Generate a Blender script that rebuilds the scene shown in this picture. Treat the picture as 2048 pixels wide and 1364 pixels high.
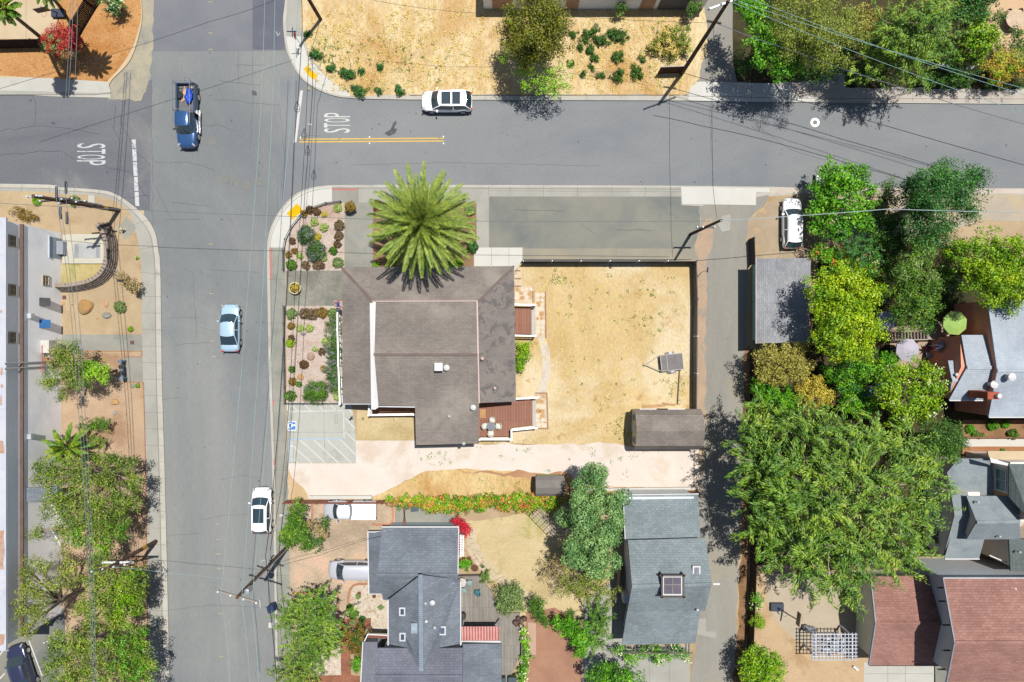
import bpy, bmesh, math, random
import numpy as np
from mathutils import Vector, Matrix, noise as mnoise
for o in list(bpy.data.objects): bpy.data.objects.remove(o)
S = bpy.context.scene
COL = S.collection
R = math.radians
# ---------------------------------------------------------------- camera, sky, sun, exposure
H = 65.0
F = 36.0
FP = 2048 * F / 36.0 * 24.0 / 36.0        # focal length in photo pixels (24 mm lens)
cam_d = bpy.data.cameras.new('camera'); cam = bpy.data.objects.new('camera', cam_d); COL.objects.link(cam)
cam.location = (0, 0, H); cam.rotation_euler = (0, 0, 0)
cam_d.lens = 24; cam_d.sensor_width = 36; cam_d.sensor_fit = 'HORIZONTAL'
cam_d.clip_start = 1; cam_d.clip_end = 3000
S.camera = cam
EL, AZ = 73.5, 36.9                        # sun elevation, azimuth clockwise from +Y
w = bpy.data.worlds.new('World'); S.world = w; w.use_nodes = True
nt = w.node_tree; nt.nodes.clear()
sky = nt.nodes.new('ShaderNodeTexSky'); sky.sky_type = 'NISHITA'; sky.sun_disc = False
sky.sun_elevation = R(EL); sky.sun_rotation = R(AZ)
bg = nt.nodes.new('ShaderNodeBackground'); bg.inputs[1].default_value = 0.07
wo = nt.nodes.new('ShaderNodeOutputWorld')
nt.links.new(sky.outputs[0], bg.inputs[0]); nt.links.new(bg.outputs[0], wo.inputs[0])
sd = bpy.data.lights.new('sun', 'SUN'); sd.energy = 4.8; sd.angle = R(0.5); sd.color = (1.0, 0.955, 0.89)
so = bpy.data.objects.new('sun', sd); COL.objects.link(so)
sv = Vector((math.sin(R(AZ)) * math.cos(R(EL)), math.cos(R(AZ)) * math.cos(R(EL)), math.sin(R(EL))))
so.rotation_euler = sv.to_track_quat('Z', 'Y').to_euler(); so.location = (0, 0, 90)
S.view_settings.view_transform = 'Standard'; S.view_settings.look = 'None'
S.view_settings.gamma = 1; S.view_settings.exposure = 0.53; S.view_settings.use_curve_mapping = False
S.render.engine = 'CYCLES'
S.cycles.max_bounces = 5; S.cycles.transparent_max_bounces = 4

# ---------------------------------------------------------------- helpers
def W(px, py, z=0.0):
    """photo pixel at height z -> real place"""
    return Vector(((px - 1024) / FP * (H - z), (682 - py) / FP * (H - z), z))
KALB = 2.05
def c(r, g, b, k=1.0):
    """a colour as it shows in full sun -> surface albedo"""
    def f(v):
        v /= 255.0
        return v / 12.92 if v < .04045 else ((v + .055) / 1.055) ** 2.4
    return (min(f(r) / KALB * k, .85), min(f(g) / KALB * k, .85), min(f(b) / KALB * k, .85), 1)

MATS = {}
class NT:
    def __init__(s, name):
        s.m = bpy.data.materials.new(name); s.m.use_nodes = True
        s.t = s.m.node_tree; s.t.nodes.clear()
        s.o = s.n('ShaderNodeOutputMaterial'); s.b = s.n('ShaderNodeBsdfPrincipled')
        s.l(s.b.outputs[0], s.o.inputs[0])
    def n(s, k, **kw):
        x = s.t.nodes.new(k)
        for a, v in kw.items(): setattr(x, a, v)
        return x
    def l(s, a, b): s.t.links.new(a, b)
    def coord(s, kind='pos', scale=(1, 1, 1), rot=0):
        if kind == 'pos': g = s.n('ShaderNodeNewGeometry').outputs['Position']
        else: g = s.n('ShaderNodeTexCoord').outputs['Object']
        mp = s.n('ShaderNodeMapping'); mp.inputs['Scale'].default_value = scale; mp.inputs['Rotation'].default_value = (0, 0, rot)
        s.l(g, mp.inputs[0]); return mp.outputs[0]
    def noise(s, co, scale, detail=6, rough=.6, dist=0):
        x = s.n('ShaderNodeTexNoise'); x.inputs['Scale'].default_value = scale; x.inputs['Detail'].default_value = detail
        x.inputs['Roughness'].default_value = rough; x.inputs['Distortion'].default_value = dist
        s.l(co, x.inputs['Vector']); return x.outputs[0]
    def ramp(s, f, a, b):
        x = s.n('ShaderNodeMapRange'); x.interpolation_type = 'SMOOTHSTEP'
        x.inputs[1].default_value = a; x.inputs[2].default_value = b
        s.l(f, x.inputs[0]); return x.outputs[0]
    def mix(s, f, a, b, mode='MIX'):
        x = s.n('ShaderNodeMix', data_type='RGBA', blend_type=mode)
        for sock, v in ((x.inputs[0], f), (x.inputs[6], a), (x.inputs[7], b)):
            if isinstance(v, (int, float)): sock.default_value = v
            elif isinstance(v, tuple): sock.default_value = v
            else: s.l(v, sock)
        return x.outputs[2]
    def bump(s, f, strength, dist=.05):
        x = s.n('ShaderNodeBump'); x.inputs['Strength'].default_value = strength; x.inputs['Distance'].default_value = dist
        s.l(f, x.inputs['Height']); s.l(x.outputs[0], s.b.inputs['Normal'])
    def fin(s, colr, rough=.9, metal=0, spec=.3):
        if isinstance(colr, tuple): s.b.inputs['Base Color'].default_value = colr
        else: s.l(colr, s.b.inputs['Base Color'])
        s.b.inputs['Roughness'].default_value = rough; s.b.inputs['Metallic'].default_value = metal
        s.b.inputs['Specular IOR Level'].default_value = spec
        return s.m

def gm(name, c1, c2, sc=.3, c3=None, sc3=.12, t3=(.5, .7), fine=.35, fsc=8, c4=None, sc4=3, t4=(.6, .7), stretch=(1, 1, 1), rot=0, bump=.3, rough=.95, spec=.15):
    """ground / weathered surface: large tone, patches, specks, fine grain"""
    if name in MATS: return MATS[name]
    g = NT(name); co = g.coord('pos', stretch, rot)
    pl = g.coord('pos')
    colr = g.mix(g.ramp(g.noise(co, sc, 8, .65, .6), .3, .7), c1, c2)
    if c3: colr = g.mix(g.ramp(g.noise(pl, sc3, 7, .62, .4), *t3), colr, c3)
    if c4: colr = g.mix(g.ramp(g.noise(pl, sc4, 4, .6), *t4), colr, c4)
    fn = g.noise(co, fsc, 5, .75)
    lo = tuple([1 - fine] * 3) + (1,); hi = tuple([1 + fine * .8] * 3) + (1,)
    colr = g.mix(1.0, colr, g.mix(g.ramp(fn, .25, .75), lo, hi), 'MULTIPLY')
    if bump: g.bump(fn, bump)
    MATS[name] = g.fin(colr, rough, 0, spec); return MATS[name]

def brick(name, c1, c2, cm, bw, bh, mort=.01, rot=0, fine=.2, nsc=.4, c3=None, rough=.9, bump=.25, off=.5, bias=0, nvar=.25, spec=.15, t3=(.5, .7), sc3=.3, kind='pos'):
    if name in MATS: return MATS[name]
    g = NT(name); co = g.coord(kind, (1, 1, 1), rot)
    b = g.n('ShaderNodeTexBrick'); b.offset = off
    g.l(co, b.inputs['Vector'])
    b.inputs['Color1'].default_value = c1; b.inputs['Color2'].default_value = c2; b.inputs['Mortar'].default_value = cm
    b.inputs['Scale'].default_value = 1; b.inputs['Mortar Size'].default_value = mort; b.inputs['Mortar Smooth'].default_value = .2
    b.inputs['Bias'].default_value = bias; b.inputs['Brick Width'].default_value = bw; b.inputs['Row Height'].default_value = bh
    colr = b.outputs[0]
    pl = g.coord('pos')
    if c3: colr = g.mix(g.ramp(g.noise(pl, sc3, 6, .6), *t3), colr, c3)
    big = g.noise(pl, nsc, 6, .6); fn = g.noise(pl, 9, 4, .7)
    colr = g.mix(1.0, colr, g.mix(g.ramp(big, .3, .7), (1 - nvar,) * 3 + (1,), (1 + nvar * .8,) * 3 + (1,)), 'MULTIPLY')
    colr = g.mix(1.0, colr, g.mix(g.ramp(fn, .3, .7), (1 - fine,) * 3 + (1,), (1 + fine * .8,) * 3 + (1,)), 'MULTIPLY')
    if bump: g.bump(b.outputs['Fac'], -bump, .03)
    MATS[name] = g.fin(colr, rough, 0, spec); return MATS[name]

def pm(name, colr, rough=.6, metal=0, spec=.4, var=.15, sc=1.5, coat=0):
    if name in MATS: return MATS[name]
    g = NT(name); co = g.coord('obj')
    x = g.mix(1.0, colr, g.mix(g.ramp(g.noise(co, sc, 6, .65), .3, .7), (1 - var,) * 3 + (1,), (1 + var * .6,) * 3 + (1,)), 'MULTIPLY')
    g.fin(x, rough, metal, spec)
    if coat: g.b.inputs['Coat Weight'].default_value = coat; g.b.inputs['Coat Roughness'].default_value = .06
    MATS[name] = g.m; return g.m

def leafm(name, dark, mid, light, tr=.3, sc=.6):
    if name in MATS: return MATS[name]
    b_ = 1.6 if 'flower' not in name else 1.25; tr *= .45
    dark, mid, light = [tuple(min(v * b_ * (1.04, 1.1, .62)[i], .9) for i, v in enumerate(q[:3])) + (1,) for q in (dark, mid, light)]
    g = NT(name)
    ri = g.n('ShaderNodeNewGeometry').outputs['Random Per Island']
    n1 = g.noise(g.coord('obj'), sc, 4, .6, .3)
    ad = g.n('ShaderNodeMath', operation='MULTIPLY_ADD'); g.l(n1, ad.inputs[0]); ad.inputs[1].default_value = 1.5
    sb = g.n('ShaderNodeMath', operation='MULTIPLY_ADD'); g.l(ri, sb.inputs[0]); sb.inputs[1].default_value = .55; sb.inputs[2].default_value = -.52
    g.l(sb.outputs[0], ad.inputs[2])
    r = g.n('ShaderNodeValToRGB'); e = r.color_ramp.elements
    e[0].position = 0.02; e[0].color = dark; e[1].position = .98; e[1].color = light
    m = e.new(.5); m.color = mid
    g.l(ad.outputs[0], r.inputs[0])
    g.fin(r.outputs[0], .5, 0, .35)
    t = g.n('ShaderNodeBsdfTranslucent'); g.l(r.outputs[0], t.inputs[0])
    ms = g.n('ShaderNodeMixShader'); ms.inputs[0].default_value = tr
    g.l(g.b.outputs[0], ms.inputs[1]); g.l(t.outputs[0], ms.inputs[2]); g.l(ms.outputs[0], g.o.inputs[0])
    MATS[name] = g.m; return g.m

class MB:
    """collects geometry in real-world coordinates"""
    def __init__(s): s.v = []; s.f = []
    def add(s, vs, fs):
        k = len(s.v); s.v += [tuple(v) for v in vs]; s.f += [tuple(i + k for i in f) for f in fs]; return s
    def box(s, x0, y0, z0, x1, y1, z1):
        x0, x1 = min(x0, x1), max(x0, x1); y0, y1 = min(y0, y1), max(y0, y1)
        return s.add([(x0, y0, z0), (x1, y0, z0), (x1, y1, z0), (x0, y1, z0), (x0, y0, z1), (x1, y0, z1), (x1, y1, z1), (x0, y1, z1)],
                     [(3, 2, 1, 0), (4, 5, 6, 7), (0, 1, 5, 4), (1, 2, 6, 5), (2, 3, 7, 6), (3, 0, 4, 7)])
    def bc(s, p, size, rz=0, rx=0, ry=0):
        M = Matrix.Translation(Vector(p)) @ Matrix.Rotation(rz, 4, 'Z') @ Matrix.Rotation(ry, 4, 'Y') @ Matrix.Rotation(rx, 4, 'X')
        a, b, d = size[0] / 2, size[1] / 2, size[2] / 2
        vs = [M @ Vector(q) for q in ((-a, -b, -d), (a, -b, -d), (a, b, -d), (-a, b, -d), (-a, -b, d), (a, -b, d), (a, b, d), (-a, b, d))]
        return s.add(vs, [(3, 2, 1, 0), (4, 5, 6, 7), (0, 1, 5, 4), (1, 2, 6, 5), (2, 3, 7, 6), (3, 0, 4, 7)])
    def bar(s, a, b, w, h=None):
        a, b = Vector(a), Vector(b); d = b - a; L = d.length
        if L < 1e-6: return s
        h = h or w; z = d / L
        up = Vector((0, 0, 1)) if abs(z.z) < .95 else Vector((0, 1, 0))
        x = z.cross(up).normalized(); y = x.cross(z)
        vs = []
        for q in (a, b):
            for i, j in ((-1, -1), (1, -1), (1, 1), (-1, 1)): vs.append(q + x * (w / 2 * i) + y * (h / 2 * j))
        return s.add(vs, [(3, 2, 1, 0), (4, 5, 6, 7), (0, 1, 5, 4), (1, 2, 6, 5), (2, 3, 7, 6), (3, 0, 4, 7)])
    def tube(s, pts, r, n=6):
        pts = [Vector(p) for p in pts]
        if not hasattr(r, '__len__'): r = [r] * len(pts)
        vs = []; fs = []; px = None
        for i, p in enumerate(pts):
            d = (pts[min(i + 1, len(pts) - 1)] - pts[max(i - 1, 0)]).normalized()
            if px is None:
                up = Vector((0, 0, 1)) if abs(d.z) < .9 else Vector((1, 0, 0))
                px = d.cross(up).normalized()
            px = (px - d * px.dot(d)).normalized(); py = d.cross(px)
            for k in range(n):
                a = 2 * math.pi * k / n; vs.append(p + (px * math.cos(a) + py * math.sin(a)) * r[i])
        for i in range(len(pts) - 1):
            for k in range(n):
                k2 = (k + 1) % n; fs.append((i * n + k, i * n + k2, (i + 1) * n + k2, (i + 1) * n + k))
        fs.append(tuple(reversed(range(n)))); fs.append(tuple(range((len(pts) - 1) * n, len(pts) * n)))
        return s.add(vs, fs)
    def lathe(s, p, prof, n=16):
        p = Vector(p); vs = []; fs = []
        for (r, z) in prof:
            for k in range(n):
                a = 2 * math.pi * k / n; vs.append(p + Vector((r * math.cos(a), r * math.sin(a), z)))
        for i in range(len(prof) - 1):
            for k in range(n):
                k2 = (k + 1) % n; fs.append((i * n + k, i * n + k2, (i + 1) * n + k2, (i + 1) * n + k))
        fs.append(tuple(reversed(range(n)))); fs.append(tuple(range((len(prof) - 1) * n, len(prof) * n)))
        return s.add(vs, fs)
    def prism(s, poly, z0, z1):
        n = len(poly); ar = sum(poly[i][0] * poly[(i + 1) % n][1] - poly[(i + 1) % n][0] * poly[i][1] for i in range(n))
        if ar < 0: poly = list(reversed(poly))
        vs = [(p[0], p[1], z0) for p in poly] + [(p[0], p[1], z1) for p in poly]
        fs = [tuple(reversed(range(n))), tuple(range(n, 2 * n))] + [(i, (i + 1) % n, n + (i + 1) % n, n + i) for i in range(n)]
        return s.add(vs, fs)
    def sheet(s, poly, z):
        n = len(poly); ar = sum(poly[i][0] * poly[(i + 1) % n][1] - poly[(i + 1) % n][0] * poly[i][1] for i in range(n))
        if ar < 0: poly = list(reversed(poly))
        return s.add([(p[0], p[1], z) for p in poly], [tuple(range(n))])
    def slab(s, pts, th):
        """roof plane: top polygon (3d points), thickness straight down"""
        n = len(pts); pts = [Vector(p) for p in pts]
        ar = sum(pts[i].x * pts[(i + 1) % n].y - pts[(i + 1) % n].x * pts[i].y for i in range(n))
        if ar < 0: pts = list(reversed(pts))
        vs = [p - Vector((0, 0, th)) for p in pts] + pts
        fs = [tuple(reversed(range(n))), tuple(range(n, 2 * n))] + [(i, (i + 1) % n, n + (i + 1) % n, n + i) for i in range(n)]
        return s.add(vs, fs)
    def strip(s, pts, w, z):
        pts = [Vector((p[0], p[1], 0)) for p in pts]
        L, Rr = [], []
        for i, p in enumerate(pts):
            d = (pts[min(i + 1, len(pts) - 1)] - pts[max(i - 1, 0)])
            if d.length < 1e-6: d = Vector((1, 0, 0))
            d.normalize(); q = Vector((-d.y, d.x, 0)) * w / 2
            L.append((p + q).to_tuple()[:2] + (z,)); Rr.append((p - q).to_tuple()[:2] + (z,))
        n = len(pts)
        return s.add(L + Rr, [(i, n + i, n + i + 1, i + 1) for i in range(n - 1)])
    def blob(s, p, r, seg=10, ring=6, nz=.15, seed=0, flat=0):
        """rounded uneven lump"""
        vs = []; fs = []; p = Vector(p)
        rx, ry, rz = r if hasattr(r, '__len__') else (r, r, r)
        for i in range(ring + 1):
            t = math.pi * i / ring
            for k in range(seg):
                a = 2 * math.pi * k / seg; d = Vector((math.sin(t) * math.cos(a), math.sin(t) * math.sin(a), math.cos(t)))
                q = 1 + nz * 2 * mnoise.noise(d * 1.7 + Vector((seed * 3.1, 0, seed)))
                vs.append(p + Vector((d.x * rx, d.y * ry, max(d.z, -1 + flat) * rz)) * q)
        for i in range(ring):
            for k in range(seg):
                k2 = (k + 1) % seg; fs.append((i * seg + k, (i + 1) * seg + k, (i + 1) * seg + k2, i * seg + k2))
        return s.add(vs, fs)
    def mesh(s, name, mat, off=(0, 0, 0), smooth=False):
        me = bpy.data.meshes.new(name); o = Vector(off)
        me.from_pydata([tuple(Vector(v) - o) for v in s.v], [], s.f)
        me.materials.append(mat)
        if smooth: me.shade_smooth()
        me.update(); return me

def link(o): COL.objects.link(o); return o
def tagp(o, label=None, cat=None, group=None, kind=None):
    if label: o['label'] = label
    if cat: o['category'] = cat
    if group: o['group'] = group
    if kind: o['kind'] = kind
    return o
def thing(name, label, cat, loc=(0, 0, 0), group=None, rz=0):
    o = bpy.data.objects.new(name, None); o.empty_display_size = .3
    o.location = loc; o.rotation_euler = (0, 0, rz); link(o)
    return tagp(o, label, cat, group)
def part(name, mb, mat, parent=None, label=None, smooth=False, local=False):
    """mb in real-world coordinates unless local"""
    off = Vector((0, 0, 0))
    q = parent
    while q is not None and not local: off += q.location; q = q.parent
    o = bpy.data.objects.new(name, mb.mesh(name, mat, off, smooth)); link(o)
    if parent is not None: o.parent = parent
    if label: o['label'] = label
    return o
def single(name, mb, mat, label, cat, group=None, smooth=False, loc=None):
    loc = Vector(loc) if loc is not None else Vector(mb.v[0]) * 1
    o = bpy.data.objects.new(name, mb.mesh(name, mat, loc, smooth)); o.location = loc; link(o)
    return tagp(o, label, cat, group)
def struct(name, mb, mat, parent=None, kind='structure'):
    o = bpy.data.objects.new(name, mb.mesh(name, mat)); link(o)
    if parent is not None: o.parent = parent
    else: o['kind'] = kind
    return o
def copy_tree(o, parent=None):
    n = o.copy(); link(n); n.parent = parent
    for ch in [x for x in o.children]: copy_tree(ch, n)
    return n
def gp(pts, z=0.0): return [W(x, y, z) for x, y in pts]
def rag(pts, amp=.12, step=.6, seed=1, skip=()):
    """uneven natural edge on a world polygon"""
    out = []; n = len(pts)
    for i in range(n):
        a, b = Vector(pts[i][:2]), Vector(pts[(i + 1) % n][:2]); L = (b - a).length
        m = 1 if i in skip else max(1, int(L / step))
        for k in range(m):
            p = a.lerp(b, k / m)
            if i in skip or (k == 0 and (i - 1) % n in skip): out.append((p.x, p.y)); continue
            q = Vector((p.x * .9, p.y * .9, seed * 7.3)); q2 = Vector((p.x * 3, p.y * 3, seed))
            out.append((p.x + amp * (2 * mnoise.noise(q) + mnoise.noise(q2)), p.y + amp * (2 * mnoise.noise(q + Vector((31, 5, 0))) + mnoise.noise(q2 + Vector((9, 9, 9))))))
    return out
def smooth_line(pts, k=6):
    """Catmull-Rom through pixel points"""
    out = []; n = len(pts)
    for i in range(n - 1):
        p0, p1, p2, p3 = pts[max(i - 1, 0)], pts[i], pts[i + 1], pts[min(i + 2, n - 1)]
        for j in range(k):
            t = j / k
            out.append(tuple(.5 * ((2 * p1[d]) + (-p0[d] + p2[d]) * t + (2 * p0[d] - 5 * p1[d] + 4 * p2[d] - p3[d]) * t * t + (-p0[d] + 3 * p1[d] - 3 * p2[d] + p3[d]) * t ** 3) for d in (0, 1)))
    out.append(pts[-1]); return out
def sheet(name, pts, z, mat, parent=None, ragged=0, seed=1, skip=()):
    p = gp(pts, z); p = [(q[0], q[1]) for q in p]
    if ragged: p = rag(p, ragged, .5, seed, skip)
    mb = MB(); mb.sheet(p, z); return struct(name, mb, mat, parent)

# ---------------------------------------------------------------- materials
asph = gm('asphalt', c(143, 147, 150), c(158, 161, 162), .10, c(134, 139, 144), .05, (.45, .7), .11, 14, c(116, 119, 122), .8, (.66, .78), stretch=(.22, 1, 1), bump=.15)
asph_main = gm('asphalt_avenue', c(144, 148, 149), c(164, 166, 162), .13, c(134, 139, 142), .045, (.42, .66), .12, 14, c(118, 121, 122), .9, (.68, .8), stretch=(1, .1, 1), bump=.15)
asph_dark = gm('asphalt_dark', c(116, 119, 126), c(134, 136, 140), .14, c(152, 152, 152), .12, (.52, .7), .14, 12, c(92, 95, 104), .9, (.66, .76), stretch=(.3, 1, 1), bump=.2)
asph_patch = gm('asphalt_patch', c(132, 135, 143), c(144, 146, 151), .2, None, fine=.10, bump=.15)
asph_alley = gm('asphalt_alley', c(156, 154, 146), c(174, 171, 160), .12, c(180, 170, 146), .12, (.55, .75), .10, 12, c(132, 130, 124), .9, (.68, .76), stretch=(1, .25, 1), bump=.2)
asph_pad = gm('asphalt_pad', c(140, 142, 136), c(158, 157, 144), .22, c(126, 131, 130), .12, (.48, .66), .11, 14, c(176, 168, 144), .9, (.66, .8), bump=.2)
conc = gm('concrete', c(178, 177, 168), c(192, 190, 180), .3, c(166, 165, 157), .15, (.5, .7), .08, 10, bump=.1)
conc_white = gm('concrete_new', c(222, 221, 213), c(232, 230, 222), .3, None, fine=.05, fsc=10, bump=.05)
conc_pale = gm('concrete_pale', c(204, 203, 194), c(216, 214, 204), .3, c(190, 190, 182), .3, (.55, .75), .06, 10, bump=.05)
conc_grey = gm('concrete_grey', c(158, 158, 148), c(178, 177, 166), .35, c(144, 146, 138), .2, (.5, .72), .09, 10, bump=.1)
kerbm = gm('kerb_concrete', c(200, 196, 184), c(214, 210, 198), .5, c(180, 176, 165), .4, (.55, .7), .1, 9, bump=.1)
dirt = gm('dirt', c(192, 168, 134), c(208, 186, 150), .35, c(178, 150, 114), .2, (.5, .7), .16, 8, c(140, 104, 66), 1.6, (.68, .76))
dirt_brown = gm('dirt_brown', c(150, 116, 84), c(176, 140, 104), .4, c(120, 90, 62), .35, (.5, .7), .22, 7, c(96, 84, 48), 1.2, (.6, .7))
dirt_dark = gm('dark_soil', c(72, 66, 44), c(92, 84, 58), .5, c(50, 58, 30), .3, (.45, .65), .28, 6)  # dark soil with greenish grass patches, the ground's own colour
hay = gm('dry_grass', c(222, 188, 128), c(240, 213, 158), .35, c(206, 160, 98), .16, (.48, .68), .22, 5, c(176, 128, 72), 1.3, (.64, .76), stretch=(1, .45, 1), rot=.5, bump=.6)
hay_lot = gm('dry_grass_lot', c(228, 196, 140), c(246, 226, 180), .4, c(214, 170, 110), .13, (.48, .68), .28, 4.5, c(190, 146, 90), .8, (.62, .76), stretch=(1.6, .5, 1), rot=-.35, bump=.7)
hay_pale = gm('dry_grass_pale', c(214, 184, 126), c(232, 206, 152), .3, c(240, 222, 184), .10, (.46, .64), .17, 6, c(196, 150, 96), .7, (.6, .76), stretch=(1, .5, 1), rot=-.6, bump=.5)
hay_yel = gm('dry_grass_yellow', c(216, 194, 146), c(228, 208, 164), .4, c(198, 178, 128), .25, (.5, .7), .15, 6, c(150, 134, 84), 1.8, (.64, .74), bump=.5)
lawn = gm('thin_lawn', c(196, 180, 120), c(212, 196, 140), .5, c(164, 164, 96), .4, (.5, .68), .16, 6, c(140, 138, 84), 1.6, (.66, .76))
mulch = gm('mulch', c(206, 152, 96), c(222, 170, 112), .5, c(190, 128, 66), .3, (.5, .7), .3, 6, c(168, 104, 48), 2.4, (.62, .72), bump=.8)
gravel = gm('pale_gravel', c(240, 226, 212), c(248, 238, 228), .25, c(230, 212, 192), .25, (.5, .7), .09, 9, c(206, 184, 158), 1.2, (.66, .76), bump=.3)
pinkgr = gm('pink_gravel', c(208, 188, 172), c(226, 210, 198), .8, c(196, 158, 132), .35, (.5, .7), .24, 9, c(168, 128, 104), 3.4, (.62, .72), bump=.8)
rockbed = gm('white_rock_bed', c(222, 206, 186), c(236, 224, 206), .8, c(202, 180, 152), 2.2, (.5, .66), .26, 6, c(160, 134, 106), 4.5, (.6, .7), bump=.9)
tan = gm('tan_stucco_ground', c(216, 194, 160), c(226, 206, 172), .3, None, fine=.05, bump=.05)
paver = brick('brick_pavers', c(220, 200, 174), c(206, 182, 154), c(186, 164, 138), .21, .105, .012, 0, .16, .3, bump=.3, c3=c(212, 180, 154))
paver_red = brick('red_brick_paving', c(184, 128, 100), c(168, 110, 84), c(140, 98, 78), .21, .105, .012, 0, .16, .4, bump=.3)
paver_edge = brick('salmon_brick_edge', c(222, 150, 118), c(210, 136, 106), c(190, 150, 120), .21, .105, .015, 0, .12, .4, bump=.3)
plaza = brick('stamped_paving', c(166, 164, 150), c(152, 151, 138), c(140, 140, 128), .24, .24, .03, .785, .1, .35, bump=.3, c3=c(134, 138, 126), sc3=.4)
flag = gm('flagstone', c(226, 206, 176), c(236, 220, 196), .8, c(206, 152, 104), .7, (.6, .63), .06, 6, c(214, 188, 150), 1.2, (.55, .58), bump=.2)
white_paint = gm('road_paint_white', c(222, 222, 218), c(236, 236, 232), 1, c(196, 196, 192), 1.2, (.6, .75), .08, 9, c(170, 170, 168), 3.5, (.7, .78), bump=0)
worn_paint = gm('road_paint_worn', c(214, 215, 218), c(228, 228, 228), 1.5, c(176, 178, 182), 1.8, (.5, .66), .12, 7, c(130, 132, 138), 4, (.62, .7), bump=0)
yel_paint = gm('road_paint_yellow', c(232, 192, 96), c(238, 204, 118), 1, c(206, 172, 96), 1.5, (.58, .7), .08, 9, bump=0)
tactile = gm('tactile_yellow', c(244, 196, 10), c(250, 206, 30), 1, None, fine=.06, bump=0)
crackm = gm('crack_filler', c(96, 98, 100), c(112, 114, 114), 1, None, fine=.1, bump=0)
jointm = gm('joint_grey', c(140, 139, 130), c(150, 148, 140), 1, None, fine=.1, bump=0)  # plain grey of the slab joint lines and thin pad cracks
blue_paint = pm('blue_paint', c(74, 140, 222), .7)
red_paint = gm('kerb_red_paint', c(220, 128, 118), c(208, 140, 128), 2, None, fine=.1, bump=0)
BLK = pm('black_metal', (.012, .013, .016, 1), .55); DARK = pm('dark_wood', (.035, .028, .022, 1), .8)
STEEL = pm('galvanised_steel', (.42, .44, .46, 1), .45, .3); WHT = pm('white_painted_wood', (.72, .72, .7, 1), .6, var=.06)
GLASS = pm('dark_glass', (.02, .035, .045, 1), .08, 0, .8, 0, coat=.5); POLE = gm('weathered_pole', c(104, 84, 70), c(130, 108, 90), 2, c(84, 66, 54), 1.5, (.5, .7), .25, 9)
RUB = pm('tyre_rubber', (.012, .012, .013, 1), .8); CHR = pm('bright_metal', (.6, .6, .62, 1), .25, .8)
# ---------------------------------------------------------------- ground, roads, blocks
mb = MB(); mb.sheet([(-900, -900), (900, -900), (900, 900), (-900, 900)], -.02); struct('ground', mb, hay_yel)
RD = .0
road = sheet('road', [(280, -700), (600, -700), (600, 2100), (300, 2100)], RD, asph_main)
sroad = sheet('side_road', [(560, 150), (2800, 150), (2800, 420), (560, 420)], RD + .004, asph)
lroad = sheet('left_road', [(-900, 160), (304, 160), (300, 420), (-900, 420)], RD + .004, asph_dark)
sheet('resurfaced_asphalt', [(300, -700), (572, -700), (572, 101), (306, 103)], RD + .008, asph_patch, road)
sheet('resurfaced_asphalt', [(506, -700), (570, -700), (569, 99), (505, 99)], RD + .012, gm('asphalt_patch_fresh', c(110, 114, 126), c(122, 126, 135), .3, None, fine=.1), road)
def block(name, pts, mat, h=.12):
    mb = MB(); mb.prism([tuple(p[:2]) for p in gp(pts)], -.3, h); return struct(name, mb, mat)
# north-west block (mulch corner)
NWc = smooth_line([(-900, 178), (0, 178), (212, 183)], 3)
block('pavement', NWc + [(222, 183), (222, 187), (190, 190), (-900, 190)], conc)
nw = block('yard_ground', [(-900, -700), (285, -700), (283, -60)] + smooth_line([(284, 0), (284, 50), (262, 120), (224, 162), (218, 182)], 5) + [(-900, 176)], tan)
sheet('gravel_shoulder', [(268, -60), (312, -60), (306, 60), (303, 130), (296, 180), (280, 200), (215, 196), (212, 160), (250, 120), (276, 60)], .0 + .014, gm('shoulder_dirt', c(196, 186, 160), c(176, 172, 156), .6, c(150, 150, 146), .5, (.5, .7), .18, 8), None, .18, 3)
Z1 = .126
sheet('mulch_bed', [(-200, 76), (115, 76), (115, -60), (282, -60)] + smooth_line([(281, 0), (281, 40), (264, 96), (240, 134), (214, 163)], 5) + [(0, 151), (-200, 149)], Z1, mulch, nw)
sheet('patio_slab', [(-300, -60), (114, -60), (113, 78), (-300, 78)], Z1 + .004, tan, nw)
mb = MB()
for x in (54,): mb.strip(gp([(x, -60), (x, 78)]), .03, Z1 + .008)
struct('slab_joint', mb, jointm, nw)
sheet('pavement_slab', [(-300, 152), (100, 156), (215, 164), (222, 184), (190, 186), (0, 181), (-300, 179)], Z1 + .002, conc_pale, nw)
mb = MB(); mb.prism([tuple(q[:2]) for q in gp([(-300, 184), (0, 185), (190, 187), (222, 186), (222, 196), (190, 195), (100, 193), (0, 185.5), (-300, 185)])], -.1, .05); struct('gutter', mb, kerbm)
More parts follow.
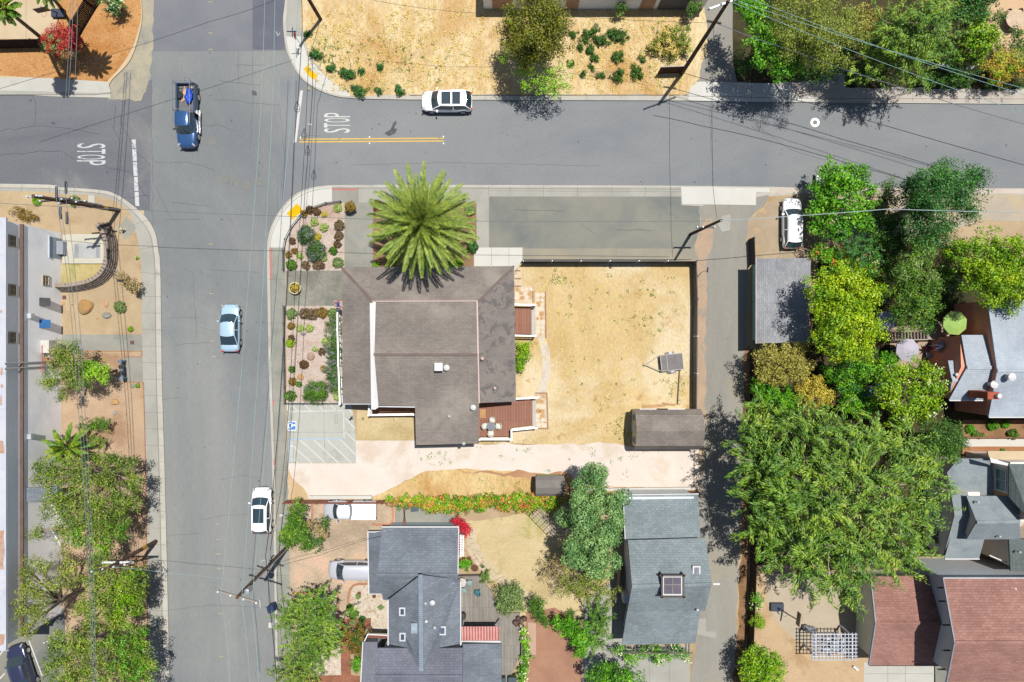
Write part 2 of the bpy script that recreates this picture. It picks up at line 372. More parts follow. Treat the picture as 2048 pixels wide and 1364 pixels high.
# north-east block
NEo = smooth_line([(573, -60), (571, 0), (567, 38), (569, 73), (577, 111), (599, 152), (629, 176), (664, 191), (702, 197), (760, 199), (820, 200)], 5)
ne = block('vacant_lot', NEo + [(1375, 202), (1375, -60), (1405, -60), (1405, -700), (573, -700)], kerbm)
NEi = smooth_line([(602, -60), (602, 0), (602, 56), (608, 91), (622, 124), (643, 148), (667, 169), (700, 186), (760, 190), (1380, 190)], 5)
sheet('dry_lot', NEi + [(1402, 150), (1404, 100), (1408, 0), (1408, -300), (602, -300)], Z1, hay_lot, ne, .12, 5, skip=tuple(range(0, 20)))
NEs = smooth_line([(573, -60), (571, 0), (567.6, 38), (570, 73), (578, 111), (600, 151)], 4)
sheet('old_pavement', [(577, -60), (575, 0), (572, 40), (573, 72), (606, 76), (602, 56), (602, -60)], Z1 + .002, conc, ne)
sheet('new_pavement', smooth_line([(573, 73), (580, 110), (602, 150), (631, 173), (666, 187), (700, 193)], 4) + [(699, 186)] + smooth_line([(667, 167), (643, 144), (622, 120), (608, 91), (604, 73)], 4), Z1 + .004, conc_white, ne)
mb = MB(); mb.prism([tuple(q[:2]) for q in gp(smooth_line([(602, 57), (609, 90), (622, 118), (643, 143)], 5) + smooth_line([(646, 141), (626, 117), (613, 90), (606, 57)], 5))], .1, .22); struct('low_kerb', mb, kerbm)
sheet('tactile_paving', [(607, 138), (616, 130), (622, 140), (636, 151), (629, 160), (618, 152)], Z1 + .010, tactile, ne)
mb = MB(); mb.strip(gp([(820, 191.5), (1375, 191)]), .08, Z1 + .006); struct('kerb_joint', mb, crackm, ne)
# far east block north of the side road
e2 = block('garden_ground', [(1375, 201.5), (1500, 204), (2048, 209), (2800, 214), (2800, -700), (1375, -700)], kerbm)
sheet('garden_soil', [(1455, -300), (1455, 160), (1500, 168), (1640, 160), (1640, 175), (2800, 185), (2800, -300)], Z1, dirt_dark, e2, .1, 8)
sheet('north_alley', [(1375, 160), (1375, -300), (1470, -300), (1465, 60), (1466, 130), (1475, 166), (1398, 164)], Z1 + .004, asph_alley, e2)
sheet('dry_lot_edge', [(1360, 190), (1377, 190), (1383, 170), (1397, 160), (1402, 128), (1412, 110), (1414, 60), (1409, 30), (1412, -200), (1360, -200)], Z1 + .012, hay_lot, e2, .12, 5)
sheet('concrete_apron', [(1376, 201), (1380, 176), (1398, 163), (1582, 168), (1582, 193), (1640, 195), (1640, 203), (1500, 203.5)], Z1 + .008, conc_white, e2)
sheet('pavement_slab', [(1582, 168), (1640, 170), (1650, 130), (1690, 130), (1690, 176), (1824, 180), (2800, 190), (2800, 208), (1640, 202), (1582, 195)], Z1 + .006, gm('tan_concrete', c(200, 190, 178), c(214, 204, 192), .3, None, fine=.08), e2)
mb = MB()
for x in (1444, 1502, 1582, 1730, 1824, 1900, 1980): mb.strip(gp([(x, 166 if x < 1600 else 180), (x, 204)]), .03, Z1 + .012)
mb.strip(gp([(1376, 193), (1640, 198), (2048, 199)]), .05, Z1 + .012)
struct('slab_joint', mb, jointm, e2)
# south-west block
SWo = smooth_line([(-900, 366), (0, 368), (126, 375), (205, 381), (235, 390), (264, 409), (293, 435), (311, 465), (318, 503), (322, 545), (325, 760), (331, 964), (340, 1364), (346, 1800)], 6)
sw = block('west_block', SWo + [(-900, 1800)], kerbm)
SWi = smooth_line([(-900, 381), (0, 382), (120, 388), (180, 390), (210, 395), (238, 406), (262, 430), (276, 485), (283, 536), (284, 668), (288, 820), (293, 964), (296, 1257), (299, 1364), (303, 1800)], 6)
SWs = [(a - (0 if i > 0 else 0), b) for i, (a, b) in enumerate(smooth_line([(-900, 375), (0, 376), (126, 382), (200, 387), (231, 396), (257, 415), (283, 441), (301, 469), (308, 505), (311, 545), (314, 760), (320, 964), (328, 1364), (333, 1800)], 6))]
sheet('pavement_surface', SWs + list(reversed(SWi)), Z1, conc, sw)
sheet('verge', SWi + [(-900, 1800)], Z1 + .001, dirt, sw)
mb = MB()
for i in range(1, 26):
    y = 560 + i * 33.0
    x = 284 + (y - 668) * .0215; mb.strip(gp([(x, y), (x + 41 , y + .5)]), .03, Z1 + .006)
for a, b in (((283, 545), (322, 548)), ((276, 500), (317, 492)), ((268, 450), (300, 440)), ((236, 405), (252, 394)), ((198, 393), (202, 380)), ((150, 390), (151, 376)), ((100, 387), (101, 373)), ((45, 384), (46, 370))): mb.strip(gp([a, b]), .03, Z1 + .006)
struct('slab_joint', mb, jointm, sw)
mb = MB(); mb.strip(gp(SWs), .05, Z1 + .007); struct('kerb_joint', mb, jointm, sw)
sheet('planting_bed', [(125, 706), (284, 706), (288, 820), (293, 964), (296, 1257), (299, 1500), (60, 1500), (60, 1225), (127, 1225)], Z1 + .004, gm('dirt_bed', c(196, 168, 138), c(212, 184, 154), .35, c(180, 146, 116), .3, (.5, .7), .16, 8, c(128, 96, 72), 1.2, (.66, .76)), sw)
sheet('entry_walk', [(124, 669), (284, 669), (284, 701), (165, 701), (165, 706), (124, 706)], Z1 + .007, conc_grey, sw)
sheet('entry_walk', [(247, 713), (284, 713), (286, 763), (250, 763)], Z1 + .007, conc_grey, sw)
sheet('worn_lawn', [(113, 527), (212, 527), (212, 535), (222, 470), (236, 470)] + smooth_line([(234, 500), (228, 530), (206, 556), (178, 566), (125, 572)], 5) + [(113, 575)], Z1 + .005, lawn, sw)
sheet('corner_slab', [(236, 455), (254, 432), (272, 455), (262, 470), (249, 480)], Z1 + .007, conc_grey, sw)
sheet('parking_lot', [(-200, 1300), (30, 1275), (128, 1215), (132, 1300), (110, 1500), (-200, 1500)], Z1 + .008, asph_pad, sw)
mb = MB()
for a, b in (((60, 1280), (86, 1350)), ((12, 1345), (-6, 1364)), ((8, 1300), (-20, 1340)), ((88, 1285), (112, 1276))): mb.strip(gp([a, b]), .12, Z1 + .013)
struct('parking_line', mb, white_paint, sw)
mb = MB()
for a, b in (((165, 702), (284, 702)), ((284, 702), (284, 712)), ((247, 713), (284, 713)), ((250, 764), (286, 764)), ((287, 764), (292, 964)), ((292, 964), (297, 1364))):
    mb.bar(W(*a, .15), W(*b, .15), .06, .1)
struct('bed_edging', mb, pm('brick_edging', c(196, 140, 108), .9), sw)
# south-east block
SEo = smooth_line([(552, 1800), (552, 1364), (546, 964), (539, 760), (535.5, 560), (535, 497), (538, 471), (547, 445), (564, 416), (591, 389), (623, 376), (658, 371)], 6)
se = block('east_block', SEo + [(820, 370), (1362, 372), (1540, 374), (1640, 377), (2048, 377.5), (2800, 378), (2800, 1800)], kerbm)
sheet('side_pavement', [(552, 1800), (556, 1364), (550, 964), (543, 760), (539.5, 560), (538.5, 495), (571, 495), (571, 780), (576, 960), (580, 1180), (590, 1364), (595, 1800)], Z1, conc_grey, se)
sheet('corner_pavement', smooth_line([(538.5, 495), (541, 473), (550, 447), (567, 418), (593, 392), (624, 378), (658, 373.5)], 5) + [(664, 373.5), (664, 405)] + smooth_line([(648, 407), (629, 416), (602, 434), (585, 453), (573, 477), (568.6, 495)], 5), Z1 + .003, conc_white, se)
sheet('north_pavement', [(664, 373.5), (1362, 374.5), (1362, 393), (978, 393), (978, 505), (953, 505), (953, 405), (664, 405)], Z1 + .001, conc, se)
sheet('grey_pavement', [(664, 377), (717, 377), (717, 405), (664, 405)], Z1 + .006, conc_grey, se)
sheet('yard_ground', [(571, 525), (689, 405), (953, 405), (953, 495), (1046, 495), (1400, 495), (1420, 420), (1500, 395), (1600, 388), (2800, 390), (2800, 1800), (595, 1800), (590, 1364), (580, 1180), (576, 960), (571, 780)], Z1 + .002, dirt, se)
Z2 = Z1 + .008
sheet('tactile_paving', [(573, 427), (594, 406.5), (606, 420), (585, 440)], Z2 + .004, tactile, se)
mb = MB()
for a, b in (((717, 373), (717, 405)), ((800, 373), (800, 393)), ((920, 373), (920, 393)), ((977, 373), (977, 393)), ((1020, 373), (1020, 393)), ((1087, 373), (1087, 393)), ((1155, 373), (1155, 393)), ((1224, 373), (1224, 393)), ((1290, 373), (1290, 393)),
             ((538, 559), (571, 559)), ((539, 646), (571, 646)), ((540, 720), (571, 720)), ((541, 800), (572, 800)), ((545, 880), (574, 880)), ((547, 940), (575, 940)), ((549, 1060), (577, 1060)), ((552, 1150), (579, 1150)), ((553, 1250), (583, 1250)), ((978, 382), (1362, 384))):
    mb.strip(gp([a, b]), .03, Z2)
for p in ([(542, 495), (545, 760), (553, 964), (559, 1364)], smooth_line([(541, 495), (544, 473), (553, 449), (570, 421), (596, 396), (626, 382), (658, 377)], 4) + [(900, 377), (1362, 379), (1540, 380)]):
    mb.strip(gp(p), .04, Z2)
struct('slab_joint', mb, jointm, se)
mb = MB(); mb.strip(gp([(665, 379.5), (716, 379.5)]), .14, Z2 + .003); mb.strip(gp([(543, 497), (543.5, 558)]), .14, Z2 + .003)
mb.strip(gp([(547, 800), (547.5, 812)]), .12, Z2 + .003); mb.strip(gp([(549, 918), (549.5, 930)]), .12, Z2 + .003)
struct('painted_kerb', mb, red_paint, se)
pad = sheet('parking_pad', [(978, 393), (1362, 393), (1363, 410), (1400, 412), (1400, 497), (1046, 497), (978, 497)], Z2, asph_pad, None)
sheet('worn_edge', [(1046, 497), (1398, 497), (1398, 520), (1040, 527)], Z2 + .001, gm('old_asphalt_edge', c(164, 160, 146), c(178, 170, 150), .4, c(190, 170, 134), .3, (.55, .7), .1, 9), pad)
mb = MB()
for a, b in (((1000, 420), (1130, 422)), ((1200, 460), (1310, 462)), ((1090, 395), (1092, 440)), ((1130, 422), (1190, 470)), ((1330, 395), (1320, 440))):
    mb.strip([tuple(q) for q in rag([tuple(q[:2]) for q in gp([a, ((a[0] + b[0]) / 2, (a[1] + b[1]) / 2), b])], .08, .5, 4)[:-2]], .018, Z2 + .006)
struct('crack', mb, jointm, pad)
sheet('entry_path', [(1362, 373.5), (1512, 376), (1512, 410), (1365, 408)], Z2 + .004, conc_white, se)
sheet('apron_strip', [(1512, 376), (1540, 376), (1540, 385), (1512, 384)], Z2 + .004, conc_white, se)
al = sheet('alley', [(1398, 412), (1540, 390), (1525, 412), (1508, 425), (1500, 440), (1494, 480), (1493, 700), (1488, 900), (1478, 1100), (1468, 1364), (1465, 1600), (1370, 1600), (1382, 1364), (1393, 1280), (1398, 1000), (1406, 900), (1407, 600), (1404, 470)], Z2 + .002, asph_alley, None, .1, 11)
sheet('dirt_shoulder', [(1392, 470), (1402, 440), (1424, 430), (1426, 470), (1414, 520), (1419, 570), (1413, 640), (1410, 800), (1412, 850), (1394, 860), (1393, 700)], Z2 + .006, gm('pinkish_dirt', c(206, 178, 150), c(190, 168, 144), .5, c(166, 160, 146), .6, (.5, .7), .16, 8), al, .22, 12)
sheet('dirt_shoulder', [(1500, 436), (1560, 396), (1600, 390), (1640, 400), (1640, 520), (1510, 515), (1495, 505), (1493, 470)], Z2 + .006, gm('pinkish_dirt_b', c(196, 176, 148), c(180, 162, 138), .5, c(214, 180, 134), .5, (.55, .7), .16, 8), al, .2, 13)
sheet('dirt_shoulder', [(1488, 700), (1500, 690), (1500, 1100), (1492, 1290), (1478, 1364), (1466, 1364), (1476, 1240), (1484, 1080)], Z2 + .006, dirt_brown, al, .15, 14)
sheet('concrete_patch', [(1446, 432), (1462, 430), (1460, 460), (1444, 462), (1436, 446)], Z2 + .010, conc, al, .1, 3)
sheet('concrete_patch', [(1396, 1236), (1412, 1236), (1412, 1262), (1432, 1262), (1432, 1275), (1396, 1270)], Z2 + .010, conc, al, .06, 5)
# right part behind the side road
sheet('tan_verge', [(1600, 389), (2800, 389), (2800, 470), (1960, 440), (1850, 480), (1640, 480)], Z2 + .001, gm('tan_gravel', c(190, 180, 164), c(206, 192, 168), .3, c(214, 190, 150), .25, (.5, .7), .1, 9), se)
mb = MB(); mb.prism([tuple(q[:2]) for q in gp([(1540, 376.5), (2800, 379), (2800, 388.5), (1540, 387)])], 0, .137); struct('kerb', mb, gm('pink_kerb', c(214, 200, 186), c(224, 212, 200), .6, None, fine=.08))
sheet('dark_garden_soil', [(1500, 700), (1620, 690), (1640, 500), (1850, 470), (2100, 600), (2100, 860), (1930, 870), (1930, 900), (1860, 1100), (1740, 1160), (1500, 1160)], Z2 + .003, dirt_dark, se, .1, 5)
# community building lot
sheet('entry_path', [(689, 405), (746, 405), (746, 538), (689, 538)], Z2, conc_grey, se)
sheet('entry_path', [(572, 541), (700, 541), (700, 612), (572, 612)], Z2, conc_grey, se)
sheet('plaza', [(573, 542), (684, 542), (684, 611), (573, 611)], Z2 + .004, plaza, se)
gb = sheet('garden_bed', smooth_line([(571, 541), (571, 500), (576, 478), (588, 452), (606, 431), (632, 414), (662, 405)], 5) + [(689, 405), (689, 541)], Z2 + .002, pinkgr, se)
gb2 = sheet('garden_bed', [(572, 612), (684, 612), (686, 805), (574, 805)], Z2 + .002, pinkgr, se)
sheet('palm_bed', [(746, 405), (953, 405), (953, 503), (948, 536), (746, 540)], Z2 + .002, gm('palm_bed_soil', c(150, 120, 92), c(172, 140, 108), .5, c(120, 96, 70), .4, (.5, .7), .22, 7), se)
sheet('white_landing', [(948, 495), (1045, 495), (1045, 520), (1030, 540), (948, 540)], Z2 + .006, conc_white, se)
mb = MB()
for a, b in (((983, 495), (983, 538)), ((1018, 495), (1018, 538))): mb.strip(gp([a, b]), .03, Z2 + .010)
struct('slab_joint', mb, jointm, se)
ada = sheet('accessible_parking', [(575, 805), (704, 805), (704, 814), (712, 880), (712.5, 926), (577, 926)], Z2 + .003, gm('parking_concrete', c(196, 198, 188), c(210, 211, 201), .3, c(184, 187, 179), .3, (.5, .7), .06, 10), None)
mb = MB(); za = Z2 + .008
def ln(m, a, b, wd=.1, z=None): m.strip(gp([a, b]), wd, za if z is None else z)
for a, b in (((576, 823), (688, 821)), ((688, 821), (689, 878)), ((580, 805), (596, 822)), ((605, 804), (622, 821)), ((638, 811), (648, 821)), ((656, 804), (674, 821)), ((698, 818), (706, 827)), ((689, 835), (711, 856)), ((689, 861), (711, 882)),
             ((602, 880), (651, 925)), ((629, 880), (677, 925)), ((655, 879), (703, 925)), ((681, 878), (712, 909)), ((588, 892), (625, 926)), ((588, 918), (598, 926)), ((575, 806), (577, 824))): ln(mb, a, b)
struct('parking_line', mb, white_paint, ada)
mb = MB()
for a, b in (((578, 878), (689, 877)), ((577.5, 880), (578, 926))): ln(mb, a, b)
struct('parking_line', mb, pm('pale_blue_paint', c(178, 206, 228), .7), ada)
mb = MB()
for a, b in (((577, 864), (711, 864)), ((648, 806), (651, 926)), ((587, 806), (588, 926)), ((600, 806), (700, 806))): ln(mb, a, b, .025, za - .003)
for a, b in (((671, 830), (671, 847)), ((671, 847), (675, 847)), ((675, 847), (675, 829)), ((675, 829), (671, 829))): ln(mb, a, b, .03)
struct('slab_joint', mb, jointm, ada)
mb = MB(); mb.sheet([tuple(q[:2]) for q in gp([(576.5, 843), (593, 843), (593, 860), (576.5, 860)])], za); struct('symbol_panel', mb, blue_paint, ada)
mb = MB(); zs = za + .004       # wheelchair symbol, read from the east
def sy(u, v): return (578.5 + (1 - v) * 13.0, 858.5 - u * 14.0)
def sy(u, v): return (591.5 - v * 13.0, 845.0 + (1 - u) * 13.5)
# head towards +x: draw rotated as in the photo (head right/up, wheel lower left)
hd = W(589.5, 850)
mb.sheet([(hd.x + .09 * math.cos(t / 8 * 6.283), hd.y + .09 * math.sin(t / 8 * 6.283)) for t in range(8)], zs)
mb.strip(gp([(588, 850), (584, 848.5), (583.5, 853.5), (580, 856.5), (579, 854.5)]), .07, zs)
mb.strip(gp([(586, 849.2), (585.6, 853)]), .06, zs)
ce = (582, 850.8)
mb.strip(gp([(ce[0] + 4.2 * math.cos(t), ce[1] + 4.6 * math.sin(t)) for t in [math.radians(k) for k in range(60, 331, 18)]]), .06, zs)
for a, b in (((576.8, 843.2), (592.8, 843.2)), ((592.8, 843.2), (592.8, 859.8)), ((592.8, 859.8), (576.8, 859.8)), ((576.8, 859.8), (576.8, 843.2))): mb.strip(gp([a, b]), .05, zs)
struct('wheelchair_symbol', mb, WHT, ada)
# gravel drive and yards
sheet('gravel_drive', [(577, 926.5), (712, 926.5), (712, 881), (832, 881), (834, 893), (960, 888), (1100, 889), (1230, 886), (1256, 893), (1398, 896), (1396, 975), (1330, 977), (1150, 972), (1110, 950), (1000, 941), (935, 938), (850, 941), (800, 968), (745, 994), (577, 996)], Z2 + .004, gravel, se, .1, 7, skip=(0, 1, 2, 3, 4))
sheet('dirt_corner', [(577, 940), (590, 960), (612, 985), (620, 997), (577, 997)], Z2 + .008, gm('tan_dirt_corner', c(226, 200, 160), c(216, 184, 140), .6, None, fine=.14), se, .2, 4)
sheet('small_yard', [(714, 820), (834, 820), (834, 881), (713, 879)], Z2 + .001, hay_yel, se)
sheet('big_yard', [(1028, 519), (1384, 519), (1384, 820), (1300, 895), (1230, 887), (1100, 890), (1030, 886), (960, 888), (960, 800), (1028, 800)], Z2 + .001, hay_pale, se)
sheet('dry_strip', [(745, 996), (800, 968), (850, 941), (940, 937), (1070, 941), (1130, 950), (1160, 972), (1240, 985), (1240, 1000), (745, 1001)], Z2 + .001, hay, se, .08, 6)
sheet('brown_strip', [(900, 942), (1070, 942), (1140, 952), (1160, 972), (1100, 962), (1000, 950)], Z2 + .006, gm('brown_strip_soil', c(190, 140, 108), c(206, 166, 128), .6, c(226, 196, 150), .5, (.52, .7), .2, 8), se, .2, 8)
sheet('orange_verge', [(1130, 972), (1396, 976), (1396, 984), (1130, 986)], Z2 + .007, gm('orange_dirt', c(220, 180, 136), c(206, 156, 110), .6, c(236, 214, 184), .8, (.5, .65), .16, 8), se, .12, 9)
for i, pts in enumerate(([(1070, 585), (1089, 585), (1090, 675), (1071, 674)], [(1030, 573), (1065, 573), (1065, 608), (1030, 608)], [(1070, 787), (1092, 787), (1094, 855), (1071, 855)])):
    sheet('flagstone_pad', pts, Z2 + .006, flag, se)
sheet('gravel_path', smooth_line([(1077, 675), (1083, 700), (1085, 725), (1083, 755), (1075, 786)], 5) + smooth_line([(1092, 786), (1099, 755), (1101, 725), (1098, 700), (1090, 675)], 5), Z2 + .004, gm('pale_path', c(226, 214, 198), c(236, 226, 212), .8, c(216, 200, 176), .8, (.5, .7), .1, 9), se, .05, 3)
rnd = random.Random(5)
mb = MB(); mbo = MB()
for (x0, y0, x1, y1) in ((1071, 586, 1088, 672), (1031, 575, 1064, 606), (1072, 789, 1091, 853)):
    yy = y0 + 4
    while yy < y1 - 2:
        xx = x0 + 4 + rnd.uniform(-1, 1)
        while xx < x1:
            q = W(xx + rnd.uniform(-1, 1), yy + rnd.uniform(-1, 1)); r = rnd.uniform(.16, .28)
            poly = [(q.x + r * rnd.uniform(.75, 1.1) * math.cos(t), q.y + r * rnd.uniform(.75, 1.1) * math.sin(t)) for t in [k * 6.283 / 7 for k in range(7)]]
            (mbo if rnd.random() < .22 else mb).sheet(poly, Z2 + .011 + .0006 * (len(mb.v) % 23))
            xx += rnd.uniform(8, 11)
        yy += rnd.uniform(8, 10)
struct('flagstone', mb, gm('stone_cream', c(238, 222, 196), c(246, 234, 214), 1.5, None, fine=.06), se)
struct('flagstone', mbo, gm('stone_tan', c(210, 160, 110), c(222, 180, 130), 1.5, None, fine=.06), se)
mb = MB()
for a, b in (((1091, 583), (1092, 676)), ((1094, 787), (1096, 857)), ((1071, 786), (1094, 786)), ((1073, 857), (1096, 857)), ((1066, 583), (1066, 604)), ((1030, 541), (1041, 541)), ((1030, 557), (1042, 557)), ((1030, 572), (1042, 572))):
    mb.bar(W(*a, .17), W(*b, .17), .1, .12)
struct('timber_edging', mb, pm('timber_edging', c(186, 140, 112), .9), se)
sheet('step_path', [(1029, 533), (1043, 533), (1043, 573), (1029, 573)], Z2 + .005, flag, se)
# house gardens to the south
sheet('brick_driveway', [(577, 1003), (792, 1003), (792, 1050), (760, 1060), (760, 1190), (700, 1190), (680, 1300), (580, 1300), (582, 1180)], Z2 + .001, paver, se)
sheet('grey_walk', [(790, 1008), (812, 1004), (930, 1040), (930, 1048), (790, 1050)], Z2 + .004, conc_grey, se)
sheet('salmon_edging', [(605, 1003), (627, 1003), (627, 1035), (622, 1040), (622, 1008), (605, 1008)], Z2 + .005, paver_edge, se)
mb = MB(); mb.strip(gp(smooth_line([(782, 1003), (786, 1020), (784, 1044), (762, 1049), (745, 1047)], 5)), .2, Z2 + .006)
mb.strip(gp(smooth_line([(735, 1167), (712, 1168), (700, 1180), (696, 1205)], 5)), .2, Z2 + .006)
mb.strip(gp([(676, 1186), (680, 1240), (684, 1300)]), .2, Z2 + .006); mb.strip(gp([(584, 1186), (640, 1184)]), .25, Z2 + .006)
struct('salmon_edging', mb, paver_edge, se)
sheet('white_rock_bed', [(628, 1004), (606, 1004), (600, 1045), (650, 1040), (628, 1032)], Z2 + .003, pinkgr, se)
sheet('white_rock_bed', smooth_line([(735, 1170), (712, 1171), (703, 1184), (701, 1210), (702, 1240)], 5) + [(704, 1262), (780, 1262), (778, 1170)], Z2 + .006, rockbed, se)
sheet('white_rock_bed', [(640, 1190), (676, 1190), (682, 1240), (684, 1352), (600, 1352), (600, 1250)], Z2 + .005, rockbed, se)
sheet('red_brick_walk', [(680, 1238), (742, 1236), (742, 1256), (700, 1258), (702, 1350), (720, 1352), (720, 1420), (600, 1420), (610, 1352), (682, 1350)], Z2 + .009, paver_red, se)
sheet('back_lawn', [(930, 1045), (1100, 1020), (1150, 1040), (1230, 1040), (1230, 1200), (1150, 1240), (1040, 1240), (990, 1180), (960, 1100)], Z2 + .002, hay_yel, se, .1, 3)
sheet('green_lawn_patch', [(1025, 1040), (1070, 1032), (1095, 1050), (1100, 1072), (1060, 1082), (1030, 1070)], Z2 + .006, gm('patchy_lawn', c(214, 196, 142), c(190, 186, 122), .7, c(222, 202, 154), .8, (.45, .6), .16, 6), se, .5, 5)
rnd = random.Random(8); mb = MB()
pth = smooth_line([(942, 1062), (945, 1090), (957, 1115), (980, 1140), (1010, 1165), (1040, 1185), (1068, 1200)], 4)
for (x, y) in pth:
    for k in (-1, 0, 1):
        q = W(x + k * 6 + rnd.uniform(-1, 1), y - k * 5 + rnd.uniform(-2, 2)); r = rnd.uniform(.17, .27); a0 = rnd.uniform(0, 1)
        mb.prism([(q.x + r * rnd.uniform(.85, 1.1) * math.cos(a0 + t), q.y + r * rnd.uniform(.85, 1.1) * math.sin(a0 + t)) for t in [k2 * 6.283 / 5 for k2 in range(5)]], .1, Z2 + .02 + .0007 * (len(mb.v) % 37))
struct('stepping_stones', mb, gm('stone_pale', c(226, 210, 182), c(210, 194, 168), 1.5, None, fine=.08), se)
sheet('red_patio', [(1052, 1225), (1110, 1215), (1165, 1250), (1165, 1420), (1050, 1420)], Z2 + .004, gm('red_patio', c(176, 132, 108), c(190, 146, 120), .4, c(164, 124, 104), .3, (.5, .7), .1, 8), se)
sheet('pale_patio_strip', [(1056, 1245), (1072, 1245), (1072, 1310), (1056, 1310)], Z2 + .009, gm('pale_patio', c(206, 172, 150), c(212, 180, 160), .6, None, fine=.06), se)
sheet('courtyard_slab', [(1165, 1200), (1245, 1150), (1246, 1292), (1380, 1292), (1380, 1420), (1165, 1420)], Z2 + .003, conc, se)
mb = MB()
for a, b in (((1166, 1310), (1380, 1310)), ((1298, 1292), (1298, 1420)), ((1338, 1292), (1338, 1420)), ((1225, 1200), (1225, 1420)), ((1166, 1265), (1240, 1265))): ln(mb, a, b, .03, Z2 + .008)
struct('slab_joint', mb, jointm, se)
# south-east yard
sheet('tan_yard', [(1500, 1130), (1740, 1130), (1740, 1330), (1728, 1420), (1490, 1420)], Z2 + .004, gm('tan_yard', c(206, 178, 140), c(218, 190, 152), .4, c(188, 156, 116), .35, (.5, .7), .15, 7), se)
sheet('court_slab', [(1530, 1150), (1740, 1140), (1740, 1300), (1640, 1300), (1590, 1280), (1560, 1250), (1535, 1210)], Z2 + .008, gm('court_concrete', c(196, 182, 158), c(206, 192, 168), .3, None, fine=.07), se, .03, 2)
sheet('white_slab', [(1728, 1325), (1870, 1325), (1872, 1420), (1728, 1420)], Z2 + .006, conc_pale, se)
mb = MB()
for a, b in (((1728, 1346), (1870, 1346)), ((1774, 1330), (1774, 1420)), ((1809, 1330), (1809, 1420))): ln(mb, a, b, .03, Z2 + .011)
struct('slab_joint', mb, jointm, se)
sheet('side_passage', [(1868, 1325), (1900, 1325), (1900, 1420), (1868, 1420)], Z2 + .006, asph_pad, se)
sheet('white_walk', [(1845, 1122), (2100, 1124), (2100, 1158), (1845, 1158)], Z2 + .006, conc_white, se)
sheet('white_walk', [(1925, 878), (2300, 878), (2300, 893), (1925, 893)], Z2 + .010, conc_white, se)
sheet('planter_soil', [(1925, 840), (2300, 840), (2300, 878), (1925, 878)], Z2 + .006, dirt_brown, se)
sheet('planter_soil', [(1925, 893), (2300, 893), (2300, 909), (1925, 909)], Z2 + .006, gm('red_soil', c(176, 122, 84), c(190, 138, 98), .6, None, fine=.18), se)
sheet('wood_terrace', [(1780, 655), (1905, 640), (1905, 735), (1780, 735)], Z2 + .008, gm('pink_terrace', c(190, 166, 144), c(204, 180, 158), .6, None, fine=.1, stretch=(1, 6, 1)), se)
sheet('tan_terrace', [(1960, -60), (2200, -60), (2200, 130), (1995, 130), (1975, 60)], Z1 + .01, gm('tan_terrace', c(226, 190, 150), c(234, 202, 164), .4, None, fine=.07), e2)

# ---- road details
mb = MB()
mb.prism([tuple(q[:2]) for q in gp([(600.5, 181), (606, 181), (593, 285), (587, 285)])], RD + .001, RD + .012)
struct('stop_line', mb, white_paint, sroad)
mb = MB(); mb.strip(gp([(600, 278.5), (740, 277.5), (888, 276.5)]), .13, RD + .012); mb.strip(gp([(599, 284), (740, 283), (888, 282)]), .13, RD + .012)
struct('centre_line', mb, yel_paint, sroad)
mb = MB()
for x, y in ((739, 274), (739, 287), (887, 273), (887, 287), (601, 275)): mb.lathe(W(x, y, RD + .008), [(.07, 0), (.06, .02), (.03, .03)], 8)
struct('reflector', mb, WHT, sroad)
mb = MB()
for y0, y1 in ((279, 296), (298, 322), (324, 352), (354, 382), (384, 412)): mb.strip(gp([(267.5 + (y0 - 279) * .055, y0), (267.5 + (y1 - 279) * .055, y1)]), .38, RD + .012)
struct('stop_line', mb, worn_paint, lroad)
def text_mesh(txt):
    cu = bpy.data.curves.new('t', 'FONT'); cu.body = txt; cu.size = 1; cu.extrude = 0; cu.resolution_u = 3
    o = bpy.data.objects.new('t', cu); link(o)
    bpy.context.view_layer.update()
    dg = bpy.context.evaluated_depsgraph_get(); me = bpy.data.meshes.new_from_object(o.evaluated_get(dg))
    vs = [v.co.copy() for v in me.vertices]; fs = [tuple(p.vertices) for p in me.polygons]
    bpy.data.objects.remove(o); bpy.data.meshes.remove(me); bpy.data.curves.remove(cu)
    return vs, fs
def lettering(mb, txt, x0, y0, x1, y1, z, head, gap=.12):
    """letters one by one in a pixel box on the ground; head = 'left' or 'right' (where letter tops point)"""
    n = len(txt)
    for i, ch in enumerate(txt):
        if ch == ' ': continue
        vs, fs = text_mesh(ch)
        ax0 = min(v.x for v in vs); ax1 = max(v.x for v in vs); ay0 = min(v.y for v in vs); ay1 = max(v.y for v in vs)
        out = []
        for v in vs:
            u = (v.x - ax0) / (ax1 - ax0 + 1e-6); t = (v.y - ay0) / (ay1 - ay0 + 1e-6)
            s0 = (i + gap / 2 + u * (1 - gap)) / n
            if head == 'left': px = x1 + (x0 - x1) * t; py = y1 + (y0 - y1) * s0
            else: px = x0 + (x1 - x0) * t; py = y0 + (y1 - y0) * s0
            q = W(px, py, z); out.append((q.x, q.y, z))
        mb.add(out, fs)
mb = MB(); lettering(mb, 'STOP', 648, 225, 700, 266, RD + .012, 'left', .16); struct('stop_lettering', mb, white_paint, sroad)
mb = MB(); lettering(mb, 'STOP', 154, 286, 211, 331, RD + .012, 'right', .16); struct('stop_lettering', mb, worn_paint, lroad)
mb = MB(); lettering(mb, 'NO PARKING', 580, 882, 586.5, 924, za, 'left', .2); struct('no_parking_lettering', mb, white_paint, ada)
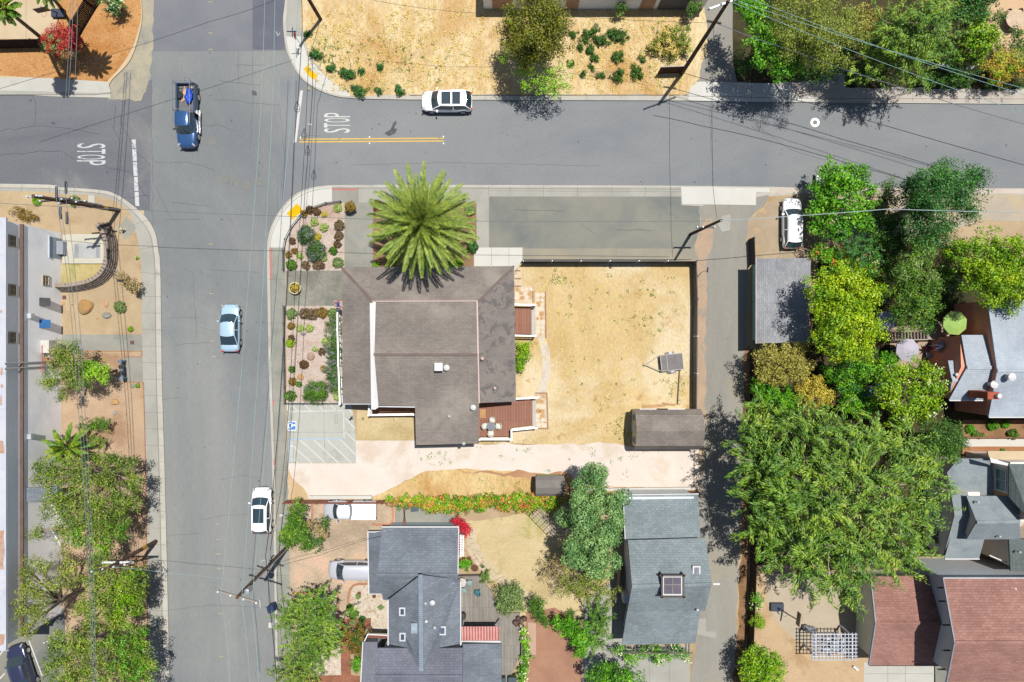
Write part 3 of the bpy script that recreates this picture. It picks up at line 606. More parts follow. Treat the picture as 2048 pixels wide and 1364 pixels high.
def crack(mb, pts, wd=.02, z=RD + .013, amp=.12, seed=1):
    q = [tuple(p[:2]) for p in gp(pts)]; out = []
    for i in range(len(q) - 1):
        a, b = Vector(q[i]), Vector(q[i + 1]); m = max(2, int((b - a).length / .3))
        for k in range(m):
            p = a.lerp(b, k / m); nz = Vector((p.x * 1.3, p.y * 1.3, seed))
            out.append((p.x + amp * mnoise.noise(nz), p.y + amp * mnoise.noise(nz + Vector((50, 0, 0)))))
    out.append(q[-1]); mb.strip(out, wd, z)
mb = MB()
for i, p in enumerate(([(303, 160), (304, 300), (305, 420), (308, 470)], [(310, 325), (380, 325), (430, 340)], [(345, 405), (420, 412)], [(425, 200), (470, 200), (500, 206), (560, 210)], [(476, 95), (477, 170)], [(470, 130), (530, 130)], [(440, 162), (520, 170)],
     [(330, 440), (400, 438)], [(308, 370), (345, 440)], [(370, 538), (385, 545), (388, 600), (395, 680)], [(350, 690), (420, 685)], [(340, 635), (400, 636)], [(318, 800), (360, 795)], [(335, 1072), (400, 1066)], [(440, 960), (480, 950), (520, 955)],
     [(400, 250), (440, 252), (470, 262)], [(555, 360), (557, 520), (540, 540)], [(400, 655), (425, 662)], [(400, 1040), (450, 1030), (530, 1028)], [(340, 1220), (420, 1210), (540, 1215)], [(420, 540), (520, 545)], [(505, 100), (506, 200), (500, 300)])):
    crack(mb, p, .022, seed=i)
struct('crack', mb, crackm, road)
mb = MB()
for i, p in enumerate(([(0, 262), (90, 250), (200, 268)], [(66, 190), (72, 215), (70, 250)], [(250, 200), (240, 240), (270, 300), (300, 330)], [(200, 330), (260, 345), (300, 400)], [(230, 205), (226, 260), (240, 280)], [(0, 310), (120, 300), (150, 320)], [(260, 395), (300, 390)])):
    crack(mb, p, .03, RD + .014, .2, i)
struct('crack', mb, gm('crack_dark', c(76, 80, 88), c(86, 90, 98), 1, None, fine=.1, bump=0), lroad)
mb = MB()
for i, p in enumerate(([(1422, 205), (1424, 290), (1425, 372)], [(1420, 210), (1421, 300)], [(610, 270), (640, 272)], [(700, 330), (900, 325), (1200, 332)], [(560, 215), (570, 320), (562, 372)], [(1500, 240), (1580, 300), (1650, 320)])):
    crack(mb, p, .02, RD + .014, .08, i)
struct('crack', mb, crackm, sroad)
mb = MB(); mb.sheet(rag([tuple(q[:2]) for q in gp([(768, 268), (780, 258), (786, 246), (791, 240), (792, 246), (788, 256), (794, 258), (790, 266), (778, 271)])], .08, .25, 4), RD + .016)
mb.sheet(rag([tuple(q[:2]) for q in gp([(505, 178), (514, 184), (512, 192), (504, 190)])], .1, .2, 5), RD + .016)
struct('oil_stain', mb, gm('oil_stain', c(92, 96, 102), c(110, 112, 116), 2, None, fine=.1, bump=0), sroad)
rnd = random.Random(3); mb = MB()
for i in range(90):
    x, y = (rnd.uniform(310, 540), rnd.uniform(100, 1364)) if rnd.random() < .6 else (rnd.uniform(620, 2040), rnd.uniform(212, 366))
    q = W(x, y); r = rnd.uniform(.02, .09)
    mb.sheet([(q.x + r * rnd.uniform(.5, 1.2) * math.cos(t), q.y + r * rnd.uniform(.5, 1.5) * math.sin(t)) for t in [k * 6.283 / 6 for k in range(6)]], RD + .018)
struct('tar_spot', mb, crackm, road)
mb = MB()
for x, y in ((421, 4), (421, 66), (421, 99), (422, 488), (423, 587), (425, 682), (427, 713), (435, 1048), (436, 1079), (437, 1108), (438, 1137), (440, 1227), (443, 1313)):
    for dx in (-2.2, 2.2):
        q = W(x + dx, y, RD + .008); mb.lathe(q, [(.06, 0), (.05, .02), (.02, .025)], 8)
struct('lane_marker', mb, pm('lane_marker_yellow', c(226, 204, 140), .6), road)
mb = MB(); mb.strip(gp([(519, 1199), (521, 1216)]), .06, RD + .013); mb.strip(gp([(560, 1030), (568, 1030)]), .2, Z2 + .01); mb.strip(gp([(553, 63), (556, 72), (560, 66)]), .06, RD + .014); mb.strip(gp([(616, 248), (624, 249)]), .08, RD + .014)
struct('survey_mark', mb, white_paint, road)
MH = gm('manhole_ring', c(138, 140, 136), c(148, 150, 146), 2, None, fine=.12); MHI = pm('cast_iron', c(140, 140, 134), .8)
for i, (x, y, r, lab) in enumerate(((425, 281, 9.5, 'round iron manhole cover in the avenue beside the blue pickup truck'), (449, 357, 9.5, 'leftmost of four round manhole covers in the avenue at the crossing'), (472, 364, 9.5, 'second from left of the four round manhole covers at the crossing'),
                     (493, 371, 9.5, 'third from left of the four round manhole covers, the lowest of them'), (519, 364, 9.5, 'rightmost of four round manhole covers in the avenue at the crossing'), (1630, 245, 9, 'manhole cover with a bright white concrete ring in the side street'))):
    t = thing('manhole_cover', lab, 'manhole cover', W(x, y), 'manhole covers in the road')
    q = W(x, y); rr = r / 21
    mb = MB(); mb.lathe(q, [(rr, 0), (rr, .016), (rr * .55, .018)], 28)
    part('collar_ring', mb, WHT if x > 1000 else MH, t)
    mb = MB(); mb.lathe(q, [(rr * .5, 0), (rr * .5, .024), (rr * .2, .026)], 20); part('cover', mb, MHI, t)
# ---------------------------------------------------------------- buildings
def shingle(name, c1, c2, rot=0, **kw): return brick(name, c1, c2, kw.pop('cm', c(110, 108, 106)), .42, .19, .012, rot, kw.pop('fine', .14), kw.pop('nsc', .35), off=.37, bump=.45, nvar=kw.pop('nvar', .15), **kw)
br_sh = shingle('brown_shingle', c(160, 151, 143), c(148, 139, 132), cm=c(126, 118, 112), c3=c(166, 158, 147), fine=.12)
br_sh_m = gm('mottled_shingle', c(154, 145, 139), c(140, 132, 128), .5, c(122, 117, 115), 1.3, (.5, .6), .16, 6, stretch=(.8, 1.6, 1), bump=.3)
bl_sh = shingle('blue_grey_shingle', c(142, 150, 160), c(128, 136, 147), cm=c(106, 114, 125))
gr_sh = shingle('green_grey_shingle', c(158, 170, 174), c(143, 156, 161), cm=c(120, 132, 138), fine=.16)
lt_sh = shingle('light_grey_shingle', c(176, 178, 182), c(160, 163, 168), R(90), cm=c(134, 136, 142), fine=.14)
pal_sh = shingle('pale_blue_shingle', c(196, 206, 216), c(186, 197, 208), cm=c(168, 180, 194), fine=.06)
red_sh = shingle('red_shingle', c(188, 144, 132), c(172, 127, 116), cm=c(146, 106, 98), fine=.14)
red_shv = red_sh
h6_sh = gm('grey_shingle_smooth', c(150, 162, 168), c(164, 174, 178), .6, c(140, 152, 158), .5, (.5, .7), .14, 7)
h6_dk = shingle('dark_green_shingle', c(124, 134, 132), c(112, 122, 122), R(90), cm=c(92, 102, 104))
stucco_w = gm('white_stucco', c(255, 255, 255, 1.7), c(250, 252, 255, 1.6), .4, None, fine=.06, bump=.05)
wh_grey = gm('grey_metal_wall', c(255, 255, 255, 1.6), c(255, 255, 255, 1.75), .3, c(250, 250, 255, 1.5), .2, (.5, .7), .04, 6, stretch=(6, .3, 1), bump=.05)
rust_wall = pm('rust_stucco', c(220, 150, 126, 1.5), .9, var=.1); olive_wall = pm('olive_siding', c(228, 212, 150, 1.6), .8, var=.08)
taupe = pm('taupe_siding', c(236, 222, 206, 1.6), .8, var=.06); cream = pm('cream_siding', c(240, 232, 204, 1.5), .85, var=.08); bluew = pm('pale_blue_siding', c(196, 216, 222), .7, var=.05)
greenw = pm('green_painted_wall', c(170, 214, 182, 1.5), .7, var=.08); greyw = pm('grey_siding', c(206, 212, 216, 1.4), .8, var=.06); TRIM = pm('white_trim', c(236, 236, 236), .6, var=.04)
pinktrim = pm('pink_trim', c(232, 206, 196), .7, var=.05); brownfas = pm('brown_fascia', c(120, 96, 84), .8)
def inset(pts, d):
    """shrink a convex world polygon by about d metres"""
    cx = sum(p[0] for p in pts) / len(pts); cy = sum(p[1] for p in pts) / len(pts); out = []
    for p in pts:
        v = Vector((p[0] - cx, p[1] - cy)); L = v.length; v *= max(.1, (L - d * 1.35) / L); out.append((cx + v.x, cy + v.y))
    return out
def bld(name, label, x, y, cat='house', group=None): return thing(name, label, cat, W(x, y, 0), group)
def walls(t, px, ze, mat, d=.35, z0=0, name='wall', drop=.12):
    p = inset([tuple(W(x, y, ze)[:2]) for x, y in px], d); mb = MB(); mb.prism(p, z0, ze - drop); return part(name, mb, mat, t), p
def plane(t, pts, mat, th=.14, name='roof', **k):
    mb = MB(); mb.slab([W(*p) for p in pts], th); return part(name, mb, mat, t, **k)
def gable(t, A, B, R1, R2, C, D, ze, zr, mat, wmat, d=.35, th=.14, z0=0, ze2=None, mat2=None):
    """eave A-B, ridge R1-R2, eave D-C (A,R1,D one end; B,R2,C the other)"""
    ze2 = ze if ze2 is None else ze2
    a, b, r1, r2, cc, dd = W(*A, ze), W(*B, ze), W(*R1, zr), W(*R2, zr), W(*C, ze2), W(*D, ze2)
    m1 = MB(); m1.slab([a, b, r2, r1], th); r = part('roof', m1, mat, t)
    m1 = MB(); m1.slab([r1, r2, cc, dd], th); part('roof', m1, mat2 or mat, t)
    cap = MB(); cap.bar(r1 + Vector((0, 0, .03)), r2 + Vector((0, 0, .03)), .28, .06); part('ridge_cap', cap, mat, r)
    q = inset([p[:2] for p in (a, b, cc, dd)], d); f = [1 - d * 1.2 / max((a - dd).length / 2, .5)] 
    m = MB(); lo = .1 + th
    rr1 = Vector(((q[0][0] + q[3][0]) / 2, (q[0][1] + q[3][1]) / 2, zr - lo)); rr2 = Vector(((q[1][0] + q[2][0]) / 2, (q[1][1] + q[2][1]) / 2, zr - lo))
    # put wall peak under the true ridge
    t1 = (r1 - a).length / ((r1 - a).length + (dd - r1).length)
    for k, (i, j) in enumerate(((0, 3), (1, 2))):
        v = Vector(q[i]).lerp(Vector(q[j]), t1)
        if k == 0: rr1 = Vector((v.x, v.y, zr - lo))
        else: rr2 = Vector((v.x, v.y, zr - lo))
    m.add([(q[0][0], q[0][1], z0), (q[1][0], q[1][1], z0), (q[2][0], q[2][1], z0), (q[3][0], q[3][1], z0),
           (q[0][0], q[0][1], ze - lo), (q[1][0], q[1][1], ze - lo), (q[2][0], q[2][1], ze2 - lo), (q[3][0], q[3][1], ze2 - lo), rr1, rr2],
          [(0, 1, 5, 4), (2, 3, 7, 6), (1, 2, 6, 9, 5), (3, 0, 4, 8, 7), (4, 5, 9, 8), (6, 7, 8, 9), (3, 2, 1, 0)])
    part('wall', m, wmat, t); return q, (a, b, r1, r2, cc, dd)
def trimline(t, pts, w_=.12, mat=None, name='fascia', parent=None):
    mb = MB(); q = [W(*p) for p in pts]
    for i in range(len(q) - 1): mb.bar(q[i], q[i + 1], w_, .16)
    return part(name, mb, mat or TRIM, parent or t)
def skylight(t, x, y, z, w_, h_, tilt=0, frame=None, glass=None, rz=0):
    p = W(x, y, z); mb = MB(); fr = []
    for dx, dy, a, b in ((0, h_ / 2, w_ + .12, .12), (0, -h_ / 2, w_ + .12, .12), (w_ / 2, 0, .12, h_ - .12), (-w_ / 2, 0, .12, h_ - .12)):
        mb.bc((p.x + dx, p.y + dy, z + .08), (a, b, .2))
    f = part('skylight', mb, frame or STEEL, t)
    mb = MB(); mb.bc((p.x, p.y, z + .1), (w_ - .12, h_ - .12, .1)); part('pane', mb, glass or GLASS, f); return f
def vent(t, x, y, z, h=.5, r=.1, mat=None, cap=True):
    p = W(x, y, z); mb = MB(); mb.lathe(p - Vector((0, 0, .3)), [(r, 0), (r, h + .3), (r * .3, h + .32)] if not cap else [(r, 0), (r, h + .15), (r * 1.9, h + .2), (r * 1.9, h + .3), (r * .4, h + .38)], 12)
    return part('roof_vent', mb, mat or STEEL, t)
def window_on(t, p, u, wd, ht, frame=TRIM, glass=GLASS, n=None, muntin=(1, 1)):
    """window centre p (world), u = horizontal direction, n = outward normal"""
    p = Vector(p); u = Vector(u).normalized(); n = Vector(n).normalized(); z = Vector((0, 0, 1)); mb = MB()
    for s in (-1, 1):
        mb.bar(p + u * s * wd / 2 - z * ht / 2 + n * .03, p + u * s * wd / 2 + z * ht / 2 + n * .03, .1, .1)
        mb.bar(p - u * (wd / 2 + .05) + z * s * ht / 2 + n * .031, p + u * (wd / 2 + .05) + z * s * ht / 2 + n * .031, .1, .1)
    for i in range(1, muntin[0]): mb.bar(p + u * wd * (i / muntin[0] - .5) - z * ht / 2 + n * .032, p + u * wd * (i / muntin[0] - .5) + z * ht / 2 + n * .032, .05)
    for i in range(1, muntin[1]): mb.bar(p - u * wd / 2 + z * ht * (i / muntin[1] - .5) + n * .033, p + u * wd / 2 + z * ht * (i / muntin[1] - .5) + n * .033, .05)
    f = part('window', mb, frame, t)
    mb = MB(); a = p - u * wd / 2 + n * .012; b = p + u * wd / 2 + n * .012
    mb.add([a - z * ht / 2, b - z * ht / 2, b + z * ht / 2, a + z * ht / 2], [(0, 1, 2, 3)]); part('pane', mb, glass, f); return f
def rail(name, label, pts, z, h=.95, mat=None, group=None, gap=.14, cat='railing', parent=None):
    t = parent or thing(name, label, cat, W(*pts[0], 0), group)
    top = MB(); bal = MB(); q = [W(x, y, z) for x, y in pts]
    for i in range(len(q) - 1):
        a, b = q[i], q[i + 1]; u = Vector((0, 0, 1))
        top.bar(a + u * h, b + u * h, .14, .06); top.bar(a + u * .1, b + u * .1, .08, .06)
        n = max(2, int((b - a).length / gap))
        for k in range(1, n):
            p = a.lerp(b, k / n); bal.bar(p + u * .08, p + u * h, .035)
    part('handrail', top, mat or WHT, t); part('balusters', bal, mat or WHT, t)
    for p in q:
        m = MB(); m.bar(p, p + Vector((0, 0, h + .12)), .12); m.bc(p + Vector((0, 0, h + .14)), (.17, .17, .05)); part('post', m, mat or WHT, t)
    return t
# --- community building
cb = bld('community_building', 'big brown shingled building with raised middle roof and white parapet band', 850, 720, 'building')
ze, zu, zr = 3.0, 4.4, 5.3
plane(cb, [(683, 535, ze), (745, 603, 4.2), (743, 808, 4.2), (686, 808, ze)], br_sh)
plane(cb, [(683, 534.5, ze), (1028, 532, ze), (955, 603, 4.2), (745, 603, 4.2)], br_sh)
plane(cb, [(1028, 532, ze), (1032, 803, ze), (958, 806, 4.2), (955, 603, 4.2)], br_sh_m)
plane(cb, [(751, 603, zu), (954, 603, zu), (955.5, 709, zr), (748, 709, zr)], br_sh)
plane(cb, [(748, 709, zr), (955.5, 709, zr), (958, 815, zu), (756, 811, zu)], br_sh)
plane(cb, [(830, 812, zu), (958, 815, zu), (957.5, 887, zu - .55), (832, 890, zu - .55)], br_sh)
trimline(cb, [(686, 808, ze), (743, 808, ze + 1.1)], .1, STEEL)
mb = MB()
for a, b in (((747, 709, zr + .03), (955, 709, zr + .03)), ((683, 535, ze + .04), (745, 602, 4.24)), ((1028, 532, ze + .03), (957, 602, 4.24))):
    mb = MB(); mb.bar(W(*a), W(*b), .22, .05); part('ridge_cap', mb, gm('ridge_brown', c(132, 116, 112), c(140, 124, 118), 1, None, fine=.12), cb)
mb = MB(); mb.prism([tuple(q[:2]) for q in gp([(739.5, 606), (746.5, 606), (751.5, 819), (742.5, 819)], zu + .1)], zu - .6, zu + .12); part('parapet', mb, TRIM, cb)
mb = MB(); mb.slab([W(745, 604, zu + .1), W(751.5, 604, zu + .05), W(748.5, 709, zr + .06), W(757, 815, zu + .05), W(750, 819, zu + .1), W(746.5, 712, zr + .05)], .1); part('barge_board', mb, TRIM, cb)
trimline(cb, [(954.3, 602, zu + .03), (956.3, 709, zr + .03), (958.6, 806, zu + .06)], .12, pinktrim)
trimline(cb, [(744, 602.5, zu - .05), (954, 602, zu - .05)], .07, pinktrim)
trimline(cb, [(758, 813, zu - .02), (830, 814, zu - .02)], .08, STEEL, 'gutter')
walls(cb, [(683, 534), (1029, 532), (1032, 804), (686, 808)], ze, cream, .7)
walls(cb, [(752, 603), (956, 603), (957, 813), (756, 811)], zu, cream, .25, z0=3.05, drop=.2)
walls(cb, [(834, 800), (956, 800), (955, 884), (836, 886)], zu - .6, cream, .35)
p = W(879, 733, 5.15); f = MB(); f.bc(p + Vector((0, 0, .35)), (.62, .6, .75)); f.bc(p + Vector((0, 0, .76)), (.72, .7, .08)); part('roof_fan_box', f, TRIM, cb)
vent(cb, 894, 735, 5.1, .4, .14, TRIM); vent(cb, 899, 832, 4.15, .4, .07); vent(cb, 947, 814, 4.4, .5, .13, TRIM); vent(cb, 928, 886, 3.8, .4, .08); vent(cb, 965, 717, 4.2, .4, .08, pinktrim); vent(cb, 990, 776, 3.7, .35, .07, pinktrim)
# porch in the south-west corner and front veranda
mb = MB(); mb.prism([tuple(q[:2]) for q in gp([(744, 800), (832, 800), (834, 826), (744, 826)], .6)], .1, .6); part('porch_floor', mb, gm('deck_brown', c(168, 116, 92), c(180, 128, 102), .5, None, fine=.08), cb)
rail('porch_railing', 'white railing round the small porch under the brown roof', [(742, 806), (742, 828), (831, 827)], .6, .95, cat='railing')
rail('veranda_railing', 'long white railing along the west front of the brown roofed building', [(680, 618), (680, 660), (682, 730), (685, 806)], .5, .95)
deckm = brick('composite_deck', c(180, 132, 112), c(168, 122, 104), c(118, 82, 68), 3.0, .15, .018, R(90), .06, .4, bump=.3, nvar=.06)
greyd = brick('weathered_deck', c(172, 166, 156), c(156, 150, 142), c(104, 100, 94), 2.4, .14, .012, R(90), .12, .6, bump=.3, nvar=.1)
def deck(name, label, pts, z, mat, cat='deck'):
    t = thing(name, label, cat, W(*pts[0], 0)); mb = MB(); mb.prism([tuple(q[:2]) for q in gp(pts, z)], z - .15, z); part('deck_boards', mb, mat, t)
    mb = MB(); mb.prism(inset([tuple(q[:2]) for q in gp(pts, z)], .1), .1, z - .15); part('skirting', mb, pm('deck_skirt', c(196, 190, 178), .8), t)
    return t
d1 = deck('wooden_deck', 'small reddish brown deck with white railings on the east wall', [(1026, 614), (1063, 614), (1063, 668), (1026, 668)], .65, deckm)
mb = MB(); mb.prism([tuple(q[:2]) for q in gp([(1063, 612), (1070, 612), (1070, 670), (1063, 670)], .4)], .1, .42); part('step', mb, conc_pale, d1)
rail('deck_railing', 'white railing on the north side of the small brown deck', [(1030, 610), (1070, 611)], .65, .95, group='deck railings')
rail('deck_railing', 'white railing on the south side of the small brown deck', [(1030, 671), (1070, 672)], .65, .95, group='deck railings')
d2 = deck('wooden_deck', 'large reddish brown deck carrying a white table set', [(940, 800), (1065, 799), (1065, 850), (1024, 855), (1024, 873), (958, 874), (940, 874)], .65, deckm)
mb = MB(); mb.prism([tuple(q[:2]) for q in gp([(1065, 797), (1071.5, 797), (1071.5, 853), (1065, 853)], .4)], .1, .42); part('step', mb, conc_pale, d2)
rail('deck_railing', 'white railing on the north side of the large brown deck', [(1031, 796), (1068, 794), (1074, 793)], .65, .95, group='deck railings')
rail('deck_railing', 'white stepped railing on the south side of the large brown deck', [(960, 876), (1023, 876), (1023, 858), (1073, 853)], .65, .95, group='deck railings')
# --- sheds
def gambrel(name, label, x0, y0, x1, y1, h1, h2, h3, mat, wmat, ks=.22, cat='shed'):
    a = W(x0, y0, h1); b = W(x1, y1, h1); t = thing(name, label, cat, ((a.x + b.x) / 2, (a.y + b.y) / 2, 0))
    X0, X1, Yt, Yb = a.x, b.x, a.y, b.y; L = Yt - Yb; ym = (Yt + Yb) / 2; y1_, y2_ = Yt - L * ks * .55, Yb + L * ks * .55
    mb = MB()
    mb.slab([(X0, Yt, h1), (X1, Yt, h1), (X1, y1_, h2), (X0, y1_, h2)], .1); mb.slab([(X0, y1_, h2), (X1, y1_, h2), (X1, ym, h3), (X0, ym, h3)], .1)
    mb.slab([(X0, ym, h3), (X1, ym, h3), (X1, y2_, h2), (X0, y2_, h2)], .1); mb.slab([(X0, y2_, h2), (X1, y2_, h2), (X1, Yb, h1), (X0, Yb, h1)], .1)
    part('roof', mb, mat, t)
    i = .18; g = MB(); prof = [(Yt - i, 0), (Yt - i, h1 - .1), (y1_ - i * .4, h2 - .14), (ym, h3 - .16), (y2_ + i * .4, h2 - .14), (Yb + i, h1 - .1), (Yb + i, 0)]
    n = len(prof); vs = [(X0 + i, y, z) for y, z in prof] + [(X1 - i, y, z) for y, z in prof]
    g.add(vs, [tuple(range(n)), tuple(reversed(range(n, 2 * n)))] + [(k + 1, k, n + k, n + k + 1) for k in range(n - 1)] + [(0, n - 1, 2 * n - 1, n)]); part('wall', g, wmat, t)
    return t, X0 + i, X1 - i, Yt - i, Yb + i
sh, X0, X1, Yt, Yb = gambrel('garden_shed', 'large brown gambrel roofed shed with olive walls by the alley', 1268, 818, 1402, 899, 2.3, 3.1, 3.7, br_sh, olive_wall)
for fy in (.18, .8): window_on(sh, (X0 - .01, Yb + (Yt - Yb) * fy, 1.5), (0, 1, 0), .6, .9, TRIM, pm('frosted_glass', c(170, 176, 160), .2), n=(-1, 0, 0))
mb = MB(); mb.bc((X0 - .03, (Yt + Yb) / 2, 1.05), (.06, .9, 2.0)); part('door', mb, TRIM, sh)
mb = MB()
for px in (1304, 1342): mb.add([W(px, 822, 2.35), W(px + 5, 829, 2.95), W(px + 4, 821, 2.36)], [(0, 1, 2)])
for fx in (.28, .55): mb.bc((X0 + (X1 - X0) * fx, Yt + .12, 2.33), (2.6, .2, .08))
part('eave_flashing', mb, TRIM, sh)
gambrel('garden_shed', 'small grey brown shed with green wall beside the flowering hedge', 1071, 952, 1128, 992, 1.9, 2.3, 2.6, gm('shed_grey', c(140, 134, 130), c(152, 146, 140), .6, None, fine=.1), pm('pale_green_wall', c(172, 182, 132), .8), .3)
# --- warehouse on the left
wh = bld('warehouse', 'long grey warehouse with white rusty roof edge and upper windows', 60, 850, 'building')
zl, zh = 5.3, 7.2
base = [W(113, 465), W(116, 560), W(125, 600), W(127, 1225)]
xe = base[2].x
topA, topB = W(38, 437, zl), W(48, 1268, zl)
mb = MB(); xr = W(125, 700).x; yN = W(110, 467).y; yS = W(127, 1225).y
mb.box(xr - 30, yS, 0, xr, yN, zl); part('wall', mb, wh_grey, wh)
xu = xr - .2
mb = MB(); mb.box(xr - 30, yS - .02, zl + .02, xu, yN - .02, zh); part('upper_wall', mb, gm('upper_wall', c(255, 255, 255, 1.6), c(255, 255, 255, 1.75), .4, None, fine=.04, stretch=(1, .3, 1)), wh)
mb = MB(); mb.box(xu, yS + .02, zl + .004, xr + .12, yN - .02, zl + .12); part('gutter', mb, brownfas, wh)
mb = MB(); mb.box(xr - 30, yS - .3, zh, xu + .3, yN + .2, zh + .2); part('roof', mb, gm('white_roof', c(226, 228, 236), c(214, 218, 230), .6, c(196, 202, 216), .4, (.55, .7), .06, 7), wh)
mb = MB()
for y0, y1, s in ((1060, 1140, .22), (880, 905, .16), (735, 750, .1), (770, 776, .12), (790, 812, .08), (1270, 1290, .2), (620, 626, .08)):
    a, b = W(3, y0, zh + .21), W(3, y1, zh + .21)
    mb.sheet(rag([(a.x - s, a.y), (a.x + s, a.y), (b.x + s, b.y), (b.x - s, b.y)], .06, .2, 3), zh + .205)
part('rust_streak', mb, gm('rust', c(206, 150, 116), c(206, 186, 172), 2.5, None, fine=.15), wh)
for i, y in enumerate((482, 580, 675)):
    p = W(26 + i * 2, y, 6.3); window_on(wh, (xu + .005, p.y, 6.25), (0, 1, 0), .9, .85, pm('tan_frame', c(206, 192, 168), .7), pm('brown_glass', c(130, 122, 92), .15), n=(1, 0, 0), muntin=(2, 2))
for i, (y, m, nm) in enumerate(((562, 'tan', 'window'), (605, 'dark', 'louvre_box'), (648, 'blue', 'awning'), (693, 'white', 'air_unit'))):
    p = W(97, y, 1.9); yy = p.y
    if i == 0: window_on(wh, (xr + .005, yy, 2.4), (0, 1, 0), .85, .8, pm('tan_frame', c(206, 192, 168), .7), pm('brown_glass', c(130, 122, 92), .15), n=(1, 0, 0), muntin=(2, 2))
    else:
        mb = MB(); mt = {'dark': pm('dark_louvre', (.06, .06, .065, 1), .5), 'blue': pm('blue_awning', c(62, 128, 196), .6), 'white': pm('cream_unit', c(232, 230, 222), .5)}[m]
        dz = .5 if m != 'white' else .6; wd = .75 if m != 'white' else 1.15
        if m == 'white': mb.box(xr, yy - wd / 2, 1.9, xr + .75, yy + wd / 2, 3.0)
        else: mb.add([(xr, yy - wd / 2, 3.2), (xr, yy + wd / 2, 3.2), (xr + .55, yy + wd / 2, 2.5), (xr + .55, yy - wd / 2, 2.5), (xr, yy - wd / 2, 2.5), (xr, yy + wd / 2, 2.5)], [(0, 1, 2, 3), (0, 3, 4), (1, 5, 2), (4, 3, 2, 5)])
        part(nm, mb, mt, wh)
for y in (632, 873):
    p = W(52, y, 4.6); mb = MB(); mb.box(xr, p.y - .22, 4.3, xr + .35, p.y + .22, 4.75); part('wall_vent', mb, STEEL, wh)
for y in (725, 735):
    p = W(45, y, 4.9); mb = MB(); mb.tube([(xr + .1, p.y, .2), (xr + .1, p.y, 4.9), (xr + .1, p.y, 7.6)], .06, 8); part('conduit', mb, STEEL, wh)
mb = MB(); p = W(88, 716, 2); mb.tube([(xr + .12, p.y + 1.2, 3), (xr + .12, p.y - 1.3, 3)], .05); mb.tube([(xr + .12, p.y + .6, 2), (xr + 1.0, p.y + .6, 2)], .05); mb.tube([(xr + .12, p.y - .6, 2), (xr + 1.0, p.y - .6, 2)], .05)
for s in (.6, -.1): mb.bc((xr + .25, p.y + s, 2.6), (.25, .3, .4))
part('pipe_rack', mb, pm('orange_pipe', c(206, 122, 88), .6), wh)
mb = MB(); a, b = W(30, 972, 4.2), W(76, 1001, 4.2); 
t = thing('entrance_canopy', 'dark shingled canopy over the warehouse side entrance', 'canopy', (xr + .8, (a.y + b.y) / 2, 0)); mb.slab([(xr - .3, a.y, 5.0), (xr + 2.3, a.y, 4.2), (xr + 2.3, b.y, 4.2), (xr - .3, b.y, 5.0)], .12); part('roof', mb, bl_sh, t)
for yy in (a.y - .2, b.y + .2): m = MB(); m.bar((xr + 2.1, yy, .1), (xr + 2.1, yy, 4.1), .12); part('post', m, WHT, t)
# stair along the wall
st = thing('external_stair', 'pale concrete ramp with white railing leading up to the warehouse entrance', 'stairs', W(110, 1040)); mb = MB()
A, B = W(118, 985), W(152, 1085)
n = 12
for k in range(n):
    p, q = A.lerp(B, k / n), A.lerp(B, (k + 1) / n); h = 1.5 * (1 - k / n) + .14
    mb.prism([(p.x - .7, p.y), (p.x + .7, p.y), (q.x + .7, q.y), (q.x - .7, q.y)], .1, h)
part('steps', mb, conc_pale, st)
mb = MB()
for s in (-.7, .7):
    for k in range(0, 25):
        p = A.lerp(B, k / 24); h = 1.5 * (1 - k / 24) + .14; mb.bar((p.x + s, p.y, h), (p.x + s, p.y, h + .9), .04)
    mb.bar((A.x + s, A.y, 2.55), (B.x + s, B.y, 1.05), .07)
part('railing', mb, WHT, st)
# metal cabinet and slab
t = thing('metal_cabinet', 'tall pale blue metal cabinet standing against the warehouse wall', 'cabinet', W(112, 500)); a, b = W(98, 474, 0), W(124, 527, 0)
mb = MB(); y1_, y0_ = W(100, 472, 2).y, W(100, 514, 2).y; X_a, X_b = W(76, 500, 2).x, W(97, 500, 2).x
mb.box(X_a, y0_, .1, X_b, y1_, 2.0); part('cabinet_body', mb, pm('pale_blue_metal', c(190, 204, 216), .5), t)
mb = MB(); mb.slab([(X_a - .1, y0_ - .08, 2.14), (X_b + .1, y0_ - .08, 2.02), (X_b + .1, y1_ + .08, 2.02), (X_a - .1, y1_ + .08, 2.14)], .06); part('lid', mb, pm('cabinet_lid', c(198, 214, 232), .45), t)
mb = MB(); mb.box(X_b, y0_ + .4, .1, X_b + .6, y1_ - .3, .9); part('meter_box', mb, pm('meter_box_grey', c(172, 180, 188), .5), t)
mb = MB(); mb.prism([tuple(q[:2]) for q in gp([(125, 470), (140, 468), (212, 468), (213, 527), (125, 527)], .3)], .1, .3)
t = thing('vault_slab', 'square pale concrete slab with grey metal hatch beside the block wall', 'concrete slab', W(170, 500)); part('slab', mb, gm('slab_cream', c(214, 210, 192), c(222, 218, 200), .6, None, fine=.05), t)
mb = MB(); p, q = W(147, 516, .32), W(200, 486, .32); mb.box(p.x, p.y, .3, q.x, q.y, .33); part('hatch', mb, pm('hatch_grey', c(190, 192, 190), .6), t)
for x in (150, 192):
    mb = MB(); p, q = W(x, 515, .32), W(x + 7, 489, .32); mb.box(p.x, p.y, .331, q.x, q.y, .345); part('grille', mb, pm('grille_grey', c(160, 166, 172), .6), t)
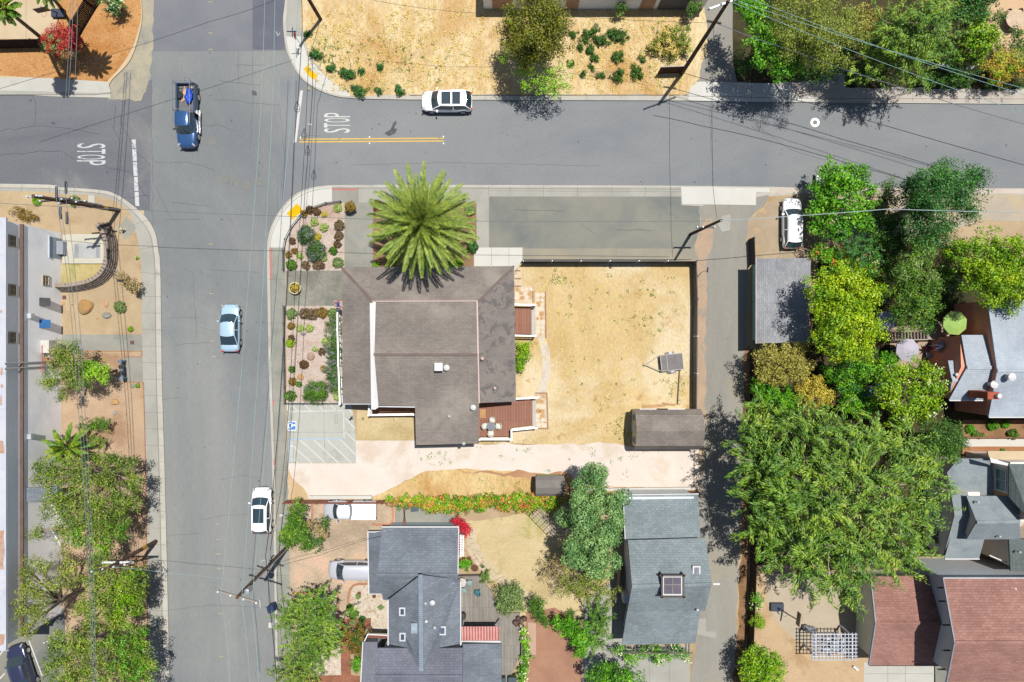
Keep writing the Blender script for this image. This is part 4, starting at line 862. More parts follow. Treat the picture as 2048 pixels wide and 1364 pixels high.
# --- house with the brick driveway
h2 = bld('blue_grey_house', 'blue grey shingled house with crossing gables beside the brick driveway', 860, 1220)
gable(h2, (764, 1054), (917.5, 1054), (755, 1149), (916, 1149), (918, 1240), (766, 1199), 3.3, 5.2, bl_sh, bluew, .4)
plane(h2, [(736, 1064, 2.7), (764, 1064, 3.35), (762, 1187, 3.35), (738, 1187, 2.7)], bl_sh)
walls(h2, [(737, 1066), (766, 1066), (766, 1185), (739, 1185)], 2.7, bluew, .3)
trimline(h2, [(764, 1053.5, 3.3), (917.5, 1053.5, 3.3)], .1); trimline(h2, [(736, 1063.5, 2.7), (764, 1063.5, 3.2)], .1); trimline(h2, [(736, 1063, 2.7), (738, 1187.5, 2.7), (763, 1187.5, 3.2)], .1); trimline(h2, [(917.5, 1054, 3.32), (916, 1149, 5.2)], .08)
R1, R2 = (841, 1150), (842.5, 1342)
zE = 4.6; zR = 6.6
plane(h2, [(841, 1150, zR - .3), (842.5, 1342, zR), (813, 1295, 5.4), (777, 1288, zE), (777, 1199, zE)], bl_sh)
plane(h2, [(841, 1150, zR - .3), (842.5, 1342, zR), (878, 1295, 5.4), (921, 1288, zE), (921, 1160, zE)], bl_sh)
mb = MB(); mb.bar(W(841, 1149, zR - .26), W(842.5, 1342, zR + .04), .36, .06)
for k in range(46):
    p = W(841 + 1.5 * k / 46, 1152 + 188 * k / 46, zR - .2 + .3 * k / 46); mb.bc(p, (.4, .06, .05))
part('ridge_cap', mb, pm('ridge_blue', c(150, 166, 182), .8), h2)
trimline(h2, [(776.5, 1199, zE), (776.5, 1290, zE)], .1); trimline(h2, [(921.5, 1162, zE), (921.5, 1290, zE)], .1)
walls(h2, [(777, 1203), (921, 1203), (921, 1292), (777, 1292)], zE, bluew, .3)
gable(h2, (755, 1296), (925, 1296), (750, 1352), (925, 1352), (925, 1420), (750, 1420), 4.2, 5.2, shingle('ribbed_grey', c(138, 142, 154), c(126, 130, 144), cm=c(104, 108, 122)), bluew, .4)
plane(h2, [(925.5, 1288, 3.4), (1003, 1288, 3.0), (1003, 1420, 3.0), (925.5, 1420, 3.4)], bl_sh)
walls(h2, [(926, 1290), (1002, 1290), (1002, 1420), (926, 1420)], 3.0, bluew, .3)
plane(h2, [(726, 1284, 3.0), (755, 1284, 3.4), (752, 1420, 3.4), (719, 1420, 3.0)], shingle('ribbed_grey_v', c(146, 150, 160), c(134, 138, 150), R(90), cm=c(110, 114, 128)))
walls(h2, [(724, 1286), (755, 1286), (752, 1420), (722, 1420)], 3.0, bluew, .3)
trimline(h2, [(726, 1283.5, 3.02), (719, 1420, 3.02)], .09); trimline(h2, [(736, 1268, 2.6), (775, 1270, 2.6)], .12); trimline(h2, [(736, 1268, 2.6), (728, 1284, 2.8)], .1)
mb = MB(); mb.bar(W(736, 1272, 2.4), W(775, 1273, 2.4), .3, .1); part('porch_beam', mb, pm('maroon_beam', c(150, 84, 70), .7), h2)
for x, y, z in ((805, 1222, 5.35), (805.6, 1272.5, 5.35)): skylight(h2, x, y, z, .42, .62, glass=pm('skylight_dark', c(84, 94, 110), .15))
skylight(h2, 885, 1260, 5.4, .5, .65, glass=pm('skylight_dark2', c(100, 112, 134), .15)); skylight(h2, 829, 1255, 6.05, .42, .75, glass=pm('skylight_pale', c(178, 196, 208), .2), frame=pm('sk_frame_pale', c(170, 186, 200), .5))
vent(h2, 866, 1202, 5.8, .45, .12, TRIM); vent(h2, 853.5, 1240, 6.1, .35, .12, TRIM, False); vent(h2, 870, 1252, 5.8, .4, .07); vent(h2, 852, 1204, 6.0, .4, .07); vent(h2, 771, 1060, 3.5, .35, .04, TRIM, False)
t = thing('striped_awning', 'red and white striped corrugated awning on the house terrace', 'awning', W(960, 1265)); mb = MB(); mw = MB(); n = 26
for k in range(n):
    x0, x1 = 923 + 75 * k / n, 923 + 75 * (k + 1) / n; zz = .02 if k % 2 else 0
    (mb if k % 2 else mw).slab([W(x0, 1253, 2.95 + zz), W(x1, 1253, 2.95 + zz), W(x1 + .5, 1281, 2.6 + zz), W(x0 + .5, 1281, 2.6 + zz)], .03)
part('red_stripes', mb, pm('awning_red', c(206, 112, 104), .6), t); part('pale_stripes', mw, pm('awning_pale', c(234, 190, 182), .6), t)
mb = MB(); mb.bar(W(922, 1284.5, 2.6), W(1001, 1284.5, 2.6), .3, .12)
for x in (934, 958, 996): mb.bar(W(x, 1284, 2.65), W(x, 1291, 2.65), .08)
part('front_beam', mb, TRIM, t)
for x in (925, 998): m = MB(); q = W(x, 1256, 2.8); m.bar((q.x, q.y, .1), (q.x, q.y, 2.8), .1); part('post', m, TRIM, t)
d3 = deck('wooden_deck', 'weathered grey timber deck behind the blue grey house', [(915, 1151), (964, 1151), (966, 1162), (985, 1186), (1000, 1226), (1040, 1226), (1040, 1310), (1002, 1400), (915, 1400)], .45, greyd)
# --- grey green workshop by the alley
h3 = bld('workshop', 'long grey green shingled workshop with large square skylight beside the alley', 1320, 1150, 'building')
q_, _ = walls(h3, [(1247, 990), (1396, 989), (1401, 1074), (1250, 1077)], 3.6, greyw, .3)
plane(h3, [(1246, 989, 3.4), (1396, 987, 3.4), (1401, 1074, 4.1), (1250, 1078, 4.1)], gr_sh)
gable(h3, (1256, 1080.5), (1411, 1076), (1264, 1172), (1423.5, 1168), (1410, 1222), (1254.5, 1224), 4.3, 6.2, gr_sh, greyw, .35)
plane(h3, [(1254.5, 1222, 4.32), (1400, 1221, 4.32), (1391, 1287, 3.0), (1243.5, 1290, 3.0)], gr_sh)
walls(h3, [(1256, 1215), (1398, 1215), (1389, 1280), (1246, 1282)], 3.2, greyw, .4)
trimline(h3, [(1246, 989.5, 3.35), (1397, 987.5, 3.35)], .08, TRIM); trimline(h3, [(1246, 989, 3.36), (1250, 1078, 4.06)], .06, TRIM)
p = W(1344, 1170, 6.25); mb = MB(); s = .92
for dx, dy, a, b in ((0, s, 2.2, .14), (0, -s, 2.2, .14), (s, 0, .14, 2.0), (-s, 0, .14, 2.0)): mb.bc((p.x + dx, p.y + dy, 6.55), (a, b, .12))
for i in (-1, 1):
    for j in (-1, 1): mb.bar((p.x + i * s, p.y + j * s, 5.6), (p.x + i * s, p.y + j * s, 6.6), .12)
part('skylight_frame', mb, pm('grey_timber', c(112, 104, 100), .85), h3)
f = skylight(h3, 1344, 1170, 6.3, 1.6, 1.55, frame=TRIM, glass=pm('skylight_glass_big', c(120, 112, 124), .06, coat=.6, spec=.8))
m = MB(); m.bc((p.x, p.y + .1, 6.46), (1.4, .05, .03)); m.bc((p.x, p.y, 6.461), (.05, 1.4, .03)); part('glazing_bar', m, pm('glz', c(170, 150, 140), .6), f)
skylight(h3, 1392, 1143, 5.6, .55, .95, frame=TRIM, glass=pm('skylight_grey', c(150, 154, 162), .15)); vent(h3, 1393, 1217, 4.5, .4, .06, TRIM)
mb = MB(); q = W(1256, 1170, 3); mb.bc((q.x - .2, q.y - 1.2, 2.6), (.5, .8, 1.2)); part('wall_unit', mb, STEEL, h3)
mb = MB(); q = W(1254, 1120, 3); mb.tube([(q.x, q.y + 1.5, 1), (q.x, q.y + 1.5, 3.5)], .06); mb.tube([(q.x, q.y - .5, 2.2), (q.x, q.y - 2.5, 3.3)], .04); part('wall_pipe', mb, STEEL, h3)
mb = MB()
for x in (1270, 1304, 1338, 1372, 1378): mb.bar(W(x, 1284, 2.9), W(x, 1308, 2.75), .1, .12)
mb.bar(W(1246, 1306, 2.7), W(1385, 1306, 2.7), .08)
part('eave_rafters', mb, pm('grey_rafter', c(120, 110, 104), .85), h3)
# --- garage with light shingles
g4 = bld('garage', 'garage with light grey shingled flat pitched roof and green west wall', 1565, 600, 'garage')
plane(g4, [(1512, 517, 3.2), (1622, 516, 2.8), (1617, 684, 2.8), (1512, 687, 3.2)], lt_sh)
m = MB(); a, b = W(1510, 522, 3.1), W(1612, 680, 2.8); m.prism([(W(1503.5, 527).x, a.y), (b.x, a.y), (b.x, b.y), (W(1503.5, 527).x, b.y)], 0, 2.7); part('wall', m, greenw, g4)
trimline(g4, [(1511.5, 516, 3.2), (1511.5, 687, 3.2)], .08, pm('pinkgrey_trim', c(206, 190, 190), .7)); 
m = MB(); q = W(1497, 603, 2); m.bar((W(1503, 600).x, q.y, 2.0), (W(1503, 600).x - .55, q.y, 2.1), .06); part('lamp_arm', m, pm('arm_blue', c(110, 160, 210), .5), g4)
# --- rust red house on the right
h5 = bld('red_house', 'rust red walled house with stepped pale grey gable roofs and brick chimney', 1985, 730)
gable(h5, (1975, 600), (2300, 600), (1994.5, 741), (2300, 741), (2300, 833), (1977, 834), 4.95, 6.0, pal_sh, rust_wall, .12)
gable(h5, (1923, 670), (1970, 670), (1934, 735), (1986, 735), (1971, 799), (1898, 800), 4.5, 5.4, pal_sh, rust_wall, .12)
gable(h5, (1896, 721), (1922, 721), (1904, 760), (1932, 760), (1930, 800), (1898, 800.5), 4.1, 4.75, pal_sh, rust_wall, .12)
m = MB(); a, b = W(1890, 672, 0), W(1975, 828, 0); m.box(W(1912, 700, 3).x, W(1900, 712, 3).y, 0, W(1985, 700, 3).x, W(1900, 672, 3).y, 3.9); part('wall', m, rust_wall, h5)
m = MB(); m.box(W(1930, 650, 0).x, W(0, 668, 0).y, 0, W(1985, 650).x, W(0, 640, 0).y, 3.3); part('wall', m, pm('orange_stucco', c(250, 170, 96), .9, var=.1), h5)
window_on(h5, (W(1930, 650).x - .01, W(0, 655).y, 2.2), (0, 1, 0), 1.0, .9, DARK, pm('lime_glass', c(150, 190, 110), .15), n=(-1, 0, 0), muntin=(2, 1))
m = MB(); q = W(1985, 791, 7); m.box(q.x - .55, q.y - .3, 3, q.x + .45, q.y + .3, 7.2); ch = part('chimney', m, pm('chimney_brick', c(190, 96, 66), .9), h5)
m = MB(); m.lathe((q.x + .2, q.y, 7.2), [(.2, 0), (.2, .4), (.1, .42)], 10); part('chimney_pot', m, TRIM, ch)
vent(h5, 2013, 753, 5.9, .7, .18, TRIM); vent(h5, 1978, 768, 5.0, .7, .18, TRIM); vent(h5, 1910, 749, 4.6, .3, .08, TRIM)
trimline(h5, [(1898, 800.8, 4.4), (1970, 800.8, 4.4)], .1, TRIM, 'gutter'); trimline(h5, [(1977, 834.5, 4.95), (2300, 834, 4.95)], .1, TRIM, 'gutter')
for k, (x, y) in enumerate(((1905, 684), (1905, 700))): window_on(h5, (W(1912, 700, 3).x - .01, W(0, y, 2).y, 1.9), (0, 1, 0), .7, 1.3, DARK, GLASS, n=(-1, 0, 0))
# --- taupe house complex
h6 = bld('taupe_house', 'taupe sided house with many grey roofs and white framed windows', 1960, 1030)
plane(h6, [(1917, 917, 3.6), (1980, 917, 4.0), (1988, 990, 4.0), (1904, 991, 3.4), (1894, 945, 3.4)], h6_sh)
walls(h6, [(1900, 920), (1985, 920), (1985, 988), (1906, 988)], 3.5, taupe, .3)
m = MB(); a, b = W(1980, 922, 6), W(2018, 992, 6); m.box(W(1988, 950, 4).x, b.y + .1, 0, b.x + 8, a.y - .1, 6.0); part('dormer_wall', m, taupe, h6)
window_on(h6, (W(1988, 950, 4).x - .01, W(0, 960, 5).y, 4.9), (0, 1, 0), 1.9, 1.3, TRIM, pm('teal_glass', c(110, 150, 150), .12), n=(-1, 0, 0), muntin=(2, 1))
plane(h6, [(2018, 928, 6.1), (2300, 928, 6.1), (2300, 1040, 7.4), (2060, 1040, 7.4), (2018, 994, 6.1)], h6_dk)
plane(h6, [(1980, 915, 5.9), (2018, 927, 6.0), (2018, 932, 6.0), (1982, 925, 5.9)], TRIM, name='parapet', th=.15)
plane(h6, [(1975, 902, 4.6), (2300, 902, 4.6), (2300, 927, 4.6), (1980, 920, 4.6)], tan, name='flat_roof', th=.15)
gable(h6, (1933, 992), (2040, 992), (1953.5, 1044), (2040, 1043), (2040, 1078.5), (1933, 1079), 4.9, 6.3, h6_sh, taupe, .4)
pr = [(W(0, y, z).y, z) for y, z in ((984, 4.1), (1030, 4.6), (1110, 3.1))]; X6 = 39.2
mb = MB(); n6 = [(pr[0][0], 0)] + pr + [(pr[2][0], 0)]; mb.add([(x, y, z) for x in (X6, X6 + 2.5) for y, z in n6], [(4, 3, 2, 1, 0), (5, 6, 7, 8, 9)] + [(k, k + 1, 6 + k, 5 + k) for k in range(4)]); part('low_wall', mb, taupe, h6)
mb = MB()
for (ya, za_), (yb, zb) in zip(pr[:-1], pr[1:]): mb.slab([(X6 - .12, ya, za_ + .12), (X6 + 1.4, ya, za_ + .12), (X6 + 1.4, yb, zb + .12), (X6 - .12, yb, zb + .12)], .1)
part('roof', mb, h6_sh, h6)
plane(h6, [(1901, 1075.5, 3.9), (1969, 1078, 4.0), (1958, 1117, 3.4), (1889, 1117, 3.4)], h6_sh)
xw = X6 - .005
window_on(h6, (xw, W(0, 1013, 2.1).y, 2.1), (0, 1, 0), 1.9, 1.3, TRIM, GLASS, n=(-1, 0, 0), muntin=(4, 3)); window_on(h6, (xw, W(0, 1071, 1.9).y, 1.9), (0, 1, 0), 1.4, 1.1, TRIM, GLASS, n=(-1, 0, 0), muntin=(2, 1))
plane(h6, [(2018, 1078, 4.9), (2300, 1078, 6.0), (2300, 1150, 6.0), (2021, 1142, 4.9)], h6_dk)
walls(h6, [(2022, 1080), (2290, 1080), (2290, 1138), (2024, 1136)], 4.9, taupe, .1)
trimline(h6, [(1904, 992, 3.45), (1988, 992, 3.9), (2018, 994, 4.9)], .12, pm('cream_trim', c(226, 218, 200), .7)); trimline(h6, [(1889, 1117.5, 3.4), (1958, 1117.5, 3.4)], .1)
trimline(h6, [(1978, 1110, 4.0), (2017, 1127, 4.0)], .1)
for x, y, z in ((1951, 1003, 5.4), (1994, 1071, 5.2), (2034, 1102, 5.2), (2042, 1032, 6.3)): vent(h6, x, y, z, .4, .05, TRIM)
# --- red roofed pair
h7 = bld('red_roof_house', 'single storey house with red shingled gable roof behind the white slab', 1810, 1245, group='red roofed houses')
gable(h7, (1741, 1153), (1886, 1151), (1751, 1245.6), (1893, 1245.6), (1884, 1330), (1738, 1330), 3.4, 5.0, red_sh, cream, .5)
trimline(h7, [(1740.5, 1150, 3.4), (1750.5, 1245.6, 5.0), (1737.5, 1330, 3.4)], .1, pm('blue_grey_trim', c(160, 170, 184), .6)); trimline(h7, [(1738, 1330.5, 3.35), (1884, 1330.5, 3.35)], .08, brownfas, 'gutter')
h8 = bld('red_roof_house', 'taller house with red shingled gable roof at the right edge', 1970, 1270, group='red roofed houses')
gable(h8, (1886, 1156), (2300, 1156), (1909, 1284), (2300, 1284), (2300, 1364), (1893, 1364), 6.6, 8.8, red_sh, greyw, .6)
trimline(h8, [(1885.5, 1156, 6.6), (1908.5, 1284, 8.8), (1892.5, 1366, 6.6)], .1, pm('blue_grey_trim', c(160, 170, 184), .6)); trimline(h8, [(1886, 1155.5, 6.6), (2300, 1155.5, 6.6)], .08, STEEL, 'gutter')
mb = MB()
for y, z in ((1178, 6.5), (1205, 6.9), (1253, 7.7), (1304, 7.7), (1342, 6.7)): q = W(1893 + (13 if 1220 < y < 1320 else 3), y, z); mb.bar(q - Vector((.7, 0, .3)), q - Vector((.05, 0, .3)), .1)
part('rafter_tail', mb, DARK, h8)
for x, y in ((2027, 1177), (2046, 1181), (2019, 1201)): vent(h8, x, y, 6.7, .25, .09, pm('pink_vent', c(226, 206, 204), .6))
# --- white building at the top edge
h9 = bld('white_building', 'white walled building with tan garage doors along the top edge', 1180, -40, 'building')
mb = MB(); a = W(968, 15); b = W(1405, 19); mb.box(a.x, b.y, 0, b.x, b.y + 12, 3.2); part('wall', mb, stucco_w, h9)
mb = MB(); mb.box(a.x - .2, b.y - .02, 3.2, b.x + .2, b.y + 12, 3.4); part('roof', mb, br_sh, h9)
for x0, x1 in ((985, 1025), (1130, 1155), (1277, 1305), (1313, 1370)):
    m = MB(); p, q = W(x0, 18), W(x1, 18); m.box(p.x, b.y - .06, .1, q.x, b.y, 2.2); part('garage_door', m, pm('tan_door', c(226, 180, 150), .8) if x0 < 1310 else pm('grey_grille', c(120, 118, 128), .7), h9)
# ---------------------------------------------------------------- foliage
def leaf_mesh(name, P, N, T, ln_, wd, mat, off):
    """P positions, N normals, T leaf directions: one folded diamond per leaf"""
    n = len(P); P = P - np.array(off)[None]
    T = T - N * np.sum(T * N, 1, keepdims=True); T /= np.linalg.norm(T, axis=1, keepdims=True) + 1e-9
    B = np.cross(N, T); ln_ = ln_[:, None]; wd = wd[:, None]
    v = np.stack([P - T * ln_ * .5, P + B * wd * .5 - T * ln_ * .05, P + T * ln_ * .5, P - B * wd * .5 - T * ln_ * .05], 1).reshape(-1, 3)
    me = bpy.data.meshes.new(name); me.vertices.add(n * 4); me.vertices.foreach_set('co', v.astype(np.float32).ravel())
    me.loops.add(n * 4); me.loops.foreach_set('vertex_index', np.arange(n * 4, dtype=np.int32))
    me.polygons.add(n); me.polygons.foreach_set('loop_start', np.arange(0, n * 4, 4, dtype=np.int32))
    me.materials.append(mat); me.update(calc_edges=True); return me
def unit(a): return a / (np.linalg.norm(a, axis=1, keepdims=True) + 1e-9)
def foliage(blobs, rs, clump=.6, dens=1.0, leaf=.3, asp=.5, style='leaf', fill=.75, low=-.25, per=26, jit=.25, core=None, amp=.7):
    core = (.7 if dens > .9 else .22) if core is None else core
    if leaf > .19: leaf *= .7; per = int(per * 2.1); dens *= .84; clump *= 1.06
    """blobs: (x,y,z,rx,ry,rz) real metres. leaves gathered in clumps over and inside each blob"""
    P = []; N = []; T = []
    for (x, y, z, rx, ry, rz) in blobs:
        area = (rx * ry + rx * rz + ry * rz) * 4.19 / 3 * 1.2
        nc = max(5, int(area / (clump * clump) * 1.15 * dens))
        d = unit(rs.normal(size=(nc * 3, 3))); d = d[d[:, 2] > low][:nc]
        nz = np.array([mnoise.noise(Vector((q[0] * 2.1 + x, q[1] * 2.1 + y, q[2] * 2.1))) for q in d])
        rad = np.where(rs.random(len(d)) < fill, rs.uniform(.72, 1.0, len(d)), rs.uniform(.3, .72, len(d))) * (1 + nz * amp + rs.normal(0, jit * .35, len(d)))
        cc = np.array([x, y, z]) + d * rad[:, None] * np.array([rx, ry, rz])
        out = unit(d * np.array([1 / rx, 1 / ry, 1 / rz]))
        cr = clump * rs.uniform(.55, 1.25, len(d))
        for k in range(len(d)):
            m = max(4, int(per * (cr[k] / clump) ** 2))
            e = unit(rs.normal(size=(m, 3))); r = rs.random(m) ** .45
            if style == 'frond':
                ax = unit((out[k] + np.array([0, 0, .1]) + rs.normal(0, .5, 3))[None])[0]
                t = rs.uniform(-1, 1.2, m); p = cc[k] + ax * t[:, None] * cr[k] * 1.3 + e * (r * cr[k] * .35)[:, None]
                tt = ax[None] + e * .55; nn = unit(np.array([0, 0, .8]) + e * .6 + out[k] * .4)
            elif style == 'puff':
                p = cc[k] + e * (np.maximum(r, .8) * cr[k])[:, None]; tt = rs.normal(size=(m, 3)); nn = unit(e + rs.normal(0, .35, (m, 3)))
            else:
                p = cc[k] + e * (np.maximum(r, .45) * cr[k] * .95)[:, None] * np.array([1, 1, .85]); tt = e * .6 + out[k] * .4 + rs.normal(0, .6, (m, 3))
                nn = unit(out[k] * .25 + np.array([0, 0, .3]) + e * .8 + rs.normal(0, .4, (m, 3)))
            P.append(p); N.append(nn); T.append(tt)
        if core:
            v = rx * ry * rz * 4.19; m = int(v ** .8 * 28 * core * (.3 / max(leaf, .15)) ** 2); e = unit(rs.normal(size=(m, 3))); r = rs.random(m) ** .5 * .72
            P.append(np.array([x, y, z - rz * .1]) + e * r[:, None] * np.array([rx, ry, rz])); N.append(unit(rs.normal(0, .5, (m, 3)) + np.array([0, 0, .8]))); T.append(rs.normal(size=(m, 3)))
    P = np.concatenate(P); N = np.concatenate(N); T = unit(np.concatenate(T)); keep = P[:, 2] > .16
    P, N, T = P[keep], N[keep], T[keep]; n = len(P); L = leaf * rs.uniform(.65, 1.35, n)
    return P, N, T, L, L * asp
LM = {
 'olive': leafm('leaf_olive', c(54, 62, 14), c(104, 110, 30), c(160, 154, 56)),
 'olive2': leafm('leaf_dull_olive', c(74, 88, 34), c(122, 136, 62), c(172, 176, 92)),
 'lime': leafm('leaf_lime', c(76, 124, 20), c(138, 186, 50), c(192, 214, 88), .4),
 'bright': leafm('leaf_bright', c(34, 92, 12), c(84, 148, 26), c(152, 198, 50), .3),
 'mid': leafm('leaf_mid', c(38, 72, 20), c(76, 118, 38), c(140, 168, 66)),
 'dark': leafm('leaf_dark', c(22, 62, 30), c(50, 104, 50), c(98, 150, 78)),
 'deep': leafm('leaf_deep', c(28, 62, 22), c(58, 98, 38), c(100, 140, 56)),
 'yellow': leafm('leaf_yellow', c(70, 112, 0), c(138, 170, 10), c(200, 206, 36), .3),
 'chart': leafm('leaf_chartreuse', c(52, 98, 4), c(112, 156, 18), c(184, 200, 44), .3),
 'feather': leafm('leaf_feather', c(44, 78, 26), c(92, 130, 46), c(168, 182, 68), .25, .5),
 'street': leafm('leaf_street', c(54, 76, 28), c(102, 128, 50), c(164, 172, 80), .25),
 'blue': leafm('leaf_blue_green', c(50, 92, 64), c(108, 146, 108), c(168, 196, 152), .2),
 'tanleaf': leafm('leaf_tan', c(112, 108, 58), c(160, 150, 88), c(192, 180, 116)),
 'gold': leafm('leaf_gold', c(150, 130, 50), c(190, 168, 76), c(214, 194, 104)),
 'grey': leafm('leaf_grey_green', c(76, 98, 66), c(118, 140, 100), c(154, 172, 130)),
 'lav': leafm('leaf_lavender', c(92, 98, 126), c(118, 122, 150), c(150, 150, 178)),
 'purple': leafm('leaf_purple', c(84, 74, 66), c(118, 96, 92), c(140, 126, 108)),
 'burg': leafm('leaf_burgundy', c(72, 50, 46), c(98, 70, 60), c(130, 104, 84)),
 'russet': leafm('leaf_russet', c(96, 74, 34), c(132, 104, 50), c(168, 136, 70)),
 'straw': leafm('leaf_straw', c(196, 166, 112), c(216, 188, 134), c(230, 208, 160), .2),
 'sage': leafm('leaf_sage', c(120, 140, 92), c(160, 178, 122), c(194, 204, 152)),
 'fred': leafm('flower_red', c(190, 20, 60), c(218, 30, 74), c(236, 70, 100)),
 'fred2': leafm('flower_brick_red', c(176, 44, 58), c(206, 58, 70), c(222, 96, 96)),
 'forange': leafm('flower_orange', c(226, 106, 40), c(240, 130, 60), c(250, 160, 90)),
 'fsalmon': leafm('flower_salmon', c(226, 120, 80), c(240, 146, 104), c(246, 176, 136)),
 'fwhite': leafm('flower_white', c(226, 226, 220), c(240, 240, 236), c(250, 250, 250)),
 'fyel': leafm('flower_yellow', c(216, 180, 20), c(232, 200, 40), c(244, 220, 80)),
 'flil': leafm('flower_lilac', c(150, 150, 200), c(170, 170, 214), c(190, 190, 226)),
 'dry': leafm('leaf_dry', c(134, 112, 96), c(160, 138, 120), c(186, 166, 146)),
 'palm': leafm('palm_leaf', c(74, 100, 52), c(122, 142, 72), c(168, 174, 92), .2, 1.4),
 'palmtip': leafm('palm_leaf_tip', c(160, 170, 50), c(196, 196, 74), c(216, 208, 96), .3),
 'palm2': leafm('palm_leaf_green', c(36, 84, 16), c(84, 128, 30), c(180, 172, 56), .3, .9),
}
BARK = gm('bark', c(128, 110, 92), c(150, 132, 112), 3, c(100, 86, 72), 2, (.5, .7), .25, 9, stretch=(1, 1, .3))
BARKP = gm('pale_bark', c(176, 160, 138), c(196, 182, 160), 3, c(140, 126, 108), 2, (.5, .7), .2, 9)
def crown_part(t, blobs, matkey, rs, name='crown', **k):
    P, N, T, L, Wd = foliage(blobs, rs, **k); off = t.location
    me = leaf_mesh(name, P, N, T, L, Wd, LM[matkey], off); o = bpy.data.objects.new(name, me); o.parent = t; link(o); return o
TS = [0]
def tree(name, label, blobs_px, matkey, group=None, h=None, trunk=.22, base=None, flower=None, fl_n=.1, twigs=0, cat='tree', bark=None, flat=.75, extra=None, limbs=True, **k):
    """blobs_px: (px, py, r_px, z) - photo place of each part of the crown and its real height"""
    TS[0] += 1; rs = np.random.RandomState(TS[0] * 7 + 3); rnd = random.Random(TS[0])
    bl = []
    for b in blobs_px:
        px, py, r, z = b[:4]; fz = b[4] if len(b) > 4 else flat; p = W(px, py, z); rm = r * (H - z) / FP
        bl.append((p.x, p.y, z, rm, rm, max(rm * fz, .25)))
    cx = sum(b[0] * b[3] for b in bl) / sum(b[3] for b in bl); cy = sum(b[1] * b[3] for b in bl) / sum(b[3] for b in bl)
    if base: q = W(*base); cx, cy = q.x, q.y
    t = thing(name, label, cat, (cx, cy, .1), group)
    crown_part(t, bl, matkey, rs, **k)
    if extra: crown_part(t, [bl[i] for i in extra[1]], extra[0], rs, name='crown', **{**k, 'dens': extra[2], 'core': 0})
    if flower:
        kk = dict(k); kk.pop('core', None); kk.update(style='leaf', per=5, clump=.35, leaf=k.get('fleaf', .2), asp=.9, dens=fl_n, fill=1, low=.1, core=0); kk.pop('fleaf', None)
        crown_part(t, [(a, b_, d_, e * 1.03, f * 1.03, g * 1.05) for a, b_, d_, e, f, g in bl], flower, rs, name='blooms', **kk)['kind'] = 'stuff'
    if trunk:
        zt = min(b[2] for b in bl) ; zc = max(.6, zt * .55); m = MB(); bs = Vector((cx, cy, 0)); fk = Vector((cx + rnd.uniform(-.2, .2), cy + rnd.uniform(-.2, .2), zc))
        m.tube([bs, bs.lerp(fk, .5) + Vector((rnd.uniform(-.1, .1), rnd.uniform(-.1, .1), 0)), fk], [trunk * 1.3, trunk, trunk * .85], 8)
        if limbs:
            for b in bl:
                c0 = Vector((b[0], b[1], b[2])); md = fk.lerp(c0, .5) + Vector((rnd.uniform(-.3, .3), rnd.uniform(-.3, .3), .2))
                m.tube([fk, md, c0], [trunk * .6, trunk * .4, trunk * .18], 6)
                for j in range(2 + twigs):
                    a = rnd.uniform(0, 6.28); e = c0 + Vector((math.cos(a) * b[3] * .85, math.sin(a) * b[4] * .85, b[5] * rnd.uniform(.1, .6)))
                    m2 = c0.lerp(e, .5) + Vector((rnd.uniform(-.2, .2),) * 3); m.tube([md if j % 2 else c0, m2, e], [trunk * .22, trunk * .14, trunk * .05], 5)
        part('trunk', m, bark or BARK, t)
    return t
GT = 'trees and big shrubs round the gardens'
# north
tree('pine_tree', 'olive green bushy tree standing in the dry lot north of the side street', [(1030, 42, 34, 6), (1085, 22, 46, 8), (1075, 62, 42, 7.5), (1112, 72, 34, 6.5), (1042, 88, 34, 6), (1092, 98, 32, 5.5), (1015, 75, 24, 4.5), (1065, -5, 40, 7), (1115, 40, 30, 6.5), (1060, 115, 26, 5)], 'olive', clump=.66, leaf=.24, per=44, flat=.85, dens=1.3)
tree('small_tree', 'lime green open tree hanging over the kerb of the side street', [(1085, 160, 34, 3.8), (1120, 160, 22, 3.6), (1050, 150, 22, 3.6), (1010, 112, 18, 3), (1060, 175, 18, 3.4), (1105, 180, 20, 3.2), (1045, 125, 14, 3), (1128, 140, 16, 3)], 'lime', trunk=.12, clump=.45, leaf=.24, per=20, flat=.4, dens=.75, twigs=2, bark=BARKP)
tree('broadleaf_tree', 'bright green tree at the corner of the north alley', [(1508, 35, 32, 6.5), (1520, 75, 34, 6.5), (1536, 110, 34, 6), (1562, 138, 28, 5.5), (1495, 10, 28, 6), (1580, 130, 24, 5)], 'bright', clump=.55, leaf=.34, per=24)
tree('cypress_tree', 'tall dull olive tree behind the bright green corner tree', [(1585, 60, 44, 8.5), (1635, 25, 46, 9), (1660, 85, 46, 9), (1615, 105, 34, 7), (1570, 10, 36, 8), (1690, 40, 34, 8), (1600, 80, 40, 7.5), (1650, 120, 26, 6), (1700, 75, 26, 6.5)], 'olive2', clump=.75, leaf=.24, per=44, asp=.4, dens=1.2)
tree('flowering_tree', 'yellowish tan crowned small tree between two taller green trees', [(1718, 62, 26, 6), (1740, 35, 26, 6), (1725, 25, 18, 6)], 'tanleaf', trunk=.14, clump=.5, leaf=.22)
tree('acacia_tree', 'wide mid green spreading tree under the power lines beside the north pavement', [(1790, 50, 46, 7.5), (1850, 40, 50, 8.5), (1885, 80, 40, 7.5), (1830, 108, 44, 7), (1770, 112, 36, 6), (1765, 150, 26, 4.5), (1720, 150, 26, 4), (1870, 25, 40, 8.5), (1840, 150, 26, 4.5), (1800, 135, 34, 5), (1745, 120, 26, 5), (1815, 75, 50, 8), (1740, 85, 24, 5)], 'feather', clump=.6, leaf=.3, per=34, style='frond', asp=.3, twigs=1, bark=BARKP)
